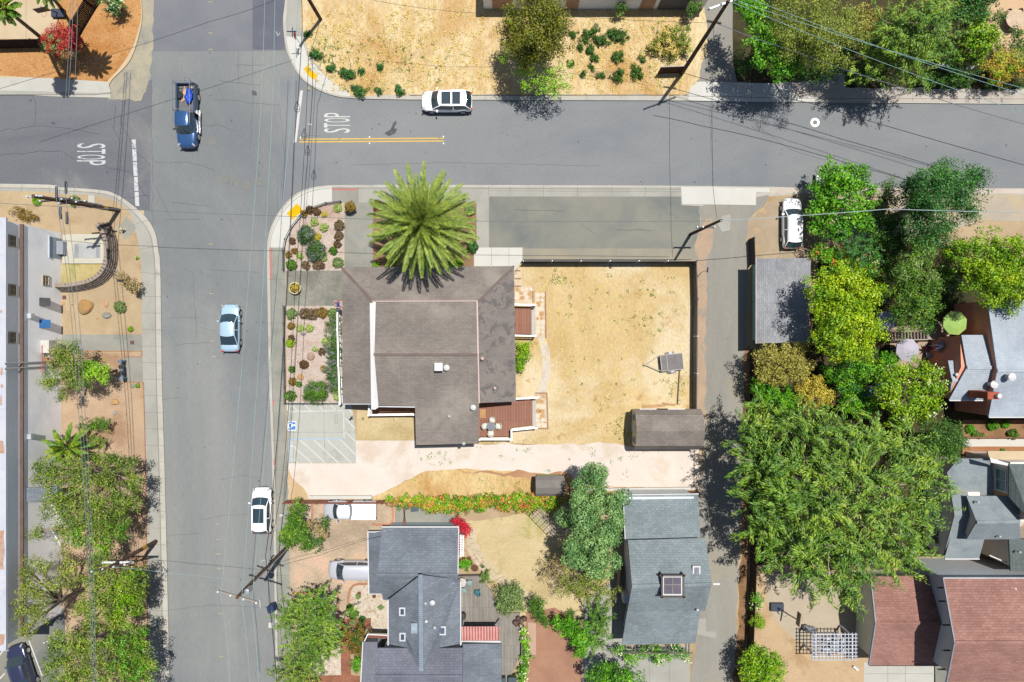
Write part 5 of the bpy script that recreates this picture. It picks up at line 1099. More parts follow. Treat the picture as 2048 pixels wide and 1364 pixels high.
tree('broadleaf_tree', 'dark blue green tree cut by the top edge near the tan terrace', [(1935, 8, 36, 6), (1960, -10, 40, 6), (1915, 30, 20, 5)], 'dark', clump=.5, leaf=.28)
tree('broadleaf_tree', 'bright yellow green tree right of the spreading acacia', [(1965, 62, 30, 4.8), (1985, 75, 24, 4.5), (1948, 95, 26, 4.2), (1930, 80, 18, 4), (1955, 122, 16, 3)], 'chart', clump=.5, leaf=.32, per=22)
tree('lantana_hedge', 'wide yellow olive hedge with orange flecks at the right edge', [(1992, 132, 30, 2.6), (2022, 126, 30, 2.6), (2050, 132, 30, 2.6), (2005, 150, 18, 2.2)], 'gold', trunk=.1, flower='forange', fl_n=.15, clump=.4, leaf=.2, cat='hedge', flat=.5, extra=('chart', (0, 1, 2), .5))
tree('clipped_hedge', 'low dark clipped hedge along the north pavement', [(1862, 160, 16, 1.4), (1885, 162, 16, 1.4), (1908, 160, 16, 1.6), (1930, 160, 16, 1.5), (1845, 158, 12, 1.3), (1975, 172, 9, .7), (2010, 172, 9, .7), (2040, 172, 8, .7)], 'deep', trunk=0, clump=.3, leaf=.16, cat='hedge', flat=.7)
tree('shrub', 'dark green mass of shrubs in the shade below the tall trees', [(1640, 120, 30, 3), (1700, 100, 30, 3), (1920, 140, 30, 2.2), (1990, 40, 20, 2), (2035, 80, 26, 2), (2045, 100, 20, 2), (1490, 130, 24, 3), (1610, 150, 22, 2.5), (1660, 150, 16, 2), (1720, 160, 18, 2), (1900, 110, 30, 3), (1560, 90, 40, 4), (1680, 130, 30, 3), (1760, 90, 40, 4), (1930, 50, 30, 3)], 'deep', trunk=.08, clump=.5, leaf=.26, flat=.5, cat='shrubs')
# east side
tree('broadleaf_tree', 'bright green leafy tree beside the parked car with the roof rack', [(1642, 378, 34, 3), (1655, 348, 26, 3.2), (1680, 358, 34, 4.2), (1706, 352, 26, 4), (1722, 375, 26, 4), (1652, 415, 38, 3.2), (1700, 418, 36, 4.6), (1680, 455, 30, 4), (1722, 440, 22, 4), (1632, 455, 20, 2.8), (1735, 410, 16, 4)], 'bright', clump=.5, leaf=.33, per=22)
tree('camphor_tree', 'dark green round crowned tree beside the tan verge', [(1850, 375, 38, 8), (1895, 362, 40, 8.5), (1845, 420, 34, 7), (1930, 372, 34, 7.5), (1870, 410, 40, 8), (1915, 410, 34, 7.5), (1845, 450, 34, 6.5), (1880, 455, 30, 6.5), (1820, 400, 28, 5.5), (1952, 355, 24, 6.5), (1825, 370, 26, 6.5), (1935, 420, 26, 6.5), (1880, 340, 26, 7.5), (1855, 480, 30, 6)], 'dark', clump=.7, leaf=.24, per=46, twigs=0, dens=1.2)
tree('evergreen_tree', 'very dark evergreen in the shade between the leafy tree and the round crowned tree', [(1775, 400, 24, 3), (1765, 430, 26, 3), (1790, 450, 28, 3.4), (1755, 475, 26, 3), (1790, 500, 28, 3), (1775, 370, 14, 2.4), (1780, 540, 24, 3), (1760, 580, 20, 3), (1800, 475, 24, 3)], 'deep', trunk=.12, clump=.55, leaf=.24, per=40, dens=1.2)
tree('cedar_tree', 'dull grey green tree below the dark round crowned tree', [(1840, 500, 34, 6), (1820, 540, 34, 6), (1850, 560, 30, 5.5), (1815, 590, 34, 5.5), (1858, 610, 28, 5), (1830, 640, 34, 5), (1795, 630, 24, 4.5)], 'mid', clump=.5, leaf=.22, per=34, extra=('grey', (0, 1, 2, 5), .4))
tree('yellow_green_tree', 'large yellow green tree at the right edge casting shade on a pale roof', [(1930, 505, 34, 7), (1975, 500, 40, 7.5), (2025, 505, 42, 8), (2000, 545, 42, 8), (1950, 550, 34, 7), (2040, 560, 40, 7.5), (1985, 580, 32, 7), (2020, 600, 24, 6), (1905, 500, 24, 5)], 'chart', clump=.48, leaf=.27, per=26, extra=('yellow', (3, 5, 6), .6))
tree('lilac_bush', 'green bush with scattered lilac flowers left of the large yellow green tree', [(1895, 545, 24, 4.5), (1885, 525, 18, 4), (1905, 565, 18, 4), (1890, 495, 16, 3.5)], 'mid', trunk=.08, flower='flil', fl_n=.12, clump=.42, leaf=.22, cat='shrub')
tree('laurel_tree', 'bright yellow green dense tree overhanging the light shingled garage', [(1655, 570, 36, 7), (1695, 562, 38, 7.5), (1735, 590, 36, 7), (1670, 620, 42, 8), (1715, 635, 42, 8), (1745, 660, 30, 6.5), (1660, 670, 38, 7), (1710, 690, 38, 7), (1640, 600, 24, 5.5)], 'yellow', clump=.5, leaf=.28, per=28, flat=.85, extra=('chart', (0, 3, 6), .5))
tree('trumpet_vine', 'green vine with orange flowers on the north side of the yellow green tree', [(1640, 505, 22, 3), (1670, 520, 26, 3.2), (1700, 510, 26, 3.2), (1735, 530, 26, 3.2), (1755, 555, 22, 3), (1690, 535, 24, 3.2)], 'bright', trunk=.08, flower='forange', fl_n=.3, clump=.42, leaf=.24, flat=.45, cat='vine', extra=('fwhite', (3, 4), .05))
tree('fern_tree', 'feathery green small tree between the leafy tree and the orange flowered vine', [(1690, 480, 26, 4), (1715, 490, 26, 4.2), (1735, 515, 20, 4)], 'dark', trunk=.1, clump=.5, leaf=.3, style='frond', asp=.25)
tree('grey_shrub', 'tan green fluffy tree at the south end of the light shingled garage', [(1535, 712, 30, 4.5), (1570, 715, 32, 4.8), (1600, 735, 28, 4.5), (1560, 750, 30, 4.3), (1530, 745, 22, 4), (1595, 700, 18, 4)], 'tanleaf', trunk=.14, clump=.42, leaf=.22, per=26)
tree('gold_shrub', 'golden tan tree between the garage tree and the giant feathery tree', [(1625, 775, 28, 4), (1645, 790, 22, 3.8), (1605, 790, 20, 3.6)], 'gold', trunk=.1, clump=.4, leaf=.2, per=30)
tree('broadleaf_tree', 'mid green understory tree south of the laurel tree', [(1690, 738, 28, 3.5), (1665, 745, 20, 3.2), (1740, 735, 30, 4), (1770, 725, 22, 4), (1700, 770, 22, 3)], 'bright', trunk=.1, clump=.45, leaf=.26, extra=('dark', (0, 4), .6))
tree('fig_tree', 'yellow green tree with pale twigs left of the red walled house', [(1790, 750, 36, 5), (1830, 745, 34, 5), (1865, 770, 28, 4.8), (1850, 805, 32, 5), (1810, 800, 38, 5.5), (1775, 790, 30, 4.8), (1870, 740, 16, 4), (1800, 835, 26, 4.5), (1845, 835, 20, 4)], 'chart', flower='fwhite', fl_n=.02, clump=.46, leaf=.28, per=20, dens=.9, twigs=2, bark=BARKP)
tree('bay_tree', 'dark green round tree above the pale planter path', [(1870, 862, 32, 5.5), (1900, 870, 30, 5.5), (1880, 900, 32, 5.5), (1905, 905, 22, 5), (1850, 880, 24, 5), (1925, 880, 12, 4.5)], 'deep', clump=.5, leaf=.22, per=34)
tree('shrub', 'dark green shrubs near the blue tarpaulin', [(1700, 810, 22, 2.4), (1725, 820, 22, 2.4), (1715, 790, 16, 2), (1745, 800, 14, 2), (1540, 790, 30, 3), (1570, 800, 24, 3), (1530, 770, 24, 3)], 'bright', trunk=.06, clump=.4, leaf=.26, cat='shrubs')
PEP = [(1508, 862, 44, 7), (1545, 830, 40, 7.5), (1590, 850, 46, 8.5), (1640, 860, 46, 9), (1700, 868, 48, 9.5), (1750, 880, 46, 9), (1795, 895, 44, 8.5), (1845, 940, 44, 8), (1520, 925, 52, 8), (1575, 930, 52, 9.5), (1640, 935, 54, 10.5), (1700, 945, 54, 10.5), (1770, 960, 54, 9.5), (1830, 1000, 44, 8), (1515, 985, 46, 7.5), (1570, 1000, 54, 9.5), (1640, 1010, 56, 10.5), (1710, 1025, 56, 10), (1780, 1035, 50, 9), (1825, 1060, 40, 7.5), (1530, 1050, 46, 8), (1590, 1070, 54, 9), (1650, 1090, 54, 9), (1710, 1100, 50, 8.5), (1765, 1105, 44, 8), (1545, 1110, 34, 7), (1610, 1135, 38, 7.5), (1665, 1160, 42, 7.5), (1705, 1160, 38, 7), (1690, 1195, 24, 6), (1800, 1110, 36, 7), (1835, 1110, 24, 6), (1860, 965, 30, 7), (1870, 1010, 20, 6)]
tree('pepper_tree', 'giant feathery green tree spreading across the gardens east of the alley', PEP, 'feather', trunk=.3, clump=.8, leaf=.42, per=38, style='frond', asp=.26, flat=.6, twigs=0, bark=BARKP, dens=1.15, jit=.5, extra=('mid', (0, 3, 8, 9, 14, 15, 20, 23, 26), .55))
# courtyard trees
tree('pine_tree', 'blue green puffy crowned pine left of the grey green workshop roof', [(1172, 955, 28, 6), (1195, 975, 30, 6.5), (1165, 990, 28, 6.5), (1210, 1010, 32, 7), (1175, 1030, 34, 7.5), (1215, 1055, 32, 7), (1160, 1070, 34, 7), (1195, 1090, 34, 7), (1150, 1110, 26, 6), (1205, 1122, 26, 6), (1180, 1125, 26, 6), (1135, 1040, 16, 5)], 'blue', clump=.78, leaf=.15, per=420, style='puff', flat=.85, asp=.7, dens=.55, fill=1, jit=.4, core=1)
tree('shrub', 'grey green round shrub beside the weathered deck', [(1018, 1190, 26, 1.9), (1005, 1205, 18, 1.6), (1034, 1208, 18, 1.6), (1015, 1212, 18, 1.5), (1030, 1185, 18, 1.7)], 'grey', trunk=.06, clump=.34, leaf=.16, per=30, cat='shrub')
tree('shrub', 'bright green upright shrub between the round grey shrub and the agave', [(1076, 1215, 20, 2), (1082, 1232, 14, 1.8), (1070, 1200, 12, 1.8), (1092, 1245, 10, 1.5)], 'mid', trunk=.06, clump=.34, leaf=.2, cat='shrub')
tree('small_tree', 'thin open olive tree with bare purple twigs below the blue green pine', [(1150, 1160, 28, 3.6), (1185, 1165, 28, 3.8), (1215, 1185, 20, 3.4), (1130, 1180, 16, 3), (1200, 1150, 22, 3.6), (1170, 1190, 16, 3)], 'olive2', trunk=.12, clump=.4, leaf=.2, dens=.75, twigs=3)
tree('bare_bush', 'greyish purple half bare bush left of the blue green pine', [(1105, 1135, 22, 2.6), (1120, 1155, 20, 2.6), (1090, 1150, 14, 2.2), (1130, 1130, 14, 2.6)], 'dry', trunk=.1, clump=.34, leaf=.14, dens=.5, twigs=7, cat='bush')
tree('citrus_tree', 'bright green dense tree in the courtyard above the red patio', [(1150, 1262, 24, 2.6), (1165, 1285, 24, 2.8), (1130, 1250, 20, 2.2), (1112, 1245, 14, 2), (1160, 1300, 16, 2.4)], 'bright', trunk=.1, clump=.4, leaf=.26)
tree('willow_shrub', 'olive green drooping shrub beside the workshop passage', [(1195, 1225, 24, 2.6), (1200, 1255, 24, 2.8), (1190, 1285, 20, 2.4), (1205, 1240, 16, 2.4)], 'mid', trunk=.1, clump=.42, leaf=.3, style='frond', asp=.25, cat='shrub')
tree('broadleaf_tree', 'dark green tree at the bottom edge of the courtyard', [(1200, 1352, 26, 3.6), (1235, 1350, 26, 3.6), (1265, 1362, 24, 3.4), (1215, 1375, 26, 3.6)], 'bright', trunk=.1, clump=.42, leaf=.28, extra=('deep', (0, 1, 3), .6))
tree('rose_hedge', 'green hedge with white roses below the workshop eave', [(1240, 1302, 14, 1.5), (1262, 1312, 16, 1.6), (1290, 1302, 16, 1.6), (1318, 1308, 18, 1.8), (1345, 1304, 16, 1.6), (1368, 1312, 12, 1.3), (1315, 1325, 9, 1.3)], 'bright', trunk=0, flower='fwhite', fl_n=.2, clump=.34, leaf=.2, cat='hedge', flat=.6)
tree('flower_border', 'narrow border of white flowers along the weathered deck', [(1046, 1262, 8, .9), (1050, 1280, 9, .9), (1051, 1300, 10, .9), (1050, 1320, 11, .9), (1048, 1340, 11, .9), (1044, 1358, 11, .9)], 'bright', trunk=0, flower='fwhite', fl_n=.4, clump=.25, leaf=.16, cat='flowers', flat=.6)
tree('broadleaf_tree', 'yellow green round tree at the bottom of the tan yard beside the alley fence', [(1510, 1318, 28, 3.6), (1540, 1320, 26, 3.6), (1500, 1345, 26, 3.4), (1530, 1352, 32, 3.8), (1555, 1345, 18, 3.2), (1510, 1375, 24, 3.4)], 'chart', clump=.4, leaf=.26, per=26)
tree('rose_bush', 'green bush with white roses against the alley fence', [(1512, 1192, 13, 1.3), (1515, 1208, 12, 1.2)], 'bright', trunk=0, flower='fwhite', fl_n=.3, clump=.3, leaf=.2, cat='bush')
tree('shrub', 'round bright green shrub against the alley fence below the white roses', [(1512, 1238, 15, 1.4), (1520, 1246, 11, 1.2)], 'chart', trunk=0, clump=.3, leaf=.2, cat='shrub')
# house front, south
tree('olive_tree', 'large feathery mid green tree beside the avenue in front of the blue grey house', [(590, 1215, 26, 4.2), (625, 1200, 28, 4.5), (655, 1215, 26, 4.2), (580, 1240, 26, 4), (620, 1245, 38, 5), (660, 1255, 30, 4.6), (600, 1285, 34, 4.8), (645, 1295, 32, 4.8), (670, 1285, 18, 4), (615, 1320, 28, 4.4)], 'feather', clump=.5, leaf=.28, style='frond', asp=.3, per=30, dens=1.05)
tree('olive_tree', 'yellowish feathery tree at the bottom edge beside the avenue', [(575, 1335, 30, 4), (610, 1345, 32, 4.2), (590, 1375, 36, 4.2), (560, 1355, 14, 3.4)], 'street', clump=.5, leaf=.26, style='frond', asp=.3, per=28)
tree('small_tree', 'bright green shrub tree hiding the foot of the leaning utility pole', [(592, 1018, 17, 2.2), (582, 1038, 13, 2), (590, 1052, 22, 2.8), (575, 1068, 20, 2.6), (605, 1075, 22, 2.8), (622, 1088, 20, 2.5), (650, 1045, 10, 2), (580, 1085, 12, 2.2)], 'mid', trunk=.1, clump=.38, leaf=.24, extra=('chart', (2, 3), .4))
tree('purple_bush', 'purplish brown half bare bush beside the brick driveway', [(625, 1048, 16, 2), (640, 1060, 14, 2), (612, 1045, 12, 2), (648, 1070, 8, 1.8)], 'dry', trunk=.06, clump=.3, leaf=.16, dens=.7, twigs=4, cat='bush')
tree('bougainvillea', 'crimson bougainvillea on the corner of the blue grey house', [(925, 1050, 13, 2.2), (932, 1060, 10, 2), (912, 1042, 8, 2.2), (922, 1075, 6, 1.8), (921, 1098, 5, 1.6)], 'fred', trunk=.05, clump=.28, leaf=.16, cat='shrub')
tree('dark_shrub', 'dark brown green shrub beside the red brick walk', [(712, 1275, 16, 2), (722, 1262, 12, 2), (705, 1290, 14, 2), (718, 1300, 12, 1.8), (700, 1268, 10, 1.8)], 'russet', trunk=.06, clump=.34, leaf=.2, cat='shrub', extra=('deep', (0, 1, 2, 3), .7))
tree('shrub', 'small bright green shrub at the wall below the dark shrub', [(712, 1325, 10, 1.2), (710, 1338, 8, 1)], 'bright', trunk=0, clump=.25, leaf=.2, cat='shrub')
tree('shrub', 'small green shrub beside terracotta pots on the terrace', [(928, 1130, 11, .9), (935, 1126, 7, .8)], 'bright', trunk=0, clump=.25, leaf=.18, cat='shrub')
tree('shrub', 'drooping green grass clump at the corner of the weathered deck', [(973, 1148, 10, .8), (971, 1158, 9, .7)], 'mid', trunk=0, clump=.25, leaf=.2, cat='shrub', style='frond', asp=.2)
HB = [(780 + i * 9.5, 1000 + (i % 3) * 3 - (4 if i > 20 else 0), 9 + (i % 4), 1.3) for i in range(37)] + [(850 + i * 10, 1010 + (i % 2) * 4, 12, 1.2) for i in range(12)] + [(1000 + i * 11, 1013, 9, 1.0) for i in range(11)]
tree('trumpet_vine_hedge', 'long yellow green flowering vine hedge with salmon blooms along the back fence', HB, 'chart', trunk=0, flower='fsalmon', fl_n=.1, clump=.3, leaf=.17, cat='hedge', flat=.7, per=22, dens=.8, extra=('bright', tuple(range(0, 60, 2)), .6))
# west side street trees
tree('street_tree', 'open grey green tree over the warehouse wall below the crosswalk', [(128, 705, 24, 4.5), (150, 700, 18, 4.5), (128, 735, 28, 5), (108, 762, 20, 4.5), (155, 765, 24, 4.5), (92, 765, 12, 4), (125, 790, 16, 4), (145, 735, 20, 4.8)], 'street', clump=.46, leaf=.22, dens=1.05, core=.3, twigs=2, bark=BARKP, extra=('dry', (0, 2), .3))
tree('street_tree', 'small lime green tree right of the open grey green tree', [(185, 730, 16, 3.4), (200, 735, 15, 3.4), (185, 755, 18, 3.6), (205, 757, 12, 3.2), (175, 742, 14, 3.2), (215, 737, 7, 3)], 'lime', trunk=.1, clump=.4, leaf=.22, dens=1.05, core=.3, twigs=1)
tree('shrub', 'low green shrub in the bare bed north of the small palm', [(195, 848, 12, 1.4), (208, 852, 13, 1.4), (182, 850, 9, 1.2), (162, 848, 8, 1.2)], 'mid', trunk=.05, clump=.34, leaf=.2, cat='shrub', dens=.8)
tree('shrub', 'spiky olive shrub right of the small palm', [(195, 880, 13, 1.5), (205, 888, 10, 1.3), (188, 890, 10, 1.3)], 'street', trunk=.05, clump=.34, leaf=.24, cat='shrub', style='frond', asp=.2)
tree('street_tree', 'wide grey green street tree with bare limbs beside the entrance canopy', [(85, 935, 20, 5), (110, 950, 26, 5.5), (150, 930, 26, 5.5), (90, 965, 22, 5), (205, 920, 22, 5), (235, 915, 20, 4.8), (170, 960, 26, 5.5), (215, 955, 24, 5), (255, 935, 18, 4.5), (270, 965, 20, 4.5), (240, 985, 24, 5), (190, 995, 28, 5.5), (130, 1000, 30, 5.5)], 'street', trunk=.25, clump=.5, leaf=.24, dens=1.05, core=.3, twigs=3, bark=BARKP)
tree('street_tree', 'bushy street tree leaning over the concrete stair', [(110, 1010, 26, 5.5), (150, 1030, 30, 6), (195, 1035, 30, 6), (130, 1060, 26, 5.5), (240, 1020, 28, 5.5), (235, 1055, 26, 5), (170, 1070, 28, 5.5), (265, 1010, 18, 4.5), (70, 1065, 16, 5), (205, 1090, 26, 5), (215, 1120, 22, 4.5)], 'street', trunk=.25, clump=.5, leaf=.24, dens=1.05, core=.3, twigs=2, bark=BARKP, extra=('bright', (5, 6, 9, 10), .5))
tree('street_tree', 'dull green street tree reaching over the warehouse wall', [(55, 1140, 22, 6.5), (85, 1135, 20, 6.5), (60, 1175, 26, 6.5), (85, 1195, 22, 6.5), (45, 1220, 20, 6.5), (75, 1235, 24, 6.5), (140, 1150, 26, 5.5), (125, 1115, 16, 5), (55, 1255, 18, 6.5), (105, 1170, 16, 6)], 'olive2', trunk=.22, base=(165, 1180), clump=.48, leaf=.22, dens=1.05, core=.3, twigs=2, bark=BARKP)
tree('street_tree', 'bright green street tree beside the leaning striped pole', [(190, 1160, 26, 5), (225, 1165, 26, 5), (260, 1160, 28, 5), (275, 1185, 22, 4.5), (240, 1195, 30, 5.2), (200, 1205, 28, 5), (265, 1210, 22, 4.5), (175, 1215, 24, 5), (240, 1240, 26, 5), (185, 1245, 20, 4.8)], 'street', trunk=.22, clump=.48, leaf=.26, dens=1.05, core=.3, extra=('chart', (2, 3, 4, 6, 8), .6))
tree('street_tree', 'large green street tree at the bottom edge beside the dark blue car', [(115, 1290, 26, 5), (150, 1280, 26, 5), (185, 1290, 28, 5.5), (110, 1330, 28, 5.5), (150, 1330, 32, 5.5), (195, 1340, 32, 5.5), (240, 1290, 28, 5), (275, 1275, 24, 4.8), (285, 1310, 24, 4.8), (250, 1335, 34, 5.2), (290, 1345, 24, 4.5), (130, 1370, 34, 5.5), (220, 1380, 40, 5.5), (285, 1375, 26, 4.8)], 'street', trunk=.28, clump=.5, leaf=.25, dens=1.05, core=.3, bark=BARKP, extra=('bright', (6, 7, 8, 9, 10), .6))
# north-west
tree('bougainvillea', 'round red bougainvillea bush on the orange mulch corner', [(125, 80, 28, 2.4), (145, 75, 20, 2.4), (110, 95, 22, 2.2), (130, 100, 24, 2.2), (100, 85, 16, 2.2), (155, 90, 16, 2)], 'fred2', trunk=.1, clump=.34, leaf=.2, cat='shrub', extra=('grey', (2, 4, 3), .7))
tree('oleander', 'green oleander with white flowers at the tip of the mulch corner', [(222, 2, 16, 1.8), (232, 14, 12, 1.6), (210, -6, 14, 1.8), (240, 2, 10, 1.5)], 'dark', trunk=.06, flower='fwhite', fl_n=.12, clump=.34, leaf=.26, cat='shrub', style='frond', asp=.25)
tree('dry_bush', 'brown dry brushwood at the corner of the warehouse wall', [(50, 432, 14, .6), (62, 436, 12, .5), (35, 425, 12, .5)], 'russet', trunk=.03, clump=.3, leaf=.18, dens=.5, twigs=6, cat='bush')
tree('purple_plum', 'thin plum sapling with pale pink leaves beside the curved block wall', [(250, 560, 10, 1.6), (263, 572, 12, 1.8), (272, 580, 8, 1.5), (245, 552, 8, 1.4)], 'dry', trunk=.05, clump=.26, leaf=.17, dens=.7, twigs=3, cat='sapling')
def shrub(x, y, r, mk, label, z=None, name='shrub', fl=None, fn=.2, flat=.8, **k):
    z = z or max(.25, r / 21 * .55)
    kw = dict(trunk=0, clump=max(.1, r / 21 * .22), leaf=.1, per=30, cat='shrub', flat=flat, fill=.95, amp=.15, jit=.08, core=1); kw.update(k)
    return tree(name, label, [(x, y, r * .9, z)], mk, flower=fl, fl_n=fn, **kw)
# garden beds west of the community building
for a in ((700, 413, 12, 'russet', 'tall brown green shrub growing in a pot at the end of the bed railing', 1.1), (756, 408, 9, 'russet', 'rust coloured shrub in a pot half under the palm fronds', .9),
          (676, 416, 9, 'sage', 'pale grey shrub at the north end of the corner bed beside the pot'), (649, 429, 6, 'gold', 'small yellow green tuft below the railing of the corner bed'), (629, 444, 9, 'sage', 'lime grey shrub above the two lavender mounds'),
          (648, 455, 9, 'sage', 'round shrub dotted with white flowers in the corner bed'), (679, 451, 12, 'purple', 'largest purple leaved round shrub beside the grey path'), (678, 472, 10, 'purple', 'middle purple and green shrub of the column beside the grey path'),
          (675, 489, 8, 'burg', 'small dark shrub, lowest purple one beside the grey path'), (667, 502, 9, 'mid', 'loose green shrub with white flecks beside the grey path'), (676, 525, 12, 'grey', 'clipped round grey green ball at the corner of the plaza'),
          (585, 482, 7, 'burg', 'dark burgundy shrub beside the railing left of the lavender'), (590, 502, 7, 'russet', 'brownish shrub below the burgundy shrub at the railing'), (600, 512, 7, 'sage', 'pale yellow green shrub above the bright green corner bush'),
          (578, 510, 7, 'russet', 'russet shrub touching the bed railing above the bright bush'), (583, 530, 12, 'mid', 'bright green bush at the lower left of the corner bed'), (612, 531, 9, 'purple', 'purple shrub at the bottom edge of the corner bed'),
          (634, 531, 9, 'purple', 'wide purple shrub below the large lavender mound'), (644, 531, 7, 'burg', 'darker purple shrub right of the wide purple one'), (648, 516, 8, 'sage', 'white flowering grey shrub right of the large lavender mound'),
          (635, 473, 8, 'gold', 'orange straw coloured tuft between the two lavender mounds'), (620, 420, 9, 'burg', 'brown red spreading shrub under the corner bed railing'), (634, 424, 8, 'burg', 'brown red spreading shrub beside the yellow green tuft'), (608, 428, 8, 'russet', 'brown low shrub at the bend of the bed railing'),
          (583, 628, 12, 'grey', 'round grey green ball at the north west corner of the long bed'), (666, 626, 11, 'grey', 'round grey green ball beside the flag'), (610, 627, 12, 'purple', 'purple shrub at the left end of the purple row'), (625, 628, 13, 'purple', 'purple shrub in the middle of the purple row'), (645, 625, 12, 'russet', 'brown purple shrub at the right end of the purple row'),
          (582, 652, 8, 'russet', 'small brown shrub at the railing below the corner ball'), (600, 656, 8, 'sage', 'left of two lime green tufts in the long bed'), (619, 657, 9, 'sage', 'right of two lime green tufts in the long bed'), (583, 676, 7, 'burg', 'dark shrub above the yellow shrub at the railing'),
          (581, 686, 9, 'yellow', 'bright yellow shrub beside the avenue pavement'), (650, 683, 8, 'sage', 'pale green shrub beside the lavender border'), (644, 704, 8, 'burg', 'deep burgundy shrub in the middle of the long bed'), (630, 699, 5, 'sage', 'tiny pale tuft left of the deep burgundy shrub'),
          (608, 729, 10, 'burg', 'reddish brown shrub above the boulder in the long bed'), (584, 739, 7, 'mid', 'small green shrub at the railing in the long bed'), (585, 763, 8, 'russet', 'brown green shrub at the railing near the bottom of the bed'), (598, 769, 6, 'mid', 'small green tuft right of the brown green shrub'),
          (581, 792, 12, 'mid', 'round green ball at the bottom left corner of the long bed'), (676, 791, 11, 'sage', 'round pale green ball at the bottom right of the long bed')):
    shrub(*a)
for x, y, r, lab in ((612, 470, 17, 'upper of two lavender mounds in the corner bed'), (631, 502, 19, 'lower and larger lavender mound in the corner bed')):
    tree('lavender', lab, [(x, y, r, .55), (x + 4, y - 4, r * .6, .7)], 'deep', trunk=0, clump=.3, leaf=.15, per=60, cat='lavender', asp=.3, dens=1.3, flat=.6, amp=.15, jit=.1, core=1, extra=('lav', (0,), .9), group='lavender plants')
tree('lavender', 'big round lavender mound at the bottom of the long bed', [(632, 785, 24, .7), (634, 782, 16, .9)], 'mid', trunk=0, clump=.34, leaf=.15, per=60, cat='lavender', asp=.3, dens=1.3, flat=.6, amp=.12, jit=.08, core=1, extra=('lav', (0,), .4), group='lavender plants')
tree('lavender_border', 'long strip of lavender along the white veranda railing', [(668, 644 + i * 11, 13 + (i % 2) * 3, .5) for i in range(13)], 'deep', trunk=0, clump=.3, leaf=.2, per=26, cat='lavender', style='frond', asp=.15, extra=('lav', tuple(range(13)), .4))
for a in ((940, 420, 12, 'grey', 'grey green shrub right of the palm at the top'), (942, 470, 9, 'sage', 'small greyish shrub right of the palm beside the pavement'), (945, 494, 13, 'dark', 'bluish round shrub at the lower right of the palm'),
          (752, 530, 8, 'chart', 'small bright fern at the wall left of the palm shadow'), (915, 528, 12, 'chart', 'bright green low shrub at the wall right of the palm'), (900, 532, 8, 'bright', 'green low plant at the wall under the palm')): shrub(*a)
tree('boxwood', 'bright yellow green bush against the east wall between the decks', [(1040, 695, 13, 1.4), (1052, 700, 12, 1.4), (1042, 715, 14, 1.4), (1036, 735, 11, 1.3), (1054, 688, 8, 1.2), (1046, 728, 9, 1.2)], 'chart', trunk=0, clump=.32, leaf=.22, cat='bush', flat=.7)
# dry lot shrubs
GL = 'wild shrubs in the dry lot'
for x, y, r, lab in ((1147, 67, 9, 'small dark shrub right of the olive green tree in the dry lot'), (1172, 70, 13, 'leftmost shrub of the upper row in the dry lot'), (1187, 62, 9, 'small shrub between the first and second of the upper row'), (1203, 80, 15, 'large dark shrub in the middle of the upper row'),
                     (1222, 68, 11, 'shrub right of the large dark one in the upper row'), (1240, 74, 14, 'rightmost big shrub of the upper row'), (1161, 94, 9, 'small shrub below the leftmost upper row shrub'), (1179, 98, 10, 'shrub in the second row of the dry lot'), (1188, 118, 9, 'shrub below the second row shrub'),
                     (1237, 115, 13, 'dark shrub alone in the middle of the dry lot'), (1235, 150, 14, 'dark shrub beside the flat grille near the kerb'), (1198, 151, 8, 'small shrub on the flat grille near the kerb'), (1166, 149, 6, 'tiny shrub left of the flat grille'),
                     (1274, 146, 13, 'dark shrub right of the grille, left of the wood panel'), (1285, 117, 7, 'small brownish shrub above the right dark shrub'), (1142, 126, 7, 'tiny shrub beside the lime green tree'), (1184, 134, 7, 'thin shrub above the flat grille'),
                     (719, 181, 12, 'dark green weed clump on the kerb right of the corner pavement'), (634, 110, 13, 'green weed clump beside the corner pavement'), (616, 68, 8, 'dark green weed behind the stop sign'), (663, 138, 10, 'green weed clump near the low kerb'), (700, 150, 13, 'wide green weed patch in the west of the dry lot'), (684, 146, 9, 'green weed between the two patches near the low kerb'),
                     (724, 142, 8, 'green weed east of the wide weed patch'), (760, 132, 7, 'small weed in the centre west of the dry lot'), (756, 182, 7, 'small weed on the kerb east of the dark clump'), (800, 184, 10, 'dry green weed overhanging the kerb near the white car'), (796, 178, 6, 'upright weed on the kerb near the white car')):
    shrub(x, y, r, 'deep' if x > 1100 else 'dark', lab, group=GL, clump=.26, leaf=.2, dens=1, amp=.9, jit=.4)
tree('tumble_shrub', 'big straggly half dry shrub in the east of the dry lot', [(1330, 72, 16, 1.1), (1350, 60, 14, 1.2), (1365, 80, 16, 1.2), (1375, 98, 12, 1), (1310, 95, 14, .8), (1345, 105, 16, .8), (1372, 58, 9, 1.2)], 'olive2', trunk=.04, clump=.3, leaf=.17, dens=.7, twigs=4, cat='shrub', extra=('straw', (0, 3, 4, 5), .8))
tree('shrub', 'green shrub at the corner of the white building wall', [(1385, 18, 13, 1.8), (1390, 8, 12, 1.8)], 'mid', trunk=.05, clump=.34, leaf=.2, cat='shrub')
tree('shrub', 'sparse small shrub against the white building wall', [(1245, 15, 11, 1.5)], 'deep', trunk=.05, clump=.3, leaf=.2, cat='shrub')
tree('shrub', 'yellowish small bush left of the dark wall shrub by the white building', [(1240, 25, 8, .9)], 'sage', trunk=.04, clump=.24, leaf=.16, cat='shrub')
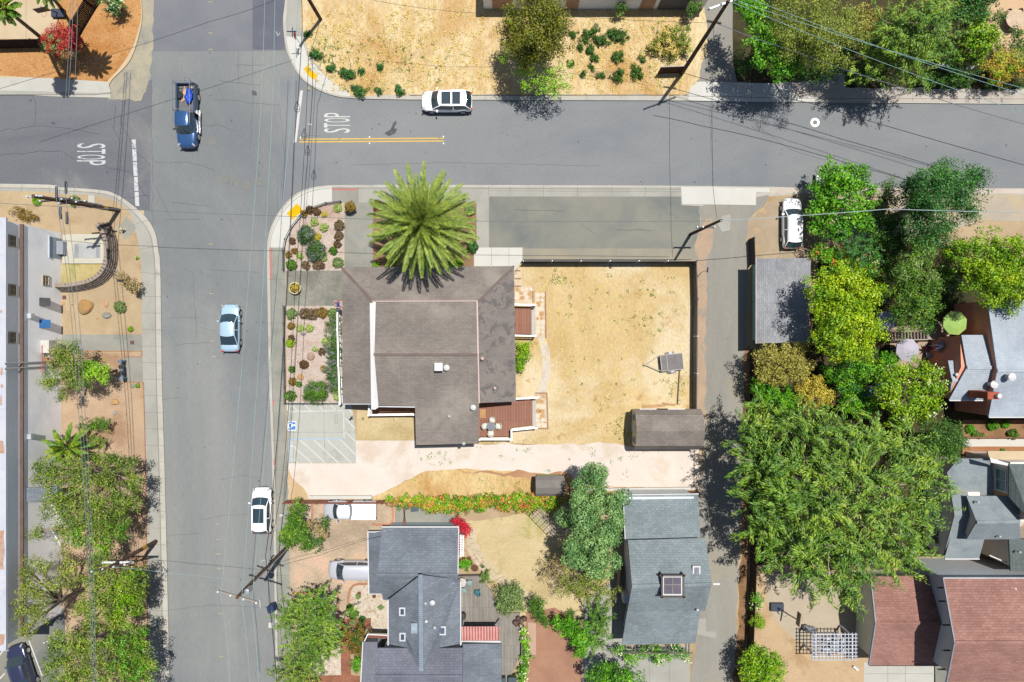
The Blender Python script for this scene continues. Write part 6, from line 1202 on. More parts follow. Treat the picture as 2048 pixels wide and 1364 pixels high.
# west yard
shrub(240, 614, 13, 'grey', 'round grey green shrub beside the grey boulder'); shrub(149, 402, 12, 'grey', 'grey green shrub under the corner utility pole'); shrub(74, 403, 9, 'chart', 'yellow green shrub under the top of the corner pole')
shrub(261, 658, 5, 'chart', 'small yellow green plant near the entry walk'); shrub(274, 516, 3, 'sage', 'tiny green weed beside the curved pavement'); shrub(275, 771, 4, 'chart', 'tiny weed beside the round stone')
# garden south-east oddments
for a in ((1940, 858, 10, 'bright', 'leafy vegetables in the planter near the dark tree'), (1985, 850, 12, 'bright', 'leafy vegetables in the middle of the planter'), (2010, 848, 9, 'bright', 'leafy vegetables at the right of the planter'), (2025, 868, 12, 'mid', 'green plant casting shade on the white paving'),
          (1950, 868, 8, 'mid', 'small potted green plant by the white paving'), (2006, 905, 7, 'bright', 'small clipped box plant on the red soil')): shrub(*a)
for a in ((700, 1215, 8, 'mid', 'upper cactus like plant in the white rock bed'), (708, 1228, 10, 'mid', 'middle cactus like plant in the white rock bed'), (724, 1238, 7, 'deep', 'lower spreading plant beside the short brick path'), (706, 1245, 6, 'grey', 'lowest grey green plant at the brick path'), (716, 1192, 5, 'grey', 'tiny upper plant in the white rock bed'), (761, 1215, 5, 'grey', 'small round plant alone in the white rock bed'), (1040, 1265, 7, 'gold', 'yellow orange plant at the edge of the weathered deck')): shrub(*a)
# weeds: countless
def weeds(name, areas, mk, n, z, seed, hgt=.12, clip=None):
    rs = np.random.RandomState(seed); P = []
    for _ in range(n):
        a = areas[rs.randint(len(areas))]; x, y = rs.normal(a[0], a[2]), rs.normal(a[1], a[3]); p = W(x, y); k = rs.randint(5, 16); r = rs.uniform(.05, .2)
        if clip and not (clip[0] < x < clip[2] and clip[1] < y < clip[3]): continue
        q = np.array([p.x, p.y, z]) + rs.normal(0, 1, (k, 3)) * np.array([r, r, .02]); q[:, 2] = z + rs.random(k) * hgt; P.append(q)
    P = np.concatenate(P); m = len(P); N = unit(rs.normal(0, .5, (m, 3)) + np.array([0, 0, 1])); T = rs.normal(size=(m, 3)); L = rs.uniform(.06, .15, m)
    me = leaf_mesh(name, P, N, T, L, L * .6, LM[mk], (0, 0, 0)); o = bpy.data.objects.new(name, me); link(o); tagp(o, kind='stuff'); return o
tagp(weeds('weeds', [(1170, 600, 50, 30), (1230, 640, 60, 25), (1115, 560, 12, 8), (1300, 660, 25, 25), (1240, 860, 8, 20), (1200, 780, 60, 40), (1355, 770, 15, 15), (1250, 560, 60, 20)], 'mid', 130, Z1 + .03, 3, .04, (1048, 540, 1370, 880)), 'small green weeds scattered over the dry fenced yard', 'weeds')
tagp(weeds('weeds', [(700, 120, 40, 25), (760, 110, 30, 30), (860, 130, 60, 30), (720, 180, 30, 4), (640, 110, 15, 20), (1330, 90, 30, 30)], 'mid', 160, Z1 + .03, 4, .15, (620, 20, 1370, 185)), 'green weeds scattered over the dry lot', 'weeds')
tagp(weeds('weeds', [(1010, 905, 60, 12), (1240, 920, 80, 15), (870, 915, 15, 8), (1000, 965, 60, 8)], 'grey', 60, Z1 + .03, 5, .06), 'few weeds on the pale gravel drive', 'weeds')
tagp(weeds('grass_tufts', [(x, y, 45, 35) for x in (650, 740, 830, 920, 1180, 1280, 1350) for y in (40, 110, 160)], 'straw', 1500, Z1 + .02, 6, .1, (615, 10, 1370, 185)), 'tufts of dry straw coloured grass over the lot', 'dry grass')
tagp(weeds('grass_tufts', [(x, y, 40, 35) for x in (1060, 1140, 1220, 1300, 1350) for y in (560, 640, 720, 790)], 'straw', 160, Z1 + .015, 7, .04, (1045, 535, 1372, 800)), 'tufts of dry straw coloured grass over the fenced yard', 'dry grass')
# ---- palms
def frond(rs, base, az, el, L, droop, wl, n=34, roll=0, P=None):
    """feather frond: returns leaflet arrays and the midrib points"""
    pts = []; p = np.array(base, float); d = np.array([math.cos(az) * math.cos(el), math.sin(az) * math.cos(el), math.sin(el)])
    st = L / 14
    for i in range(15):
        pts.append(p.copy()); p = p + d * st; d = d + np.array([0, 0, -droop / 14]); d /= np.linalg.norm(d)
    pts = np.array(pts); pp = []; tt = []; nn = []; ll = []
    for i in range(n):
        u = .12 + .88 * i / n; k = min(13, int(u * 14)); f = u * 14 - k; q = pts[k] * (1 - f) + pts[k + 1] * f; ax = pts[k + 1] - pts[k]; ax /= np.linalg.norm(ax)
        sd_ = np.cross(ax, [0, 0, 1]); sd_ /= np.linalg.norm(sd_) + 1e-9; up = np.cross(sd_, ax); w_ = wl * ((.4 + 2.4 * u) if u < .25 else 1 - ((u - .25) / .75) ** 2 * .72)
        for s in (-1, 1):
            t = ax * 1.0 + sd_ * s * .62 + up * rs.uniform(.0, .5) + rs.normal(0, .07, 3); t /= np.linalg.norm(t)
            pp.append(q + t * w_ * .5); tt.append(t); nn.append(up + sd_ * s * -.35 + rs.normal(0, .15, 3)); ll.append(w_ * rs.uniform(.85, 1.1))
    return pts, np.array(pp), np.array(tt), unit(np.array(nn)), np.array(ll)
def palm(label, px, py, z, rad_px, nf, mat, trunk_r, base=None, seed=1, lw=.07, wl=.75, name='palm_tree', group='palms', lean=None, rings=((.05, .25), (.45, .6), (.95, 1.3)), n=34, tip=None):
    rs = np.random.RandomState(seed); top = W(px, py, z); b = W(*base) if base else Vector((top.x, top.y, 0)); t = thing(name, label, 'palm tree', (b.x, b.y, .1), group)
    Lr = rad_px * (H - z) / FP; A = [[], [], [], []]; rib = MB(); ga = 2.39996
    for i in range(nf):
        u = i / nf; az = i * ga + rs.normal(0, .06); el = 1.5 - 1.9 * u ** .75 + rs.normal(0, .05); L = Lr * (1.16 if u > .25 else .95) * rs.uniform(.93, 1.07)
        pts, P, T, N, LL = frond(rs, (top.x + .3 * u * math.cos(az), top.y + .3 * u * math.sin(az), z - .45 * u), az, el, L, 1.0 - .45 * u, wl, n)
        A[0].append(P); A[1].append(T); A[2].append(N); A[3].append(LL)
        rib.tube([tuple(q) for q in pts[::3]], [.05, .04, .03, .02, .012], 4)
    P, T, N, LL = [np.concatenate(a) for a in A]; me = leaf_mesh('fronds', P, N, T, LL, np.full(len(LL), lw), LM[mat], t.location)
    o = bpy.data.objects.new('fronds', me); o.parent = t; link(o)
    part('frond_stems', rib, pm('frond_stem', c(176, 190, 110), .6), t)
    m = MB(); m.tube([b, b.lerp(top, .5), top - Vector((0, 0, .2))], [trunk_r * 1.15, trunk_r, trunk_r], 12); m.blob(top - Vector((0, 0, .9)), (trunk_r * 1.4, trunk_r * 1.4, .8), 12, 8, .2, 3); part('trunk', m, BARK, t)
    return t
palm('large date palm with broad pale green fronds over the roof corner', 843, 443, 8.2, 97, 78, 'palm', .42, seed=4, lw=.055, wl=.72, name='date_palm', n=85)
palm('small palm with yellowish fronds in the bed beside the warehouse', 131, 895, 2.8, 38, 26, 'palm2', .14, seed=6, lw=.09, wl=.5, n=30)
palm('tall thin palm whose trunk leans in from the top left corner', 4, 12, 10.5, 22, 34, 'palm2', .16, base=(88, 80), seed=7, lw=.06, wl=.4)
palm('second thin palm with only its trunk foot showing on the pale patio', 88, -26, 10, 26, 30, 'palm2', .14, base=(122, 16), seed=9, lw=.06, wl=.4)
# agave
rs_ = random.Random(2); t = thing('agave', 'spiky agave like rosette in the dry courtyard', 'agave', W(1140, 1225), None); m = MB()
for i in range(34):
    a = i * 2.4; e = 1.2 - i * .03; L = .75; d = Vector((math.cos(a) * math.cos(e), math.sin(a) * math.cos(e), math.sin(e))); s = Vector((-math.sin(a), math.cos(a), 0)) * .06; o_ = W(1140, 1225) + Vector((0, 0, .25))
    m.add([o_ - s * .6, o_ + d * L * .5 - s, o_ + d * L, o_ + d * L * .5 + s, o_ + s * .6], [(0, 1, 2, 3, 4)])
part('leaves', m, pm('agave_green', c(130, 160, 80), .5), t)
m = MB(); m.tube([W(1140, 1225), W(1140, 1225) + Vector((0, 0, .3))], .1); part('stem', m, BARK, t)
# ---------------------------------------------------------------- vehicles
def paintm(name, col, rough=.28, metal=.0): 
    if name in MATS: return MATS[name]
    g = NT(name); g.fin(col, rough, metal, .5); g.b.inputs['Coat Weight'].default_value = .7; g.b.inputs['Coat Roughness'].default_value = .05; MATS[name] = g.m; return g.m
PLA = pm('black_plastic', (.02, .02, .022, 1), .6); LAMPC = pm('headlamp_glass', (.3, .32, .34, 1), .12, .2, .8); LAMPR = pm('tail_lamp', (.35, .01, .01, 1), .2)
def grid_part(name, rows, mat, t, smooth=True, sub=1, close=False, faces=None):
    m = MB(); n = len(rows[0]); vs = [v for r in rows for v in r]; fs = []
    for i in range(len(rows) - 1):
        for j in range(n - 1):
            if faces is None or faces(i, j): fs.append((i * n + j, i * n + j + 1, (i + 1) * n + j + 1, (i + 1) * n + j))
    if close: fs.append(tuple(reversed(range(n)))); fs.append(tuple(range((len(rows) - 1) * n, len(rows) * n)))
    used = sorted({k for f in fs for k in f}); mp = {k: i for i, k in enumerate(used)}
    m.add([vs[k] for k in used], [tuple(mp[k] for k in f) for f in fs]); o = part(name, m, mat, t, smooth=smooth, local=True)
    if sub: md = o.modifiers.new('s', 'SUBSURF'); md.levels = sub; md.render_levels = sub
    return o
def vehicle(name, label, cat, px, py, ang, L, Wd, Ht, paint, kind='sedan', z0=0.0, roofmat=None, group='cars', pz=.7, seats=False):
    p = W(px, py, pz); t = thing(name, label, cat, (p.x, p.y, z0), group, R(ang)); hw = Wd / 2; hl = L / 2
    K = {'sedan': (.78, .95, .23, .40, .66, .86, .98), 'hatch': (.86, 1.0, .2, .36, .84, .95, .96), 'suv': (.98, 1.08, .22, .36, .88, .97, 1.0), 'wagon': (.92, 1.0, .24, .38, .88, .97, .98), 'pickup': (1.02, 1.12, .22, .32, .52, .55, 1.0), 'truck': (1.05, 1.15, .22, .32, .50, .53, 1.0)}[kind]
    hood, belt, cow, wtop, rtop, rbase, deck = K; X = lambda f: hl - f * L
    # lower body: sections from the front to the rear
    st = [(0, .5, hood - .3), (.01, .68, hood - .22), (.035, .83, hood - .12), (.08, .93, hood - .05), (.14, .985, hood), (cow, 1, hood + .06), (wtop, 1, belt - .03), (.55, 1, belt - .02), (.72, 1, belt)]
    if kind in ('pickup', 'truck'): st = st[:7] + [(.53, 1, belt - .02)]
    else: st += [(.88, .98, deck - .02 if kind == 'sedan' else belt), (.95, .94, deck - .06), (.982, .84, deck - .16), (.996, .7, deck - .28), (1, .52, deck - .36)]
    def sec(f, w, z):
        x = X(f); w *= hw; zb = .3 if 0.02 < f < .98 else .42
        return [(x, w * .93, zb), (x, w * .99, .5), (x, w, z * .72), (x, w * .965, z - .09), (x, w * .84, z - .01), (x, w * .45, z + .03), (x, 0, z + .04), (x, -w * .45, z + .03), (x, -w * .84, z - .01), (x, -w * .965, z - .09), (x, -w, z * .72), (x, -w * .99, .5), (x, -w * .93, zb)]
    body = grid_part('body', [sec(*s) for s in st], paint, t, close=True)
    # greenhouse
    n1 = 5; rows = []; tag_ = []
    fs = [(cow, 0), ((cow + wtop) / 2, .55), (wtop, .96), (wtop + .03, 1), ((wtop * 2 + rtop) / 3, 1.02), ((wtop + rtop) / 2 + .005, 1.02), ((wtop + rtop) / 2 + .02, 1.02), ((wtop + 2 * rtop) / 3 + .02, 1.01), (rtop - .015, .99), (rtop, .96), ((rtop + rbase) / 2, .5), (rbase, 0)]
    bz = belt - .03
    for f, u in fs:
        z = bz + (Ht - bz) * u; wb = hw * .93 * (1 if .3 < f < .8 else .93); wt = hw * .74 + (wb - hw * .74) * (1 - u) * .95; x = X(f)
        cv = (.13 if f < .5 else -.1) * L / 4.5 if (f <= wtop or f >= rtop) else 0
        rows.append([(x, wb, bz), (x, wb * .97 + wt * .03, bz + .01 * u), (x, wt * 1.04, z - .1 * u), (x, wt * .97, z - .03 * u), (x + cv * .75, wt * .5, z + .03 * u), (x + cv, 0, z + .045 * u), (x + cv * .75, -wt * .5, z + .03 * u), (x, -wt * .97, z - .03 * u), (x, -wt * 1.04, z - .1 * u), (x, -wb * .97 - wt * .03, bz + .01 * u), (x, -wb, bz)])
    nr = len(fs)
    side = (1, 8); mid = (3, 4, 5, 6)
    isside = lambda i, j: j in side and i not in (5,)
    ws = lambda i, j: j in mid and i in (0, 1); rg = lambda i, j: j in mid and i in (nr - 3, nr - 2)
    grid_part('windshield', rows, GLASS, t, faces=ws, sub=0); grid_part('rear_window', rows, GLASS, t, faces=rg, sub=0)
    grid_part('side_window', rows, GLASS, t, faces=lambda i, j: j == 1 and i != 5, sub=0); grid_part('side_window', rows, GLASS, t, faces=lambda i, j: j == 8 and i != 5, sub=0)
    grid_part('roof', rows, roofmat or paint, t, faces=lambda i, j: not (isside(i, j) or ws(i, j) or rg(i, j)), sub=0)
    # wheels
    wr = .34 if kind in ('sedan', 'hatch', 'wagon') else .39
    for fx in (.19, .81):
        for s in (-1, 1):
            c0 = Vector((X(fx), s * (hw - .1), wr)); m = MB()
            def disc(m, r0, y0, y1, n=20, rr=None):
                rr = rr or r0; vs = [(c0.x + r0 * math.cos(k * 6.2832 / n), c0.y + y0 * s, wr + r0 * math.sin(k * 6.2832 / n)) for k in range(n)] + [(c0.x + rr * math.cos(k * 6.2832 / n), c0.y + y1 * s, wr + rr * math.sin(k * 6.2832 / n)) for k in range(n)]
                f_ = [(k, (k + 1) % n, n + (k + 1) % n, n + k) for k in range(n)] + [tuple(range(n, 2 * n)), tuple(reversed(range(n)))]
                m.add(vs, f_)
            disc(m, wr, -.1, .1); disc(m, wr * 1.16, -.1, .075); w_ = part('wheel', m, RUB, t, local=True)
            m = MB(); disc(m, wr * .62, .09, .115); part('rim', m, CHR, w_, local=True)
    for s in (-1, 1):
        m = MB(); m.bc((X(wtop - .045), s * (hw + .09), belt + .05), (.12, .2, .13)); part('mirror', m, paint if kind != 'truck' else PLA, t, local=True)
        m = MB(); m.bc((X(.04), s * hw * .74, hood - .13), (.14, .34, .12), rz=-s * .75); part('headlight', m, LAMPC, t, local=True)
        xr_ = .985 if kind not in ('pickup', 'truck') else .992
        m = MB(); m.bc((X(xr_), s * hw * (.74 if kind not in ('pickup', 'truck') else .93), deck - .2), (.1, .26 if kind not in ('pickup', 'truck') else .1, .14), rz=s * (.5 if kind not in ('pickup', 'truck') else 0)); part('tail_light', m, LAMPR, t, local=True)
    m = MB(); m.bc((X(.006), 0, .42), (.1, Wd * .42, .2)); part('grille', m, PLA, t, local=True)
    m = MB(); m.bc((X(cow + .002), 0, hood + .075), (.07, Wd * .74, .03)); part('cowl', m, PLA, t, local=True)
    return t, X, hw, belt
white = paintm('paint_white', (.78, .79, .8, 1)); silver = paintm('paint_silver', (.4, .41, .45, 1), .3, .2); lblue = paintm('paint_ice_blue', (.36, .5, .6, 1), .25, .3)
blue = paintm('paint_blue', (.025, .075, .19, 1), .25, .3); navy = paintm('paint_navy', (.03, .035, .075, 1), .2, .3); pearl = paintm('paint_pearl', (.6, .61, .68, 1), .25, .2)
v, X, hw, bl = vehicle('parked_suv', 'white suv with dark glass roof parked beside the dry lot kerb', 'car', 894, 203, 180, 4.75, 1.95, 1.68, white, 'suv')
m = MB(); m.bc((X(.50), 0, 1.745), (.85, 1.1, .06)); m.bc((X(.70), 0, 1.745), (.75, 1.1, .06)); part('sunroof', m, GLASS, v, local=True)
for s in (-1, 1): m = MB(); m.tube([(X(.38), s * .72, 1.7), (X(.6), s * .73, 1.74), (X(.86), s * .7, 1.68)], .02); part('roof_rail', m, CHR, v, local=True)
v, X, hw, bl = vehicle('parked_sedan', 'ice blue sedan driving in the avenue below the crossing', 'car', 460, 656, 90, 4.5, 1.8, 1.45, lblue, 'sedan')
v, X, hw, bl = vehicle('parked_suv', 'white suv with black panoramic roof at the avenue kerb beside the garden gate shrub', 'car', 524, 1021, 90, 4.35, 1.85, 1.6, white, 'suv')
m = MB(); m.bc((X(.56), 0, 1.665), (1.35, 1.0, .06)); part('sunroof', m, GLASS, v, local=True)
v, X, hw, bl = vehicle('estate_car', 'white estate car with silver roof rack parked in the dirt beside the alley', 'car', 1583, 447, 90, 4.75, 1.8, 1.5, white, 'wagon', z0=.13)
for s in (-1, 1): m = MB(); m.tube([(X(.42), s * .6, 1.52), (X(.44), s * .61, 1.6), (X(.84), s * .6, 1.58), (X(.86), s * .6, 1.5)], .02); part('roof_rail', m, CHR, v, local=True)
m = MB()
for k in range(5): m.bar((X(.46), -.5 + k * .25, 1.62), (X(.82), -.5 + k * .25, 1.61), .03)
for f_ in (.5, .64, .78): m.bar((X(f_), -.6, 1.6), (X(f_), .6, 1.6), .035)
part('roof_rack', m, STEEL, v, local=True)
v, X, hw, bl = vehicle('parked_minivan', 'silver car in the brick driveway with its rear under the house eave', 'car', 706, 1140, 180, 4.6, 1.8, 1.55, silver, 'hatch', z0=.14, pz=.8)
v, X, hw, bl = vehicle('parked_sedan', 'dark navy car in the corner parking lot under the street tree', 'car', 44, 1338, 108, 4.7, 1.85, 1.48, navy, 'sedan', z0=.13)
v, X, hw, bl = vehicle('parked_hatchback', 'white car mostly hidden under the bright leafy tree at the side street kerb', 'car', 1680, 360, 180, 4.4, 1.8, 1.5, white, 'hatch')
def bedbox(v, X, hw, bl, paint, f0, f1, cover=None):
    m = MB(); th = .08; x0, x1 = X(f0), X(f1)
    for s in (-1, 1): m.box(x1, s * hw * .98, .45, x0, s * (hw * .98 - .14), bl + .02)
    m.box(x1, -hw * .96, .45, x1 + th, hw * .96, bl); m.box(x0 - th, -hw * .98, .45, x0, hw * .98, bl + .02); part('bed_sides', m, paint, v, local=True)
    m = MB(); m.box(x1 + th, -hw * .84, .6, x0 - th, hw * .84, .72); part('bed_floor', m, pm('truck_bed_liner', (.09, .09, .1, 1), .8), v, local=True)
    if cover: m = MB(); m.box(x1 - .01, -hw * .95, bl + .022, x0 + .01, hw * .95, bl + .1); o = part('bed_cover', m, cover, v, local=True); b = o.modifiers.new('b', 'BEVEL'); b.width = .04; b.segments = 2
v, X, hw, bl = vehicle('pickup_truck', 'white pickup truck with flat white bed cover on the brick driveway', 'pickup truck', 700, 1020, 180, 5.0, 1.72, 1.62, silver, 'pickup', z0=.14, pz=.9, roofmat=pearl)
bedbox(v, X, hw, bl, silver, .545, 1.0, white)
v, X, hw, bl = vehicle('pickup_truck', 'dark blue pickup truck with ladder rack driving in the crossing', 'pickup truck', 373, 231, -90, 6.0, 1.85, 1.85, blue, 'truck', pz=.9)
bedbox(v, X, hw, bl, paintm('paint_dark_blue', (.02, .045, .09, 1)), .52, 1.0)
rk = MB()
for s in (-1, 1):
    rk.bar((X(.33), s * .8, 2.0), (X(1.03), s * .8, 2.0), .05)
    for f_ in (.54, .98): rk.bar((X(f_), s * .86, bl), (X(f_), s * .8, 2.0), .045)
rk.bar((X(.54), -.8, 2.0), (X(.54), .8, 2.0), .045); rk.bar((X(.98), -.8, 2.0), (X(.98), .8, 2.0), .045)
part('ladder_rack', rk, pm('rack_grey', c(140, 150, 164), .5), v, local=True)
m = MB()
for k in range(6): m.box(X(.5), -.6 + k * .24 - .03, 1.875, X(.35), -.6 + k * .24 + .03, 1.895)
part('roof_ribs', m, blue, v, local=True)
for s in (-1, 1): m = MB(); m.bc((X(.42), s * (hw + .1), .45), (2.2, .16, .05)); part('side_step', m, CHR, v, local=True)
lo = v.location; rotm = Matrix.Rotation(R(-90), 4, 'Z')
def inbed(fx, y, z): return Vector(lo) + rotm @ Vector((X(fx), y, z))
m = MB(); random.seed(4); q = inbed(.8, .22, .9); m.blob(q, (.34, .62, .26), 14, 8, .4, 7); single('blue_tarp', m, pm('tarp_blue', c(10, 84, 226), .6), 'crumpled bright blue tarp in the bed of the dark blue pickup', 'tarp', smooth=True, loc=q)
m = MB(); q = inbed(.82, -.3, .75)
for k in range(5): m.bc(q + Vector((-.1 + k * .1, .1 * (k % 3), .03 + .02 * k)), (.09, 1.3, .03), rz=.08 * (k - 2))
single('lumber_stack', m, pm('lumber', c(226, 190, 150), .8), 'pale boards lying in the bed of the dark blue pickup', 'lumber', loc=q)
m = MB(); q = inbed(.82, -.66, .9); m.lathe(q, [(.2, -.1), (.34, -.1), (.36, 0), (.34, .1), (.2, .1)], 16); single('spare_tyre', m, RUB, 'black spare tyre in the bed of the dark blue pickup', 'tyre', loc=q)
m = MB(); q = inbed(.94, .62, .95); m.bc(q, (.22, .32, .3)); single('tool_box', m, pm('cream_box', c(226, 206, 150), .7), 'small cream box at the tail corner of the dark blue pickup bed', 'box', loc=q)
# ---- trailer
t = thing('utility_trailer', 'grey flat utility trailer with A frame hitch in the fenced yard', 'trailer', W(1340, 724), None, R(6)); lw_, ll_ = 1.5, 2.05
m = MB(); m.box(-ll_ / 2, -lw_ / 2, .62, ll_ / 2, lw_ / 2, .72); part('deck', m, gm('trailer_grey', c(136, 132, 132), c(150, 146, 144), 1.2, None, fine=.08), t, local=True)
m = MB()
for a, b in (((-ll_ / 2, -lw_ / 2), (ll_ / 2, -lw_ / 2)), ((-ll_ / 2, lw_ / 2), (ll_ / 2, lw_ / 2)), ((-ll_ / 2, -lw_ / 2), (-ll_ / 2, lw_ / 2)), ((ll_ / 2, -lw_ / 2), (ll_ / 2, lw_ / 2)), ((-ll_ * .22, -lw_ / 2), (-ll_ * .22, lw_ / 2))): m.bar((*a, .76), (*b, .76), .07)
part('frame', m, pm('frame_pale', c(190, 186, 178), .6), t, local=True)
m = MB()
for s in (-1, 1): m.bar((-ll_ / 2, s * lw_ / 2, .55), (-ll_ / 2 - 1.35, 0, .5), .07)
m.bc((-ll_ / 2 - 1.42, 0, .5), (.25, .1, .12)); part('hitch', m, pm('hitch_pale', c(196, 186, 166), .6), t, local=True)
for s in (-1, 1):
    m = MB(); n = 18; vs = [(.0 + .3 * math.cos(k * 6.2832 / n), s * (lw_ / 2 + y), .3 + .3 * math.sin(k * 6.2832 / n)) for y in (.04, .2) for k in range(n)]; m.add(vs, [(k, (k + 1) % n, n + (k + 1) % n, n + k) for k in range(n)] + [tuple(range(n)), tuple(range(n, 2 * n))]); w_ = part('wheel', m, RUB, t, local=True)
    m = MB(); m.add([(.42 * math.cos(a), s * (lw_ / 2 + y), .32 + .38 * math.sin(a)) for y in (.03, .24) for a in [math.pi * k / 8 for k in range(9)]], [(k, k + 1, 10 + k, 9 + k) for k in range(8)]); part('mudguard', m, CHR, t, local=True)
# ---- fences
def board_fence(name, label, pts, h, mat, post=2.4, th=.05, group=None, caps=None, kind='solid', z0=.12, cat='fence', lean=0):
    q = [W(x, y, 0) for x, y in pts]; t = thing(name, label, cat, (q[0].x, q[0].y, z0), group); b = MB(); r = MB()
    for i in range(len(q) - 1):
        A_, B_ = q[i], q[i + 1]; L = (B_ - A_).length; u = (B_ - A_) / L; nn = Vector((-u.y, u.x, 0))
        if kind == 'iron':
            k = 0
            while k * .13 < L: p = A_ + u * k * .13; b.bar(p + Vector((0, 0, z0)), p + Vector((0, 0, h + z0)), .018); k += 1
            r.bar(A_ + Vector((0, 0, h * .92)), B_ + Vector((0, 0, h * .92)), .035); r.bar(A_ + Vector((0, 0, .3)), B_ + Vector((0, 0, .3)), .05)
        else:
            k = 0; bw = .14
            while k * (bw + .012) < L:
                p = A_ + u * (k * (bw + .012) + bw / 2); hh = h + .03 * mnoise.noise(Vector((p.x, p.y, 3))); b.bar(p + Vector((0, 0, z0)), p + Vector((0, 0, hh + z0)) + nn * lean, bw if abs(u.y) < .5 else th, th if abs(u.y) < .5 else bw); k += 1
            for zz in (.35, h - .25): r.bar(A_ + nn * .06 + Vector((0, 0, z0 + zz)), B_ + nn * .06 + Vector((0, 0, z0 + zz)), .05, .09)
    part('boards', b, mat, t); part('rails', r, caps or mat, t)
    for i in range(len(q) - 1):
        A_, B_ = q[i], q[i + 1]; n = max(1, int((B_ - A_).length / post))
        for k in range(n + (1 if i == len(q) - 2 else 0)):
            p = A_.lerp(B_, k / n); m = MB(); m.bar(p + Vector((0, 0, z0 - .1)), p + Vector((0, 0, h + z0 + .08)), .05 if kind == 'iron' else .1); part('post', m, caps or mat, t)
    return t
def mesh_fence(label, pts, h):
    q = [W(x, y, 0) for x, y in pts]; t = thing('privacy_fence', label, 'fence', (q[0].x, q[0].y, .12)); b = MB(); r = MB()
    for A_, B_ in zip(q[:-1], q[1:]):
        L = (B_ - A_).length; u = (B_ - A_) / L; k = 0
        while k * .11 < L: p = A_ + u * (k * .11 + .05); b.bar(p + Vector((0, 0, .14)), p + Vector((0, 0, h + .12 + .05 * (k % 2))), .1 if abs(u.y) < .5 else .02, .02 if abs(u.y) < .5 else .1); k += 1
        r.bar(A_ + Vector((0, 0, h + .05)), B_ + Vector((0, 0, h + .05)), .06)
    part('slats', b, pm('black_slats', (.02, .019, .021, 1), .7), t); part('top_rail', r, pm('pale_rail', c(196, 200, 206), .4), t)
    for A_, B_ in zip(q[:-1], q[1:]):
        n = int((B_ - A_).length / 2.6)
        for k in range(n + 1): p = A_.lerp(B_, k / n); m = MB(); m.tube([p, p + Vector((0, 0, h + .25))], .045, 8); part('post', m, STEEL, t)
    return t
mesh_fence('black slatted fence round the fenced dry yard with pale top rail', [(1046, 526), (1384, 526), (1386, 600), (1384, 818)], 1.6)
board_fence('wooden_fence', 'reddish wooden fence between the gravel drive and the brick driveway', [(577, 999.5), (770, 999.5)], 1.5, pm('red_fence', c(176, 120, 96), .9, var=.2), caps=pm('red_fence_post', c(140, 84, 66), .9))
board_fence('wooden_fence', 'old wooden fence behind the salmon flowering hedge', [(770, 1000), (1070, 994), (1245, 984), (1392, 981)], 1.4, pm('brown_fence', c(160, 126, 104), .9, var=.2), caps=pm('brown_fence_post', c(150, 108, 84), .9))
m = MB(); a, b = W(620, 991), W(745, 995); m.bc(((a.x + b.x) / 2, (a.y + b.y) / 2, .28), ((b - a).length, .3, .28)); single('concrete_wall', m, conc_white, 'low white concrete wall along the south side of the gravel drive', 'wall')
m = MB(); a, b = W(1150, 978), W(1394, 975); m.bar(a + Vector((0, 0, .3)), b + Vector((0, 0, .3)), .22, .3); single('concrete_wall', m, conc_white, 'low white wall beside the workshop end of the gravel drive', 'wall')
board_fence('iron_fence', 'low black railing curving round the corner flower bed', [(570, 541), (570, 503), (574, 480), (586, 456), (604, 434), (628, 417), (655, 408), (684, 405)], .75, BLK, kind='iron', post=1.6)
board_fence('iron_fence', 'low black railing along the long flower bed beside the avenue', [(571, 613), (571, 680), (572, 740), (573, 806), (686, 806)], .75, BLK, kind='iron', post=1.5)
board_fence('wooden_fence', 'dark weathered fence at the east side of the alley end', [(1501, 1100), (1497, 1200), (1493, 1300), (1490, 1400)], 1.7, gm('dark_fence', c(96, 78, 62), c(76, 62, 50), 2, None, fine=.2), caps=pm('fence_top', c(150, 134, 116), .9))
board_fence('wooden_fence', 'dark fence running up from the garage corner beside the alley', [(1497, 480), (1499, 530)], 1.5, pm('dark_fence_b', (.05, .04, .035, 1), .9))
board_fence('wooden_fence', 'dark fence along the alley under the giant feathery tree', [(1500, 700), (1502, 830), (1503, 1000), (1501, 1098)], 1.8, MATS['dark_fence'])
DF = gm('black_fence', c(60, 50, 46), c(44, 38, 36), 2, c(96, 80, 66), 1.3, (.6, .7), .2, 9)
board_fence('wooden_fence', 'black weathered fence crossing the mulch corner from the top edge', [(212, -10), (192, 20), (168, 60), (158, 80)], 1.8, DF)
board_fence('wooden_fence', 'black weathered fence along the pale patio at the left edge', [(-40, 98), (0, 98), (88, 96), (106, 96)], 1.8, DF)
m = MB(); a, b = W(1366, 147), W(1314, 149); m.bar(a + Vector((0, 0, 1.0)), b + Vector((0, 0, 1.0)), .06, 1.6)
t = thing('wood_panel', 'short brown board panel at the foot of the north utility pole', 'fence panel', ((a.x + b.x) / 2, (a.y + b.y) / 2, .1)); part('boards', m, gm('panel_brown', c(112, 78, 56), c(90, 62, 46), 3, None, fine=.25, stretch=(8, 8, .5)), t); m = MB(); m.bar(a + Vector((0, 0, 1.83)), b + Vector((0, 0, 1.83)), .1, .05); part('top_cap', m, pm('panel_cap', c(200, 190, 180), .8), t)
m = MB(); 
for k in range(24): x = 1180 + k * 2.0; m.strip(gp([(x, 145), (x - 3, 157)]), .05, .15)
m.strip(gp([(1180, 144), (1230, 145)]), .12, .16); single('flat_grille', m, pm('grille_straw', c(190, 160, 112), .8), 'flat slatted grille lying on dry grass beside dark shrubs', 'grille')
board_fence('wooden_fence', 'brown railing beside the garden planter at the right edge', [(1925, 874), (2060, 874)], .5, pm('planter_board', c(176, 128, 100), .9))
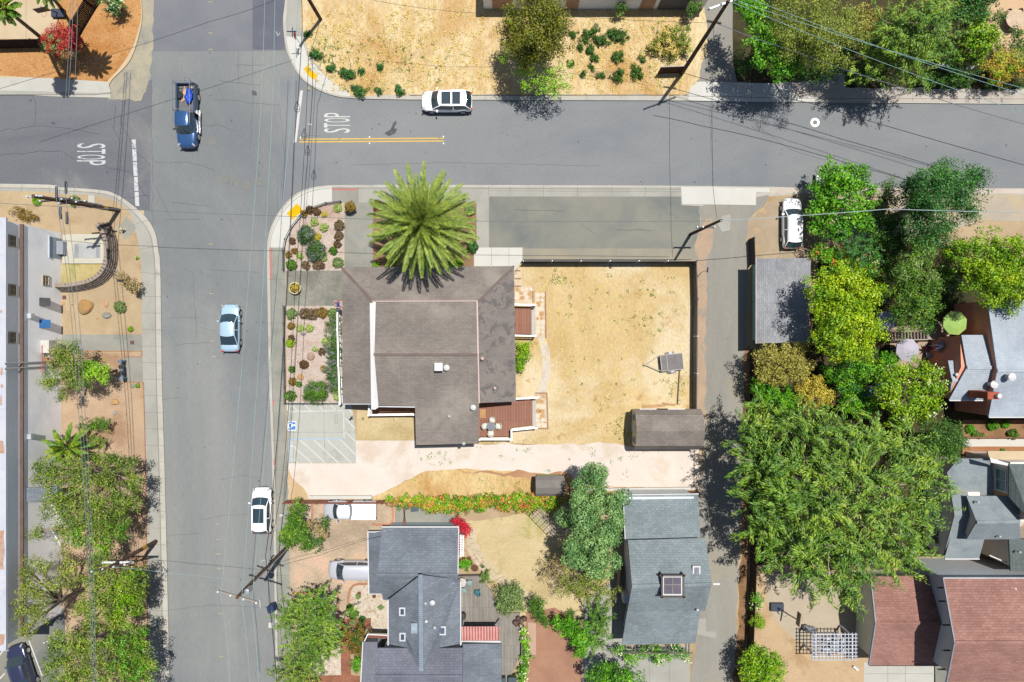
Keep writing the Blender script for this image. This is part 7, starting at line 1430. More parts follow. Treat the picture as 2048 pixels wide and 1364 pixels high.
# garden divider and trellis
m = MB(); board_fence('lattice_fence', 'dark low trellis between flower pots and the weathered deck', [(917, 1147), (964, 1146)], .7, pm('trellis_dark', c(110, 98, 88), .9), kind='iron', z0=.3)
board_fence('wooden_fence', 'thin fence between the weathered deck and the red patio', [(1043, 1232), (1043, 1300), (1042, 1400)], .9, pm('grey_fence', c(150, 142, 134), .9))
board_fence('wooden_fence', 'grey fence in the narrow passage beside the workshop', [(1236, 1120), (1233, 1160), (1226, 1190)], 1.5, pm('pale_fence', c(176, 168, 148), .9))
# ---- block wall (curved)
cur = smooth_line([(214, 446), (226, 462), (233, 480), (235, 505), (233, 530), (224, 550), (208, 565), (185, 575), (150, 581), (118, 581)], 5); t = thing('block_wall', 'curved retaining wall of stacked grey concrete blocks', 'wall', W(200, 570)); q = gp(cur); m = MB(); top = MB(); L = 0; rnd = random.Random(1)
cum = [0]
for i in range(len(q) - 1): cum.append(cum[-1] + (q[i + 1] - q[i]).length)
def at(s):
    for i in range(len(q) - 1):
        if cum[i + 1] >= s: f = (s - cum[i]) / (cum[i + 1] - cum[i] + 1e-9); return q[i].lerp(q[i + 1], f), (q[i + 1] - q[i]).normalized()
    return q[-1], (q[-1] - q[-2]).normalized()
for lv in range(5):
    s = .2 * (lv % 2)
    while s < cum[-1] - .2: p, u = at(s + .2); nn = Vector((-u.y, u.x, 0)) * (-1); m.bc(p + nn * (.09 * lv) + Vector((0, 0, .2 + lv * .2)), (.38, .3, .18), rz=math.atan2(u.y, u.x) + rnd.uniform(-.05, .05)); s += .41
part('blocks', m, gm('block_grey', c(150, 136, 124), c(130, 118, 110), 2, c(100, 92, 88), 3, (.5, .65), .2, 8), t)
s = 0; 
while s < cum[-1] - .2: p, u = at(s + .2); nn = Vector((-u.y, u.x, 0)) * (-1); top.bc(p + nn * .44 + Vector((0, 0, 1.13)), (.4, .36, .07), rz=math.atan2(u.y, u.x)); s += .41
part('cap_stones', top, gm('cap_stone', c(186, 170, 156), c(170, 156, 142), 2, None, fine=.1), t)
# ---- boulders
def boulder(x, y, r, col, label, name='boulder', h=.5):
    m = MB(); q = W(x, y, .1); m.blob(q + Vector((0, 0, r[0] / 21 * h * .3)), (r[0] / 21, r[1] / 21, r[0] / 21 * h), 12, 8, .22, x); o = single(name, m, gm('stone_' + col, c(*{'orange': (206, 152, 92), 'grey': (150, 150, 140), 'tan': (190, 164, 136), 'pink': (200, 176, 156)}[col]), c(*{'orange': (176, 150, 110), 'grey': (176, 176, 166), 'tan': (160, 136, 110), 'pink': (180, 150, 130)}[col]), 2, None, fine=.18, bump=.5), label, 'boulder', smooth=True, loc=q)
    md = o.modifiers.new('s', 'SUBSURF'); md.levels = 1; md.render_levels = 1; return o
boulder(172, 614, (16, 15), 'orange', 'large orange and grey boulder in the bare bed beside the warehouse'); boulder(214, 631, (10, 7), 'grey', 'smooth grey boulder below the small brown boulder'); boulder(213, 608, (5, 7), 'tan', 'narrow brown boulder above the smooth grey one')
boulder(127, 607, (4, 4), 'tan', 'small brown stone at the warehouse wall'); boulder(195, 636, (3, 3), 'tan', 'tiny stone between the orange and the grey boulder'); boulder(230, 804, (9, 7), 'tan', 'tan boulder in the bed near the small meter box'); boulder(266, 771, (5, 6), 'grey', 'grey brown stone at the bed edge near the valve slab')
boulder(622, 713, (9, 8), 'pink', 'large pinkish boulder in the long flower bed'); boulder(645, 737, (5, 7), 'orange', 'narrow brown boulder in the long flower bed'); boulder(602, 754, (7, 7), 'tan', 'tan boulder below the reddish brown shrub'); boulder(607, 668, (7, 3), 'grey', 'flat grey boulder under the two lime tufts'); boulder(628, 484, (5, 4), 'orange', 'small brown stone between the lavender mounds', h=.4)
boulder(230, 826, (4, 6), 'grey', 'dark grey meter box lid in the bare bed', name='meter_box'); boulder(223, 875, (3, 3), 'pink', 'small pale stone near the low shrubs')
# ---- poles & wires
def pole(label, base, top, h, r=.16, arms=(), bands=None, group='utility poles', extra=None):
    b = W(*base, 0); tp = W(*top, h); t = thing('utility_pole', label, 'utility pole', b, group); m = MB(); m.tube([b, b.lerp(tp, .5), tp], [r * 1.15, r, r * .8], 12); part('pole_shaft', m, POLE if r > .1 else BLK, t)
    for (f, ln_, ang, mat) in arms:
        p = b.lerp(tp, f); d = Vector((math.cos(R(ang)), math.sin(R(ang)), 0)); m = MB(); m.bar(p - d * ln_ / 2 + Vector((0, 0, .05)), p + d * ln_ / 2 + Vector((0, 0, .05)), .12, .14); ar = part('crossarm', m, mat, t)
        for s in (-.47, -.16, .16, .47)[::1 if ln_ > 1.5 else 2]: m = MB(); q = p + d * ln_ * s + Vector((0, 0, .12)); m.lathe(q, [(.03, 0), (.07, .05), (.04, .1), (.08, .16), (.03, .24)], 8); part('insulator', m, pm('insulator', (.6, .62, .62, 1), .3), ar)
    if bands:
        m = MB()
        for z in (2.0, 2.25, 2.5):
            p = b.lerp(tp, z / h); m.tube([p, b.lerp(tp, (z + .12) / h)], r * 1.17, 12)
        part('yellow_bands', m, pm('band_yellow', c(226, 180, 50), .6), t)
    return t, b, tp
p1, b1, t1 = pole('leaning weathered utility pole at the avenue kerb beside the brick driveway', (576, 1092), (474, 1195), 12, .17, ((.98, 3.3, -16, pm('arm_weathered', c(170, 160, 150), .8)),))
m = MB(); q = b1.lerp(t1, .9); m.lathe(q + Vector((.35, .05, -.2)), [(.2, -.4), (.22, -.35), (.22, .4), (.08, .45)], 12); m.bar(q, q + Vector((.35, 0, 0)), .08); part('transformer', m, pm('transformer_grey', c(170, 176, 184), .4), p1)
m = MB(); q = b1.lerp(t1, .45)
for k in range(5): m.tube([q + Vector((-.35 + .03 * k + .3 * math.cos(a), .3 + .3 * math.sin(a), .05 * k)) for a in [j * 6.283 / 10 for j in range(11)]], .015, 4)
part('cable_coil', m, pm('coil_white', c(214, 218, 226), .5), p1)
m = MB(); m.tube([b1.lerp(t1, .06) + Vector((.2, 0, 0)), b1.lerp(t1, .75) + Vector((.2, 0, 0))], .05); part('conduit', m, pm('conduit_grey', c(206, 208, 212), .5), p1)
m = MB(); q = b1.lerp(t1, .5); m.bar(q + Vector((-.7, .3, 0)), q + Vector((.7, -.3, 0)), .1); part('crossarm', m, DARK, p1)
p2, b2, t2 = pole('brown utility pole with yellow bands leaning over the bed beside the street trees', (313, 1082), (216, 1136), 8, .17, ((.8, 2.6, 0, WHT), (.97, 3.0, 12, DARK)), bands=True)
p3, b3, t3 = pole('dark corner utility pole with many fittings above the curved block wall', (239, 421), (66, 392), 11.2, .18, ((.58, 2.4, 5, DARK), (.75, 2.8, 5, DARK), (.97, 1.2, 5, STEEL)), bands=True)
m = MB(); q = b3.lerp(t3, .25); m.tube([q + Vector((.1, .22, 0)), b3.lerp(t3, .8) + Vector((.1, .22, 0))], .07); part('conduit', m, STEEL, p3)
for x, y in ((113, 385), (121, 426), (132, 375), (134, 436)): q = W(x, y, 9.2); m = MB(); m.tube([q + Vector((0, .5, .0)), q + Vector((0, -.5, 0))], .1, 8); part('splice_case', m, BLK, p3)
p4, b4, t4 = pole('dark brown utility pole in the dry lot beside the north alley', (1362, 149), (1458, 0), 13.5, .17, ((.97, 3.2, 20, STEEL),))
m = MB(); q = W(1428, 44, 9); m.bar(q + Vector((-.6, .1, 0)), q + Vector((.6, -.1, 0)), .12); part('crossarm', m, DARK, p4)
p5, b5, t5 = pole('black utility pole at the corner between the parking pad and the alley', (1380, 469), (1443, 440), 9.3, .13, ((.52, 1.6, 0, BLK),))
p6, b6, t6 = pole('brown utility pole at the top edge above the stop sign', (642, 40), (564, -92), 11, .15)
def wire(pts, r=.012, mat=None, label='', cat='power line', sag=.35, name='power_line', group='overhead wires', n=12):
    """pts: (px,py,z) supports"""
    P = [W(*p) for p in pts]; out = []
    for a, b in zip(P[:-1], P[1:]):
        for k in range(n):
            u = k / n; q = a.lerp(b, u); q.z -= 4 * sag * u * (1 - u); out.append(q)
    out.append(P[-1]); m = MB(); m.tube(out, r, 4); return single(name, m, mat or pm('wire_cyan', c(170, 206, 206), .5), label, cat, group, loc=P[0])
WC = pm('wire_cyan', c(164, 200, 200), .5); WB = pm('wire_black', (.02, .02, .025, 1), .6); WG = pm('wire_grey', c(130, 140, 150), .5)
wire([(530, -30, 12), (512, 360, 11.8), (442, 1190, 11.8), (462, 1420, 11.8)], .018, WC, 'pale cyan power line along the avenue, the westmost of three', sag=.3)
wire([(550, -30, 12), (536, 380, 11.8), (483, 1203, 11.8), (502, 1420, 11.8)], .018, WC, 'pale cyan power line along the avenue, the middle one of three', sag=.3)
wire([(598, -30, 12), (566, 400, 11.8), (503, 1209, 11.8), (519, 1420, 11.8)], .018, WC, 'pale cyan power line along the avenue, the eastmost of three', sag=.3)
wire([(602, -20, 8), (604, 66, 7.8), (588, 290, 7.6), (566, 700, 7.4), (546, 980, 7.2), (531, 1112, 7), (538, 1198, 7), (556, 1400, 7)], .03, WB, 'thick black communication cable above the avenue kerb', cat='cable', sag=.15, name='overhead_cable')
wire([(640, 40, 7), (617, 115, 7), (605, 360, 7), (590, 560, 7), (578, 800, 7), (564, 964, 7), (540, 1100, 7)], .022, WB, 'black communication cable over the flower bed railing', cat='cable', sag=.15, name='overhead_cable')
for x, y in ((594.5, 215), (608.5, 270)):
    m = MB(); q = W(x, y, 7.2); m.tube([q + Vector((0, .55, 0)), q + Vector((.22, 0, 0)), q + Vector((.2, -.28, 0)), q + Vector((0, -.42, 0)), q + Vector((-.2, -.28, 0)), q + Vector((-.22, 0, 0)), q + Vector((0, .55, 0))], .025, 5); m.bar(q + Vector((-.2, -.15, 0)), q + Vector((.2, -.15, 0)), .03); m.bar(q + Vector((0, .5, 0)), q + Vector((0, -.4, 0)), .03)
    single('cable_loop', m, WB, 'black snowshoe shaped slack loop on the %s cable above the stop line' % ('left' if x < 600 else 'right'), 'cable loop')
for i, (x0, x1, x2, x3) in enumerate(((142, 112, 152, 186), (147, 118, 159, 189), (156, 131, 166, 193))):
    lab = ('leftmost', 'middle', 'rightmost')[i]
    wire([(x0, -30, 11), (x1, 392, 10.6), (x2, 760, 10.4), (x3, 1400, 10.4)], .022, WG, '%s of three grey wires passing over the corner pole and street trees' % lab, sag=.3)
for i, (a, b) in enumerate((((1465, -2, 13), (2100, 190, 11.5)), ((1478, -12, 13), (2100, 205, 11.5)), ((1462, 3, 13), (2100, 243, 11.5)))):
    wire([a, b], .02, WC, '%s pale power line crossing the trees north of the side street' % ('upper', 'middle', 'lower')[i] if i else 'uppermost pale power line crossing the trees north of the side street', sag=.5)
wire([(1428, 44, 9), (1600, 106, 8.4), (1805, 175, 8), (2100, 262, 8)], .03, WG, 'grey cable sagging through the acacia toward the right edge', cat='cable', sag=.2, name='overhead_cable')
wire([(1365, 145, 6.5), (1470, 171, 6.3), (1620, 206, 6.2), (2100, 344, 6.2)], .028, WB, 'black cable from the north pole across the side street to the right edge', cat='cable', sag=.2, name='overhead_cable')
wire([(-20, 405, 8), (100, 412, 8.4), (281, 420, 8.4), (420, 427, 8.2), (820, 441, 8), (1120, 443, 8), (1420, 442, 8.4)], .02, WG, 'grey cable strung from the corner pole past the palm to the alley pole', cat='cable', sag=.06, name='overhead_cable')
wire([(-20, 183, 8), (420, 43, 8), (560, -4, 8)], .018, WB, 'thin black cable crossing the avenue at the top left', cat='cable', sag=.2, name='overhead_cable')
wire([(1428, 45, 9), (1424, 205, 8.6), (1426, 372, 8.6), (1434, 437, 9)], .018, WB, 'thin cable spanning the side street between the two alley poles', cat='cable', sag=.1, name='overhead_cable')
wire([(1440, 441, 10), (1559, 434, 9.6), (1776, 418, 9.4), (2100, 426, 9.4)], .028, pm('wire_white', c(200, 214, 220), .5), 'pale cable from the alley pole over the parked estate car', cat='cable', sag=.15, name='overhead_cable')
wire([(745, 0, 8), (900, 22, 7.5), (1100, 30, 7.2), (1430, 46, 9)], .015, WB, 'thin cable over the top of the dry lot', cat='cable', sag=.2, name='overhead_cable')
wire([(500, 1150, 9), (640, 1110, 6.5), (762, 1072, 3.8)], .014, WB, 'thin service cable from the leaning pole to the blue grey house', cat='cable', sag=.3, name='overhead_cable')
wire([(218, 1134, 7.8), (330, 1146, 8.5), (498, 1165, 9.5)], .014, WC, 'thin pale cable between the banded pole and the leaning pole', cat='cable', sag=.2, name='overhead_cable')
# ---- street furniture
def post_sign(name, label, x, y, h, r, disc=None, cat='sign'):
    b = W(x, y, .12); t = thing(name, label, cat, b); m = MB(); m.tube([b, b + Vector((0, 0, h))], .03, 8); part('post', m, STEEL, t); return t, b
t, b = post_sign('stop_sign', 'red octagonal stop sign edge on at the corner pavement', 604, 92, 2.6, .03); c0 = b + Vector((.04, 0, 2.3)); m = MB(); m.add([c0 + Vector((dx, .38 * math.cos(a), .38 * math.sin(a))) for dx in (0, .02) for a in [math.pi / 8 + k * math.pi / 4 for k in range(8)]], [tuple(range(8)), tuple(reversed(range(8, 16)))] + [(k, (k + 1) % 8, 8 + (k + 1) % 8, 8 + k) for k in range(8)]); part('sign_plate', m, pm('sign_red', c(200, 40, 50), .4), t)
m = MB(); m.bar(b + Vector((0, -.45, 2.85)), b + Vector((0, .45, 2.85)), .03, .2); part('street_name_plate', m, pm('sign_blue', c(60, 90, 150), .5), t); m = MB(); m.bar(b + Vector((-.45, 0, 3.06)), b + Vector((.45, 0, 3.06)), .03, .18); part('street_name_plate', m, MATS['sign_blue'], t)
t, b = post_sign('path_lamp', 'thin dark post with small black lamp head beside the curved wall', 236, 541, 2.6, .03, cat='lamp'); m = MB(); m.bar(b + Vector((0, 0, 2.6)), b + Vector((1.7, -.9, 2.7)), .04); m.bc(b + Vector((1.75, -1.2, 2.68)), (.5, .22, .1)); part('lamp_head', m, BLK, t)
t, b = post_sign('light_pole', 'short pole with white globe at the corner of the accessible parking', 706, 832, 1.4, .03, cat='lamp'); m = MB(); m.blob(b + Vector((0, 0, 1.45)), (.1, .1, .12), 10, 8, 0); part('globe', m, TRIM, t, smooth=True); m = MB(); m.bar(b + Vector((-.15, 0, 1.1)), b + Vector((.2, 0, 1.2)), .08, .2); part('bracket', m, BLK, t)
t, b = post_sign('sign_post', 'small black sign on a thin post at the alley side of the fence', 1402, 545, 2.2, .02); m = MB(); m.bar(b + Vector((0, -.2, 2.1)), b + Vector((.05, .25, 2.15)), .03, .4); part('sign_plate', m, BLK, t)
# hydrant
t = thing('fire_hydrant', 'white and yellow fire hydrant on the small corner slab', 'fire hydrant', W(249, 460, .14)); q = W(249, 460, .14); m = MB(); m.lathe(q, [(.16, 0), (.16, .05), (.11, .06), (.12, .55), (.15, .58), (.13, .68), (.06, .76), (.03, .82)], 14); part('barrel', m, pm('hydrant_cream', c(236, 232, 214), .5), t)
for d in ((-1, 0), (1, 0), (0, -1)): m = MB(); m.tube([q + Vector((0, 0, .42)), q + Vector((d[0] * .22, d[1] * .22, .42))], .07, 10); part('outlet_cap', m, pm('hydrant_yellow', c(226, 206, 120), .5), t)
# backflow valve
t = thing('backflow_valve', 'grey blue pipe valve assembly with two risers on the pavement slab', 'valve', W(252, 737, .13)); bm = pm('valve_blue_grey', c(130, 150, 172), .5, var=.3); a, b = W(252, 722, .13), W(254, 756, .13); z = Vector((0, 0, 1)); m = MB(); m.tube([a, a + z * .75, a + z * .8 + Vector((0, -.1, 0)), b + z * .8 + Vector((0, .1, 0)), b + z * .75, b], .09, 8); m.tube([a.lerp(b, .3) + z * .8, a.lerp(b, .7) + z * .8], .16, 10); part('pipe', m, bm, t)
for f_ in (0, .32, .68, 1): q = a.lerp(b, f_) + z * .95; m = MB(); m.lathe(q, [(.02, -.12), (.02, 0), (.2, .0), (.2, .04), (.02, .05)], 12); m.blob(q - z * .15, (.16, .16, .14), 8, 6, .1, 2); part('valve_wheel', m, bm if f_ in (0, 1) else PLA, t)
for x, y, lab in ((266, 685, 'reddish square utility lid in the entry walk'), (130.5, 595, 'reddish square utility lid at the warehouse wall')):
    m = MB(); q = W(x, y); m.bc((q.x, q.y, .145), (.36, .36, .03)); single('access_cover', m, pm('lid_red', c(122, 78, 74), .7), lab, 'utility lid')
m = MB(); q = W(185, 401); m.bc((q.x, q.y, .15), (.62, .9, .05)); single('access_cover', m, conc_pale, 'pale rectangular utility lid in the verge beside the corner pole', 'utility lid')
# planters, pots
def pot(x, y, r, col, label, h=.5, plant=None, soil=True, group='flower pots'):
    q = W(x, y, .13); t = thing('planter', label, 'plant pot', q, group); R_ = r / 21; m = MB(); n = 24; prof = [(R_ * .75, 0), (R_, h), (R_, h), (R_ * .86, h), (R_ * .84, h - .06)]; m.lathe(q, prof, n); part('pot', m, pm('pot_' + col, c(*{'terra': (196, 120, 84), 'cream': (236, 220, 176), 'white': (232, 230, 224), 'brown': (140, 96, 70), 'black': (40, 40, 44)}[col]), .8), t)
    m = MB(); m.lathe(q, [(R_ * .82, h - .058), (R_ * .4, h - .03)], n); part('soil', m, pm('soil', c(110, 80, 56), .95), t)
    if plant: rs = np.random.RandomState(int(x)); crown_part(t, [(q.x, q.y, h + .1, R_ * .7, R_ * .7, .2)], plant, rs, name='plant', clump=.14, leaf=.12, per=16)
    return t
pot(593, 577, 12, 'cream', 'large round cream planter with yellow green plants on the plaza', .55, 'gold'); pot(700, 418, 10, 'cream', 'cream pot under the tall brown green shrub', .4); pot(757, 413, 10, 'terra', 'terracotta pot under the palm fronds', .4)
pot(938, 1116, 5, 'terra', 'upper terracotta pot in the cluster by the garden path', .3); pot(942, 1125, 4, 'brown', 'small brown pot in the cluster by the garden path', .25); pot(950, 1134, 7, 'brown', 'largest wide brown pot in the cluster by the garden path', .35); pot(965, 1131, 4, 'white', 'white pot with a green plant beside the wide brown pot', .3, 'mid'); pot(922, 1119, 4, 'terra', 'orange pot at the wall in the cluster', .25, 'gold'); pot(928, 1116, 4, 'terra', 'second orange pot at the wall in the cluster', .25); pot(962, 1162, 4, 'terra', 'reddish pot with plants at the corner of the weathered deck', .3, 'fred2')
pot(719, 1186, 4, 'terra', 'small orange pot in the white rock bed', .2); pot(1958, 870, 7, 'terra', 'terracotta pot by the white paving at the right', .35, 'mid'); pot(749, 1191, 4, 'terra', 'terracotta pot at the white rock bed edge below the eave', .2)
# flag
t = thing('flag', 'american flag on a short pole angled from the veranda corner', 'flag', W(683, 612, 0)); a, b = W(684, 622, 2.6), W(676, 600, 3.6); m = MB(); m.tube([a, b], .025, 6); m.blob(b, .06, 8, 6, 0); part('flag_pole', m, pm('gold_pole', c(200, 180, 120), .5), t)
fw = .62; o_ = W(668.5, 607, 3.25); ux = Vector((1, -.05, 0)); uy = Vector((.05, .82, .35)); nst = 13
def fp(u, v): return o_ + ux * (u * .95) * .8 + uy * ((v - .5) * .75) + Vector((0, 0, .05 * math.sin(u * 9 + v * 2)))
for col, sel in (('red', 0), ('white', 1)):
    m = MB()
    for k in range(nst):
        if k % 2 != sel: continue
        for j in range(6): m.add([fp(j / 6, k / nst), fp((j + 1) / 6, k / nst), fp((j + 1) / 6, (k + 1) / nst), fp(j / 6, (k + 1) / nst)], [(0, 1, 2, 3)])
    part(col + '_stripes', m, pm('flag_' + col, c(200, 40, 56) if col == 'red' else c(238, 238, 240), .7), t)
m = MB(); up = Vector((0, 0, .012))
for j in range(3): m.add([fp(.1 + j * .25, .05) + up, fp(.1 + (j + 1) * .25, .05) + up, fp(.1 + (j + 1) * .25, .72) + up, fp(.1 + j * .25, .72) + up], [(0, 1, 2, 3)])
ca = part('canton', m, pm('flag_blue', c(54, 70, 140), .7), t); m = MB()
for i in range(5):
    for j in range(4): q = fp(.18 + i * .15, .14 + j * .16) + up * 2; m.add([q + Vector((.018 * math.cos(a), .018 * math.sin(a), 0)) for a in [k * 1.2566 for k in range(5)]], [(0, 1, 2, 3, 4)])
part('stars', m, MATS['flag_white'], ca)
# table sets
def chair(x, y, rz, mat, label, z=.65, group='chairs', nm='patio_chair'):
    q = W(x, y, z); t = thing(nm, label, 'chair', q, group, rz); m = MB(); m.blob(Vector((0, 0, .43)), (.27, .27, .05), 14, 4, 0); m.box(-.22, -.24, .40, .22, .24, .44); part('seat', m, mat, t, local=True)
    m = MB(); n = 8; vs = []
    for k in range(n + 1):
        a = math.pi * (k / n) - math.pi / 2; vs += [(-.26 * math.cos(a) , .27 * math.sin(a), .62), (-.31 * math.cos(a), .31 * math.sin(a), .62), (-.34 * math.cos(a) * (1), .31 * math.sin(a), .62 + .22 * math.cos(a)), (-.29 * math.cos(a), .27 * math.sin(a), .62 + .22 * math.cos(a))]
    m.add(vs, [(4 * k + j, 4 * k + (j + 1) % 4, 4 * k + 4 + (j + 1) % 4, 4 * k + 4 + j) for k in range(n) for j in range(4)]); part('backrest', m, mat, t, local=True)
    for i in (-1, 1):
        for j in (-1, 1): m = MB(); m.bar((i * .2, j * .2, .42), (i * .24, j * .24, 0), .035); part('leg', m, mat, t, local=True)
    return t
def table(x, y, r, mat, label, z=.65, h=.74, name='patio_table'):
    q = W(x, y, z); t = thing(name, label, 'table', q); m = MB(); m.lathe(Vector((0, 0, 0)), [(r, h - .03), (r, h), (r * .5, h + .002)], 20); part('tabletop', m, mat, t, local=True)
    for k in range(4): a = .785 + k * 1.5708; m = MB(); m.bar((.5 * r * math.cos(a), .5 * r * math.sin(a), h - .03), (.7 * r * math.cos(a), .7 * r * math.sin(a), 0), .04); part('leg', m, mat, t, local=True)
    return t
CW = pm('resin_cream', c(236, 236, 224), .5, var=.05)
table(983, 851, .42, pm('tabletop_grey', c(140, 144, 150), .3), 'grey glass topped table between four cream chairs on the brown deck')
for x, y, rz, lab in ((985, 839, 90, 'cream chair north of the grey table'), (971, 851, 180, 'cream chair west of the grey table nearest the building'), (997, 851, 0, 'cream chair east of the grey table'), (982, 865, -90, 'cream chair south of the grey table beside the deck railing')): chair(x, y, R(rz + 180), CW, lab, group='cream chairs round the deck table')
m = MB(); q = W(966, 827, .66); m.bc(q + Vector((0, 0, .01)), (.55, .85, .02)); single('door_mat', m, pm('mat_tan', c(206, 160, 110), .9), 'tan door mat on the large brown deck', 'mat')
CT = pm('teal_chair', c(150, 176, 176), .5)
table(925, 1160, .42, pm('tabletop_cream', c(226, 214, 206), .5), 'round pale table beside the house wall on the weathered deck', .45)
chair(939, 1163, R(0), CT, 'pale teal chair right of the pale round table', .45, 'teal chairs'); chair(928, 1177, R(-60), CT, 'pale teal chair below the pale round table', .45, 'teal chairs'); chair(955, 1182, R(180), pm('dark_teal', c(50, 120, 136), .5), 'dark teal chair alone near the deck corner', .45, 'teal chairs', 'armchair')
m = MB(); q = W(925, 1229, .45); m.lathe(q, [(.32, 0), (.36, .5), (.3, .6), (.05, .62)], 16); single('kettle_grill', m, PLA, 'round black barbecue at the house wall on the weathered deck', 'barbecue', smooth=False)
for x, y, s, rz, lab in ((831, 1013, .6, .1, 'dark teal rubbish bin beside the flowering hedge'), (1025, 1356, .7, 0, 'dark grey wheeled bin at the bottom edge by the deck'), (1007, 1354, .4, 0, 'narrow dark bin left of the wheeled bin'), (1500, 0, .01, 0, '')):
    if not lab: continue
    q = W(x, y, .5); t = thing('wheelie_bin', lab, 'bin', (q.x, q.y, .14), 'bins', rz); m = MB(); m.add([(-s * .4, -s * .42, 0), (s * .4, -s * .42, 0), (s * .4, s * .42, 0), (-s * .4, s * .42, 0), (-s * .5, -s * .5, 1), (s * .5, -s * .5, 1), (s * .5, s * .5, 1), (-s * .5, s * .5, 1)], [(3, 2, 1, 0), (4, 5, 6, 7), (0, 1, 5, 4), (1, 2, 6, 5), (2, 3, 7, 6), (3, 0, 4, 7)]); part('bin_body', m, pm('bin_dark', c(62, 84, 88), .5), t, local=True)
    m = MB(); m.bc((0, 0, 1.03), (s * 1.1, s * 1.08, .06)); part('lid', m, pm('bin_lid', c(80, 100, 104), .5), t, local=True)
q = W(545, 1214, .6); t = thing('wheelie_bin', 'dark blue bin at the kerb beside the large feathery tree', 'bin', (q.x, q.y, .13), 'bins', .3); m = MB(); m.bc((0, 0, .5), (.55, .6, 1)); part('bin_body', m, pm('bin_navy', c(40, 60, 110), .5), t, local=True); m = MB(); m.bc((0, 0, 1.03), (.62, .68, .07)); part('lid', m, MATS['bin_navy'], t, local=True)
m = MB(); q = W(543, 1249); m.bc((q.x, q.y, .14), (.45, .5, .04)); single('access_cover', m, conc_white, 'white square utility lid in the gutter below the dark blue bin', 'utility lid')
# trellis arch, pergolas
def lattice(name, label, x0, y0, x1, y1, h, nx, ny, mat, cat='pergola', rz=0, posts=True, w_=.06):
    a, b = W(x0, y0, h), W(x1, y1, h); cx, cy = (a.x + b.x) / 2, (a.y + b.y) / 2; lx, ly = abs(b.x - a.x) / 2, abs(a.y - b.y) / 2; t = thing(name, label, cat, (cx, cy, .13), None, rz)
    m = MB()
    for k in range(nx): x = -lx + .1 + (2 * lx - .2) * k / (nx - 1); m.bar((x, -ly, h), (x, ly, h), w_, .1)
    part('top_slats', m, mat, t, local=True); m = MB()
    for k in range(ny): y = -ly + .1 + (2 * ly - .2) * k / (ny - 1); m.bar((-lx, y, h + .1), (lx, y, h + .1), w_, .1)
    part('cross_slats', m, mat, t, local=True)
    if posts:
        for i in (-1, 1):
            for j in (-1, 1): m = MB(); m.bar((i * (lx - .35), j * (ly - .35), 0), (i * (lx - .35), j * (ly - .35), h - .05), .14); m.bar((i * (lx - .35), -ly + .1, h - .1), (i * (lx - .35), ly - .1, h - .1), .08, .14) if j == 1 else None; part('post', m, mat, t, local=True)
    return t
lattice('pergola', 'white lattice pergola over furniture beside the red roofed house', 1622, 1264, 1712, 1319, 2.5, 13, 8, pm('pergola_white', c(226, 232, 244), .6))
PLAS = pm('pergola_chair', c(214, 220, 230), .5)
table(1668, 1286, .6, PLAS, 'pale outdoor table under the white pergola', .13)
for i, (x, y) in enumerate(((1650, 1276), (1650, 1296), (1686, 1278), (1686, 1298), (1668, 1270))): chair(x, y, i * 1.3, PLAS, ('upper left pale chair under the white pergola', 'lower left pale chair under the white pergola', 'upper right pale chair under the white pergola', 'lower right pale chair under the white pergola', 'pale chair at the north side under the white pergola')[i], .13, 'pale chairs under the pergola')
m = MB(); q = W(1618, 1256, .5)
for k in range(3): m.blob(q + Vector((k * .35 - .3, -.1 * k, 0)), (.3, .35, .35), 10, 6, .3, k + 4)
single('outdoor_grill', m, pm('grill_grey', c(150, 156, 164), .4), 'grey covered barbecue at the north west post of the pergola', 'barbecue', smooth=True)
t = thing('garden_arbor', 'pale weathered lattice arbor lying slanted beside the blue green pine', 'arbor', (W(1092, 1044, 2).x, W(1092, 1044, 2).y, .13), None, R(-46)); m = MB(); PB = pm('arbor_pale', c(190, 184, 172), .8)
for k in range(6): x = -1.25 + k * .5; m.bar((x, -.55, 1.9 + .1 * math.cos(k - 2.5)), (x, .55, 1.9 + .1 * math.cos(k - 2.5)), .05)
for k in range(5): y = -.5 + k * .25; m.bar((-1.4, y, 1.98), (1.4, y, 1.98), .045)
part('top_lattice', m, PB, t, local=True)
for i in (-1, 1):
    for j in (-1, 1): m = MB(); m.bar((i * 1.2, j * .5, 0), (i * 1.2, j * .5, 1.95), .07); part('post', m, PB, t, local=True)
lattice('wall_trellis', 'narrow white wall trellis beneath the crimson bougainvillea', 919, 1068, 929, 1112, 2.0, 3, 9, WHT, 'trellis', w_=.035)
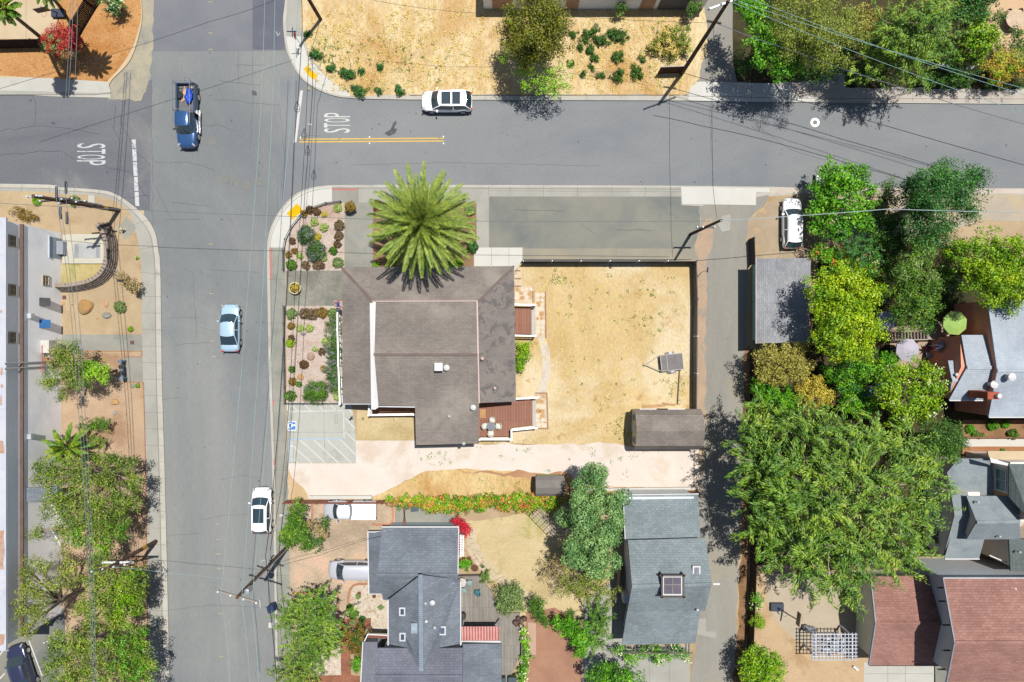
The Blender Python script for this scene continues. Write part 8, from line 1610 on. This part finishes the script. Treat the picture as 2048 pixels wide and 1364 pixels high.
# basketball hoops
def hoop(label, base, rim, h, cover=True):
    b = W(*base, .13); q = W(*rim, h); t = thing('basketball_hoop', label, 'basketball hoop', b, 'basketball hoops'); d = Vector((q.x - b.x, q.y - b.y, 0)); L = d.length; d /= L; s = Vector((-d.y, d.x, 0)); m = MB(); m.bc(b + Vector((0, 0, .2)), (1.2, .75, .35)); part('base', m, pm('base_navy', c(60, 70, 90), .6), t)
    m = MB(); m.tube([b + Vector((0, 0, .3)), b + d * L * .35 + Vector((0, 0, h * .75)), q - d * .5 + Vector((0, 0, .3))], .05, 8); part('pole_arm', m, PLA, t)
    c0 = q - d * .3; m = MB(); m.add([c0 + s * x + Vector((0, 0, z)) + d * y for y in (0, .04) for x, z in ((-.6, -.15), (.6, -.15), (.6, .6), (-.6, .6))], [(0, 1, 2, 3), (7, 6, 5, 4), (0, 4, 5, 1), (1, 5, 6, 2), (2, 6, 7, 3), (3, 7, 4, 0)]); part('backboard', m, pm('backboard', c(120, 110, 100), .4), t)
    m = MB(); m.tube([q + Vector((.23 * math.cos(a), .23 * math.sin(a), 0)) for a in [k * 6.2832 / 16 for k in range(17)]], .015, 5); part('rim', m, pm('rim_orange', c(206, 90, 60), .5), t)
hoop('portable basketball hoop on the tan court beside the pergola', (1552, 1212), (1601, 1237), 2.6); hoop('basketball hoop standing at the edge of the pale patio at the top left', (120, 29), (88, 28), 2.7)
# umbrellas
def umbrella(x, y, r_px, h, mat, label, n=8, closed=False, pm_=None):
    q = W(x, y, h); R_ = r_px * (H - h) / FP; t = thing('patio_umbrella', label, 'umbrella', (q.x, q.y, .13), 'patio umbrellas'); m = MB(); m.tube([(q.x, q.y, .13), (q.x, q.y, h + .1)], .03, 8); part('pole', m, WHT, t)
    m = MB(); a = [k * 6.2832 / n + .3 for k in range(n)]
    if not closed:
        vs = [(q.x, q.y, h + .45)] + [(q.x + R_ * .5 * math.cos(t_), q.y + R_ * .5 * math.sin(t_), h + .27) for t_ in a] + [(q.x + R_ * math.cos(t_), q.y + R_ * math.sin(t_), h) for t_ in a] + [(q.x + R_ * math.cos(t_), q.y + R_ * math.sin(t_), h - .16) for t_ in a]
        m.add(vs, [(0, 1 + k, 1 + (k + 1) % n) for k in range(n)] + [(1 + k, 1 + n + k, 1 + n + (k + 1) % n, 1 + (k + 1) % n) for k in range(n)] + [(1 + n + k, 1 + 2 * n + k, 1 + 2 * n + (k + 1) % n, 1 + n + (k + 1) % n) for k in range(n)])
    else:
        vs = [(q.x, q.y, h + .5)] + [(q.x + R_ * (.3 if k % 2 else 1) * math.cos(t_), q.y + R_ * (.3 if k % 2 else 1) * math.sin(t_), h - .3) for k, t_ in enumerate(a)]; m.add(vs, [(0, 1 + k, 1 + (k + 1) % n) for k in range(n)])
    part('canopy', m, mat, t); m = MB(); m.lathe((q.x, q.y, .13), [(.25, 0), (.25, .06), (.06, .1)], 12); part('base', m, PLA, t); return t
umbrella(1910, 646, 25, 3.0, pm('umb_green', c(176, 214, 112), .8, var=.08), 'large lime green octagonal umbrella beside the orange wall'); umbrella(1815, 700, 24, 2.5, pm('umb_lilac', c(206, 202, 216), .8, var=.05), 'pale lilac grey umbrella beside the red walled house terrace'); umbrella(1772, 642, 20, 2.6, pm('umb_blue', c(190, 198, 222), .8, var=.05), 'pale bluish umbrella half hidden by the yellow green tree'); umbrella(1882, 692, 15, 2.2, pm('umb_grey', c(150, 154, 186), .8), 'folded grey lilac umbrella on the red house terrace', n=14, closed=True)
# deck stairs / slatted walk
t = thing('slatted_walkway', 'slatted timber walkway above the lilac umbrella', 'walkway', W(1820, 670)); m = MB(); 
for k in range(13): a = W(1776 + k * 6.4, 664, 1.2); b = W(1777 + k * 6.4, 679, 1.2); m.bar(a, b, .1, .06)
part('slats', m, pm('slat_dark', c(88, 76, 72), .8), t); m = MB(); m.bar(W(1775, 662.5, 1.3), W(1890, 660, 1.3), .1, .08); m.bar(W(1775, 680, 1.3), W(1855, 679, 1.3), .1, .08); part('rails', m, pm('slat_rail', c(190, 176, 160), .8), t); m = MB(); a, b = W(1775, 664, 1.0), W(1898, 679, 1.0); m.box(a.x, b.y, .9, b.x, a.y, 1.05); part('floor', m, pm('walk_floor', c(190, 170, 156), .9), t)
def lump(name, label, cat, x, y, r, col, n=4, h=.5, z=.5, spread=1.0, seed=1):
    rnd = random.Random(seed); q = W(x, y, z); m = MB()
    for k in range(n): m.blob(q + Vector((rnd.uniform(-1, 1) * r / 21 * spread, rnd.uniform(-1, 1) * r / 21 * spread, rnd.uniform(-.1, .1))), (r / 21 * rnd.uniform(.4, .7), r / 21 * rnd.uniform(.4, .7), h * rnd.uniform(.4, .8)), 8, 6, .35, k * 3 + seed)
    return single(name, m, pm('m_%d_%d_%d' % col, c(*col), .7), label, cat, smooth=True)
lump('cushion', 'bright blue cushion at the foot of the red house terrace', 'cushion', 1872, 716, 5, (40, 110, 210), 3); lump('cushion', 'magenta cushion between the umbrellas on the red house terrace', 'cushion', 1856, 697, 4, (170, 50, 100), 3, seed=3)
def towel(name, label, cat, pts, z, mat): 
    P = [W(x, y, z + .12 * mnoise.noise(Vector((x * .15, y * .15, 1)))) for x, y in pts]; m = MB(); m.slab(P, .05); return single(name, m, mat, label, cat)
towel('striped_towel', 'pink and yellow towel hanging on the terrace of the red house', 'towel', [(1878, 678), (1886, 675), (1897, 680), (1896, 686), (1886, 688)], 1.4, pm('towel_pink', c(216, 160, 160), .8)); towel('daybed', 'pale daybed on the red house terrace', 'daybed', [(1853, 705), (1867, 706), (1866, 718), (1853, 716)], .7, pm('daybed_lilac', c(200, 196, 214), .8))
m = MB()
# draped tarpaulin
nx_, ny_ = 12, 10; vs = []
for i in range(nx_ + 1):
    for j in range(ny_ + 1):
        u, v_ = i / nx_, j / ny_; x = 1712 + u * 52 - v_ * 4 + 8 * v_ * (u); y = 780 - u * 14 + v_ * 34 * (1 - .2 * u); q = W(x, y, 1.8); q.z += .35 * mnoise.noise(Vector((u * 5, v_ * 5, 2))) + .15 * mnoise.noise(Vector((u * 14, v_ * 14, 5))); vs.append(q)
m.add(vs, [(i * (ny_ + 1) + j, (i + 1) * (ny_ + 1) + j, (i + 1) * (ny_ + 1) + j + 1, i * (ny_ + 1) + j + 1) for i in range(nx_) for j in range(ny_)])
single('tarpaulin', m, pm('tarp_grey_blue', c(126, 150, 168), .5, var=.25), 'crumpled grey blue tarpaulin left of the yellow green twiggy tree', 'tarpaulin')
lump('tarp_heap', 'light blue tarp heap beside the crumpled grey tarpaulin', 'tarp', 1762, 762, 9, (120, 180, 214), 4, seed=8); lump('garden_toy', 'pink plastic toy in the shade near the tarpaulin', 'toy', 1666, 806, 5, (216, 84, 130), 2, seed=2)
towel('glasshouse_roof', 'pale translucent roof half hidden beside the yellow green tree', 'roof sheet', [(1762, 582), (1772, 580), (1773, 607), (1763, 606)], 2.4, pm('pale_sheet', c(190, 214, 196), .5)); 
t = thing('ac_unit', 'white air conditioner with round fan beside the white walk', 'air conditioner', W(1971, 1133, .13)); q = W(1971, 1133, .5); m = MB(); m.bc((q.x, q.y, .5), (.8, .65, .7)); part('housing', m, pm('ac_white', c(214, 212, 204), .5), t); m = MB(); m.lathe((q.x, q.y, .852), [(.28, 0), (.28, .03), (.08, .04)], 18); part('fan_grille', m, pm('ac_grey', c(150, 152, 150), .5), t)
m = MB(); m.bar(W(1845, 1128, .9), W(1955, 1128, .9), .1, 1.5); single('side_wall', m, cream, 'thin cream wall along the white walk', 'wall', loc=W(1900, 1128, .1))
m = MB(); m.bar(W(1857, 1140.5, .9), W(2060, 1140, .9), .12, 1.6); single('side_wall', m, cream, 'cream garden wall behind the air conditioner', 'wall', loc=W(1900, 1140, .1))
t = table(2020, 45, .9, pm('table_tan', c(226, 200, 170), .8), 'tan garden table on the terrace at the top right', .13)
for x, y, lab in ((2008, 32, 'tan chair left of the garden table at the top right'), (2030, 31, 'tan chair right of the garden table at the top right'), (2016, 60, 'dark bench like chair below the garden table')): chair(x, y, R(-90) if y < 40 else R(90), pm('chair_tan', c(150, 124, 100), .8), lab, .13, 'garden chairs')
m = MB(); m.bar(W(1877, 130, 2.2), W(1948, 136, 2.2), .25, .15); single('garden_beam', m, pm('beam_white', c(206, 206, 206), .6), 'long pale beam above the clipped hedge', 'beam')
m = MB(); m.tube([W(1302, 817, .2) + Vector((0, 0, 0)), W(1302, 817, .2)], .03); 
m = MB()
for k, (a, b) in enumerate((((1285, 812), (1360, 808)), ((1286, 815), (1330, 811)), ((1326, 806), (1350, 810)))): m.bar(W(*a, .2 + .03 * k), W(*b, .2 + .03 * k), .12, .06)
single('timber_planks', m, pm('plank_tan', c(206, 164, 122), .9), 'loose tan planks lying along the north wall of the large shed', 'planks')
m = MB(); m.bar(W(1359, 742, .25), W(1355, 808, .25), .08, .08); single('long_pole', m, pm('pole_dark', c(104, 92, 76), .9), 'long thin dark pole lying between the trailer and the shed', 'pole')
m = MB(); m.bar(W(1389, 899, .16), W(1388, 976, .16), .08, .06); single('timber_strip', m, pm('strip_tan', c(170, 144, 120), .9), 'thin timber strip across the gravel drive beside the alley', 'timber')
m = MB(); m.bar(W(1426, 1168, .16), W(1440, 1168, .16), .18, .04); single('paint_can_lid', m, TRIM, 'short white board lying in the alley beside the workshop', 'board')
m = MB(); m.bar(W(1706, 1332, .25), W(1716, 1340, .25), .2, .2); single('downpipe', m, TRIM, 'short white pipe piece lying on the tan yard', 'pipe')
m = MB(); q = W(1221, 534, .2); m.blob(q, (.14, .16, .1), 8, 6, .2, 3); single('stone', m, pm('dark_stone', c(120, 100, 84), .9), 'small dark stone at the north fence inside the dry yard', 'stone')
m = MB(); q = W(1232, 148, 0); m.bc(W(945, 12, .6), (.1, .1, .1)) if False else None
for x, y, s, lab in ((1025, 18, 0, ''),): pass
m = MB(); q = W(1096, 942, .16); m.bc(q, (.75, .22, .05)); single('concrete_step', m, conc_white, 'pale step slab in front of the small green walled shed', 'step')
m = MB()
for k, (a, b) in enumerate((((805, 1006), (812, 1050)), ((812, 1006), (806, 1050)), ((808, 1006), (810, 1048)))): m.bar(W(*a, 1.2), W(*b, 1.2), .07, .06)
single('wooden_gate', m, pm('gate_brown', c(150, 104, 84), .9), 'thin brown gate frame between the driveway and the grey walk', 'gate')
m = MB(); q = W(778, 1007, .15)
for k in range(4): m.tube([q + Vector(((.35 + .05 * k) * math.cos(a) + .1 * k, (.22 + .04 * k) * math.sin(a), .01 * k)) for a in [j * 6.283 / 14 for j in range(15)]], .015, 4)
single('garden_hose', m, pm('hose_brown', c(120, 84, 70), .7), 'coiled thin hose on the brick driveway near the grey walk', 'hose')
lump('log_pile', 'stacked dark logs at the edge of the weathered deck', 'log pile', 1040, 1245, 9, (110, 84, 74), 6, .4, .7, seed=5)
S.render.resolution_x = 1024; S.render.resolution_y = 682
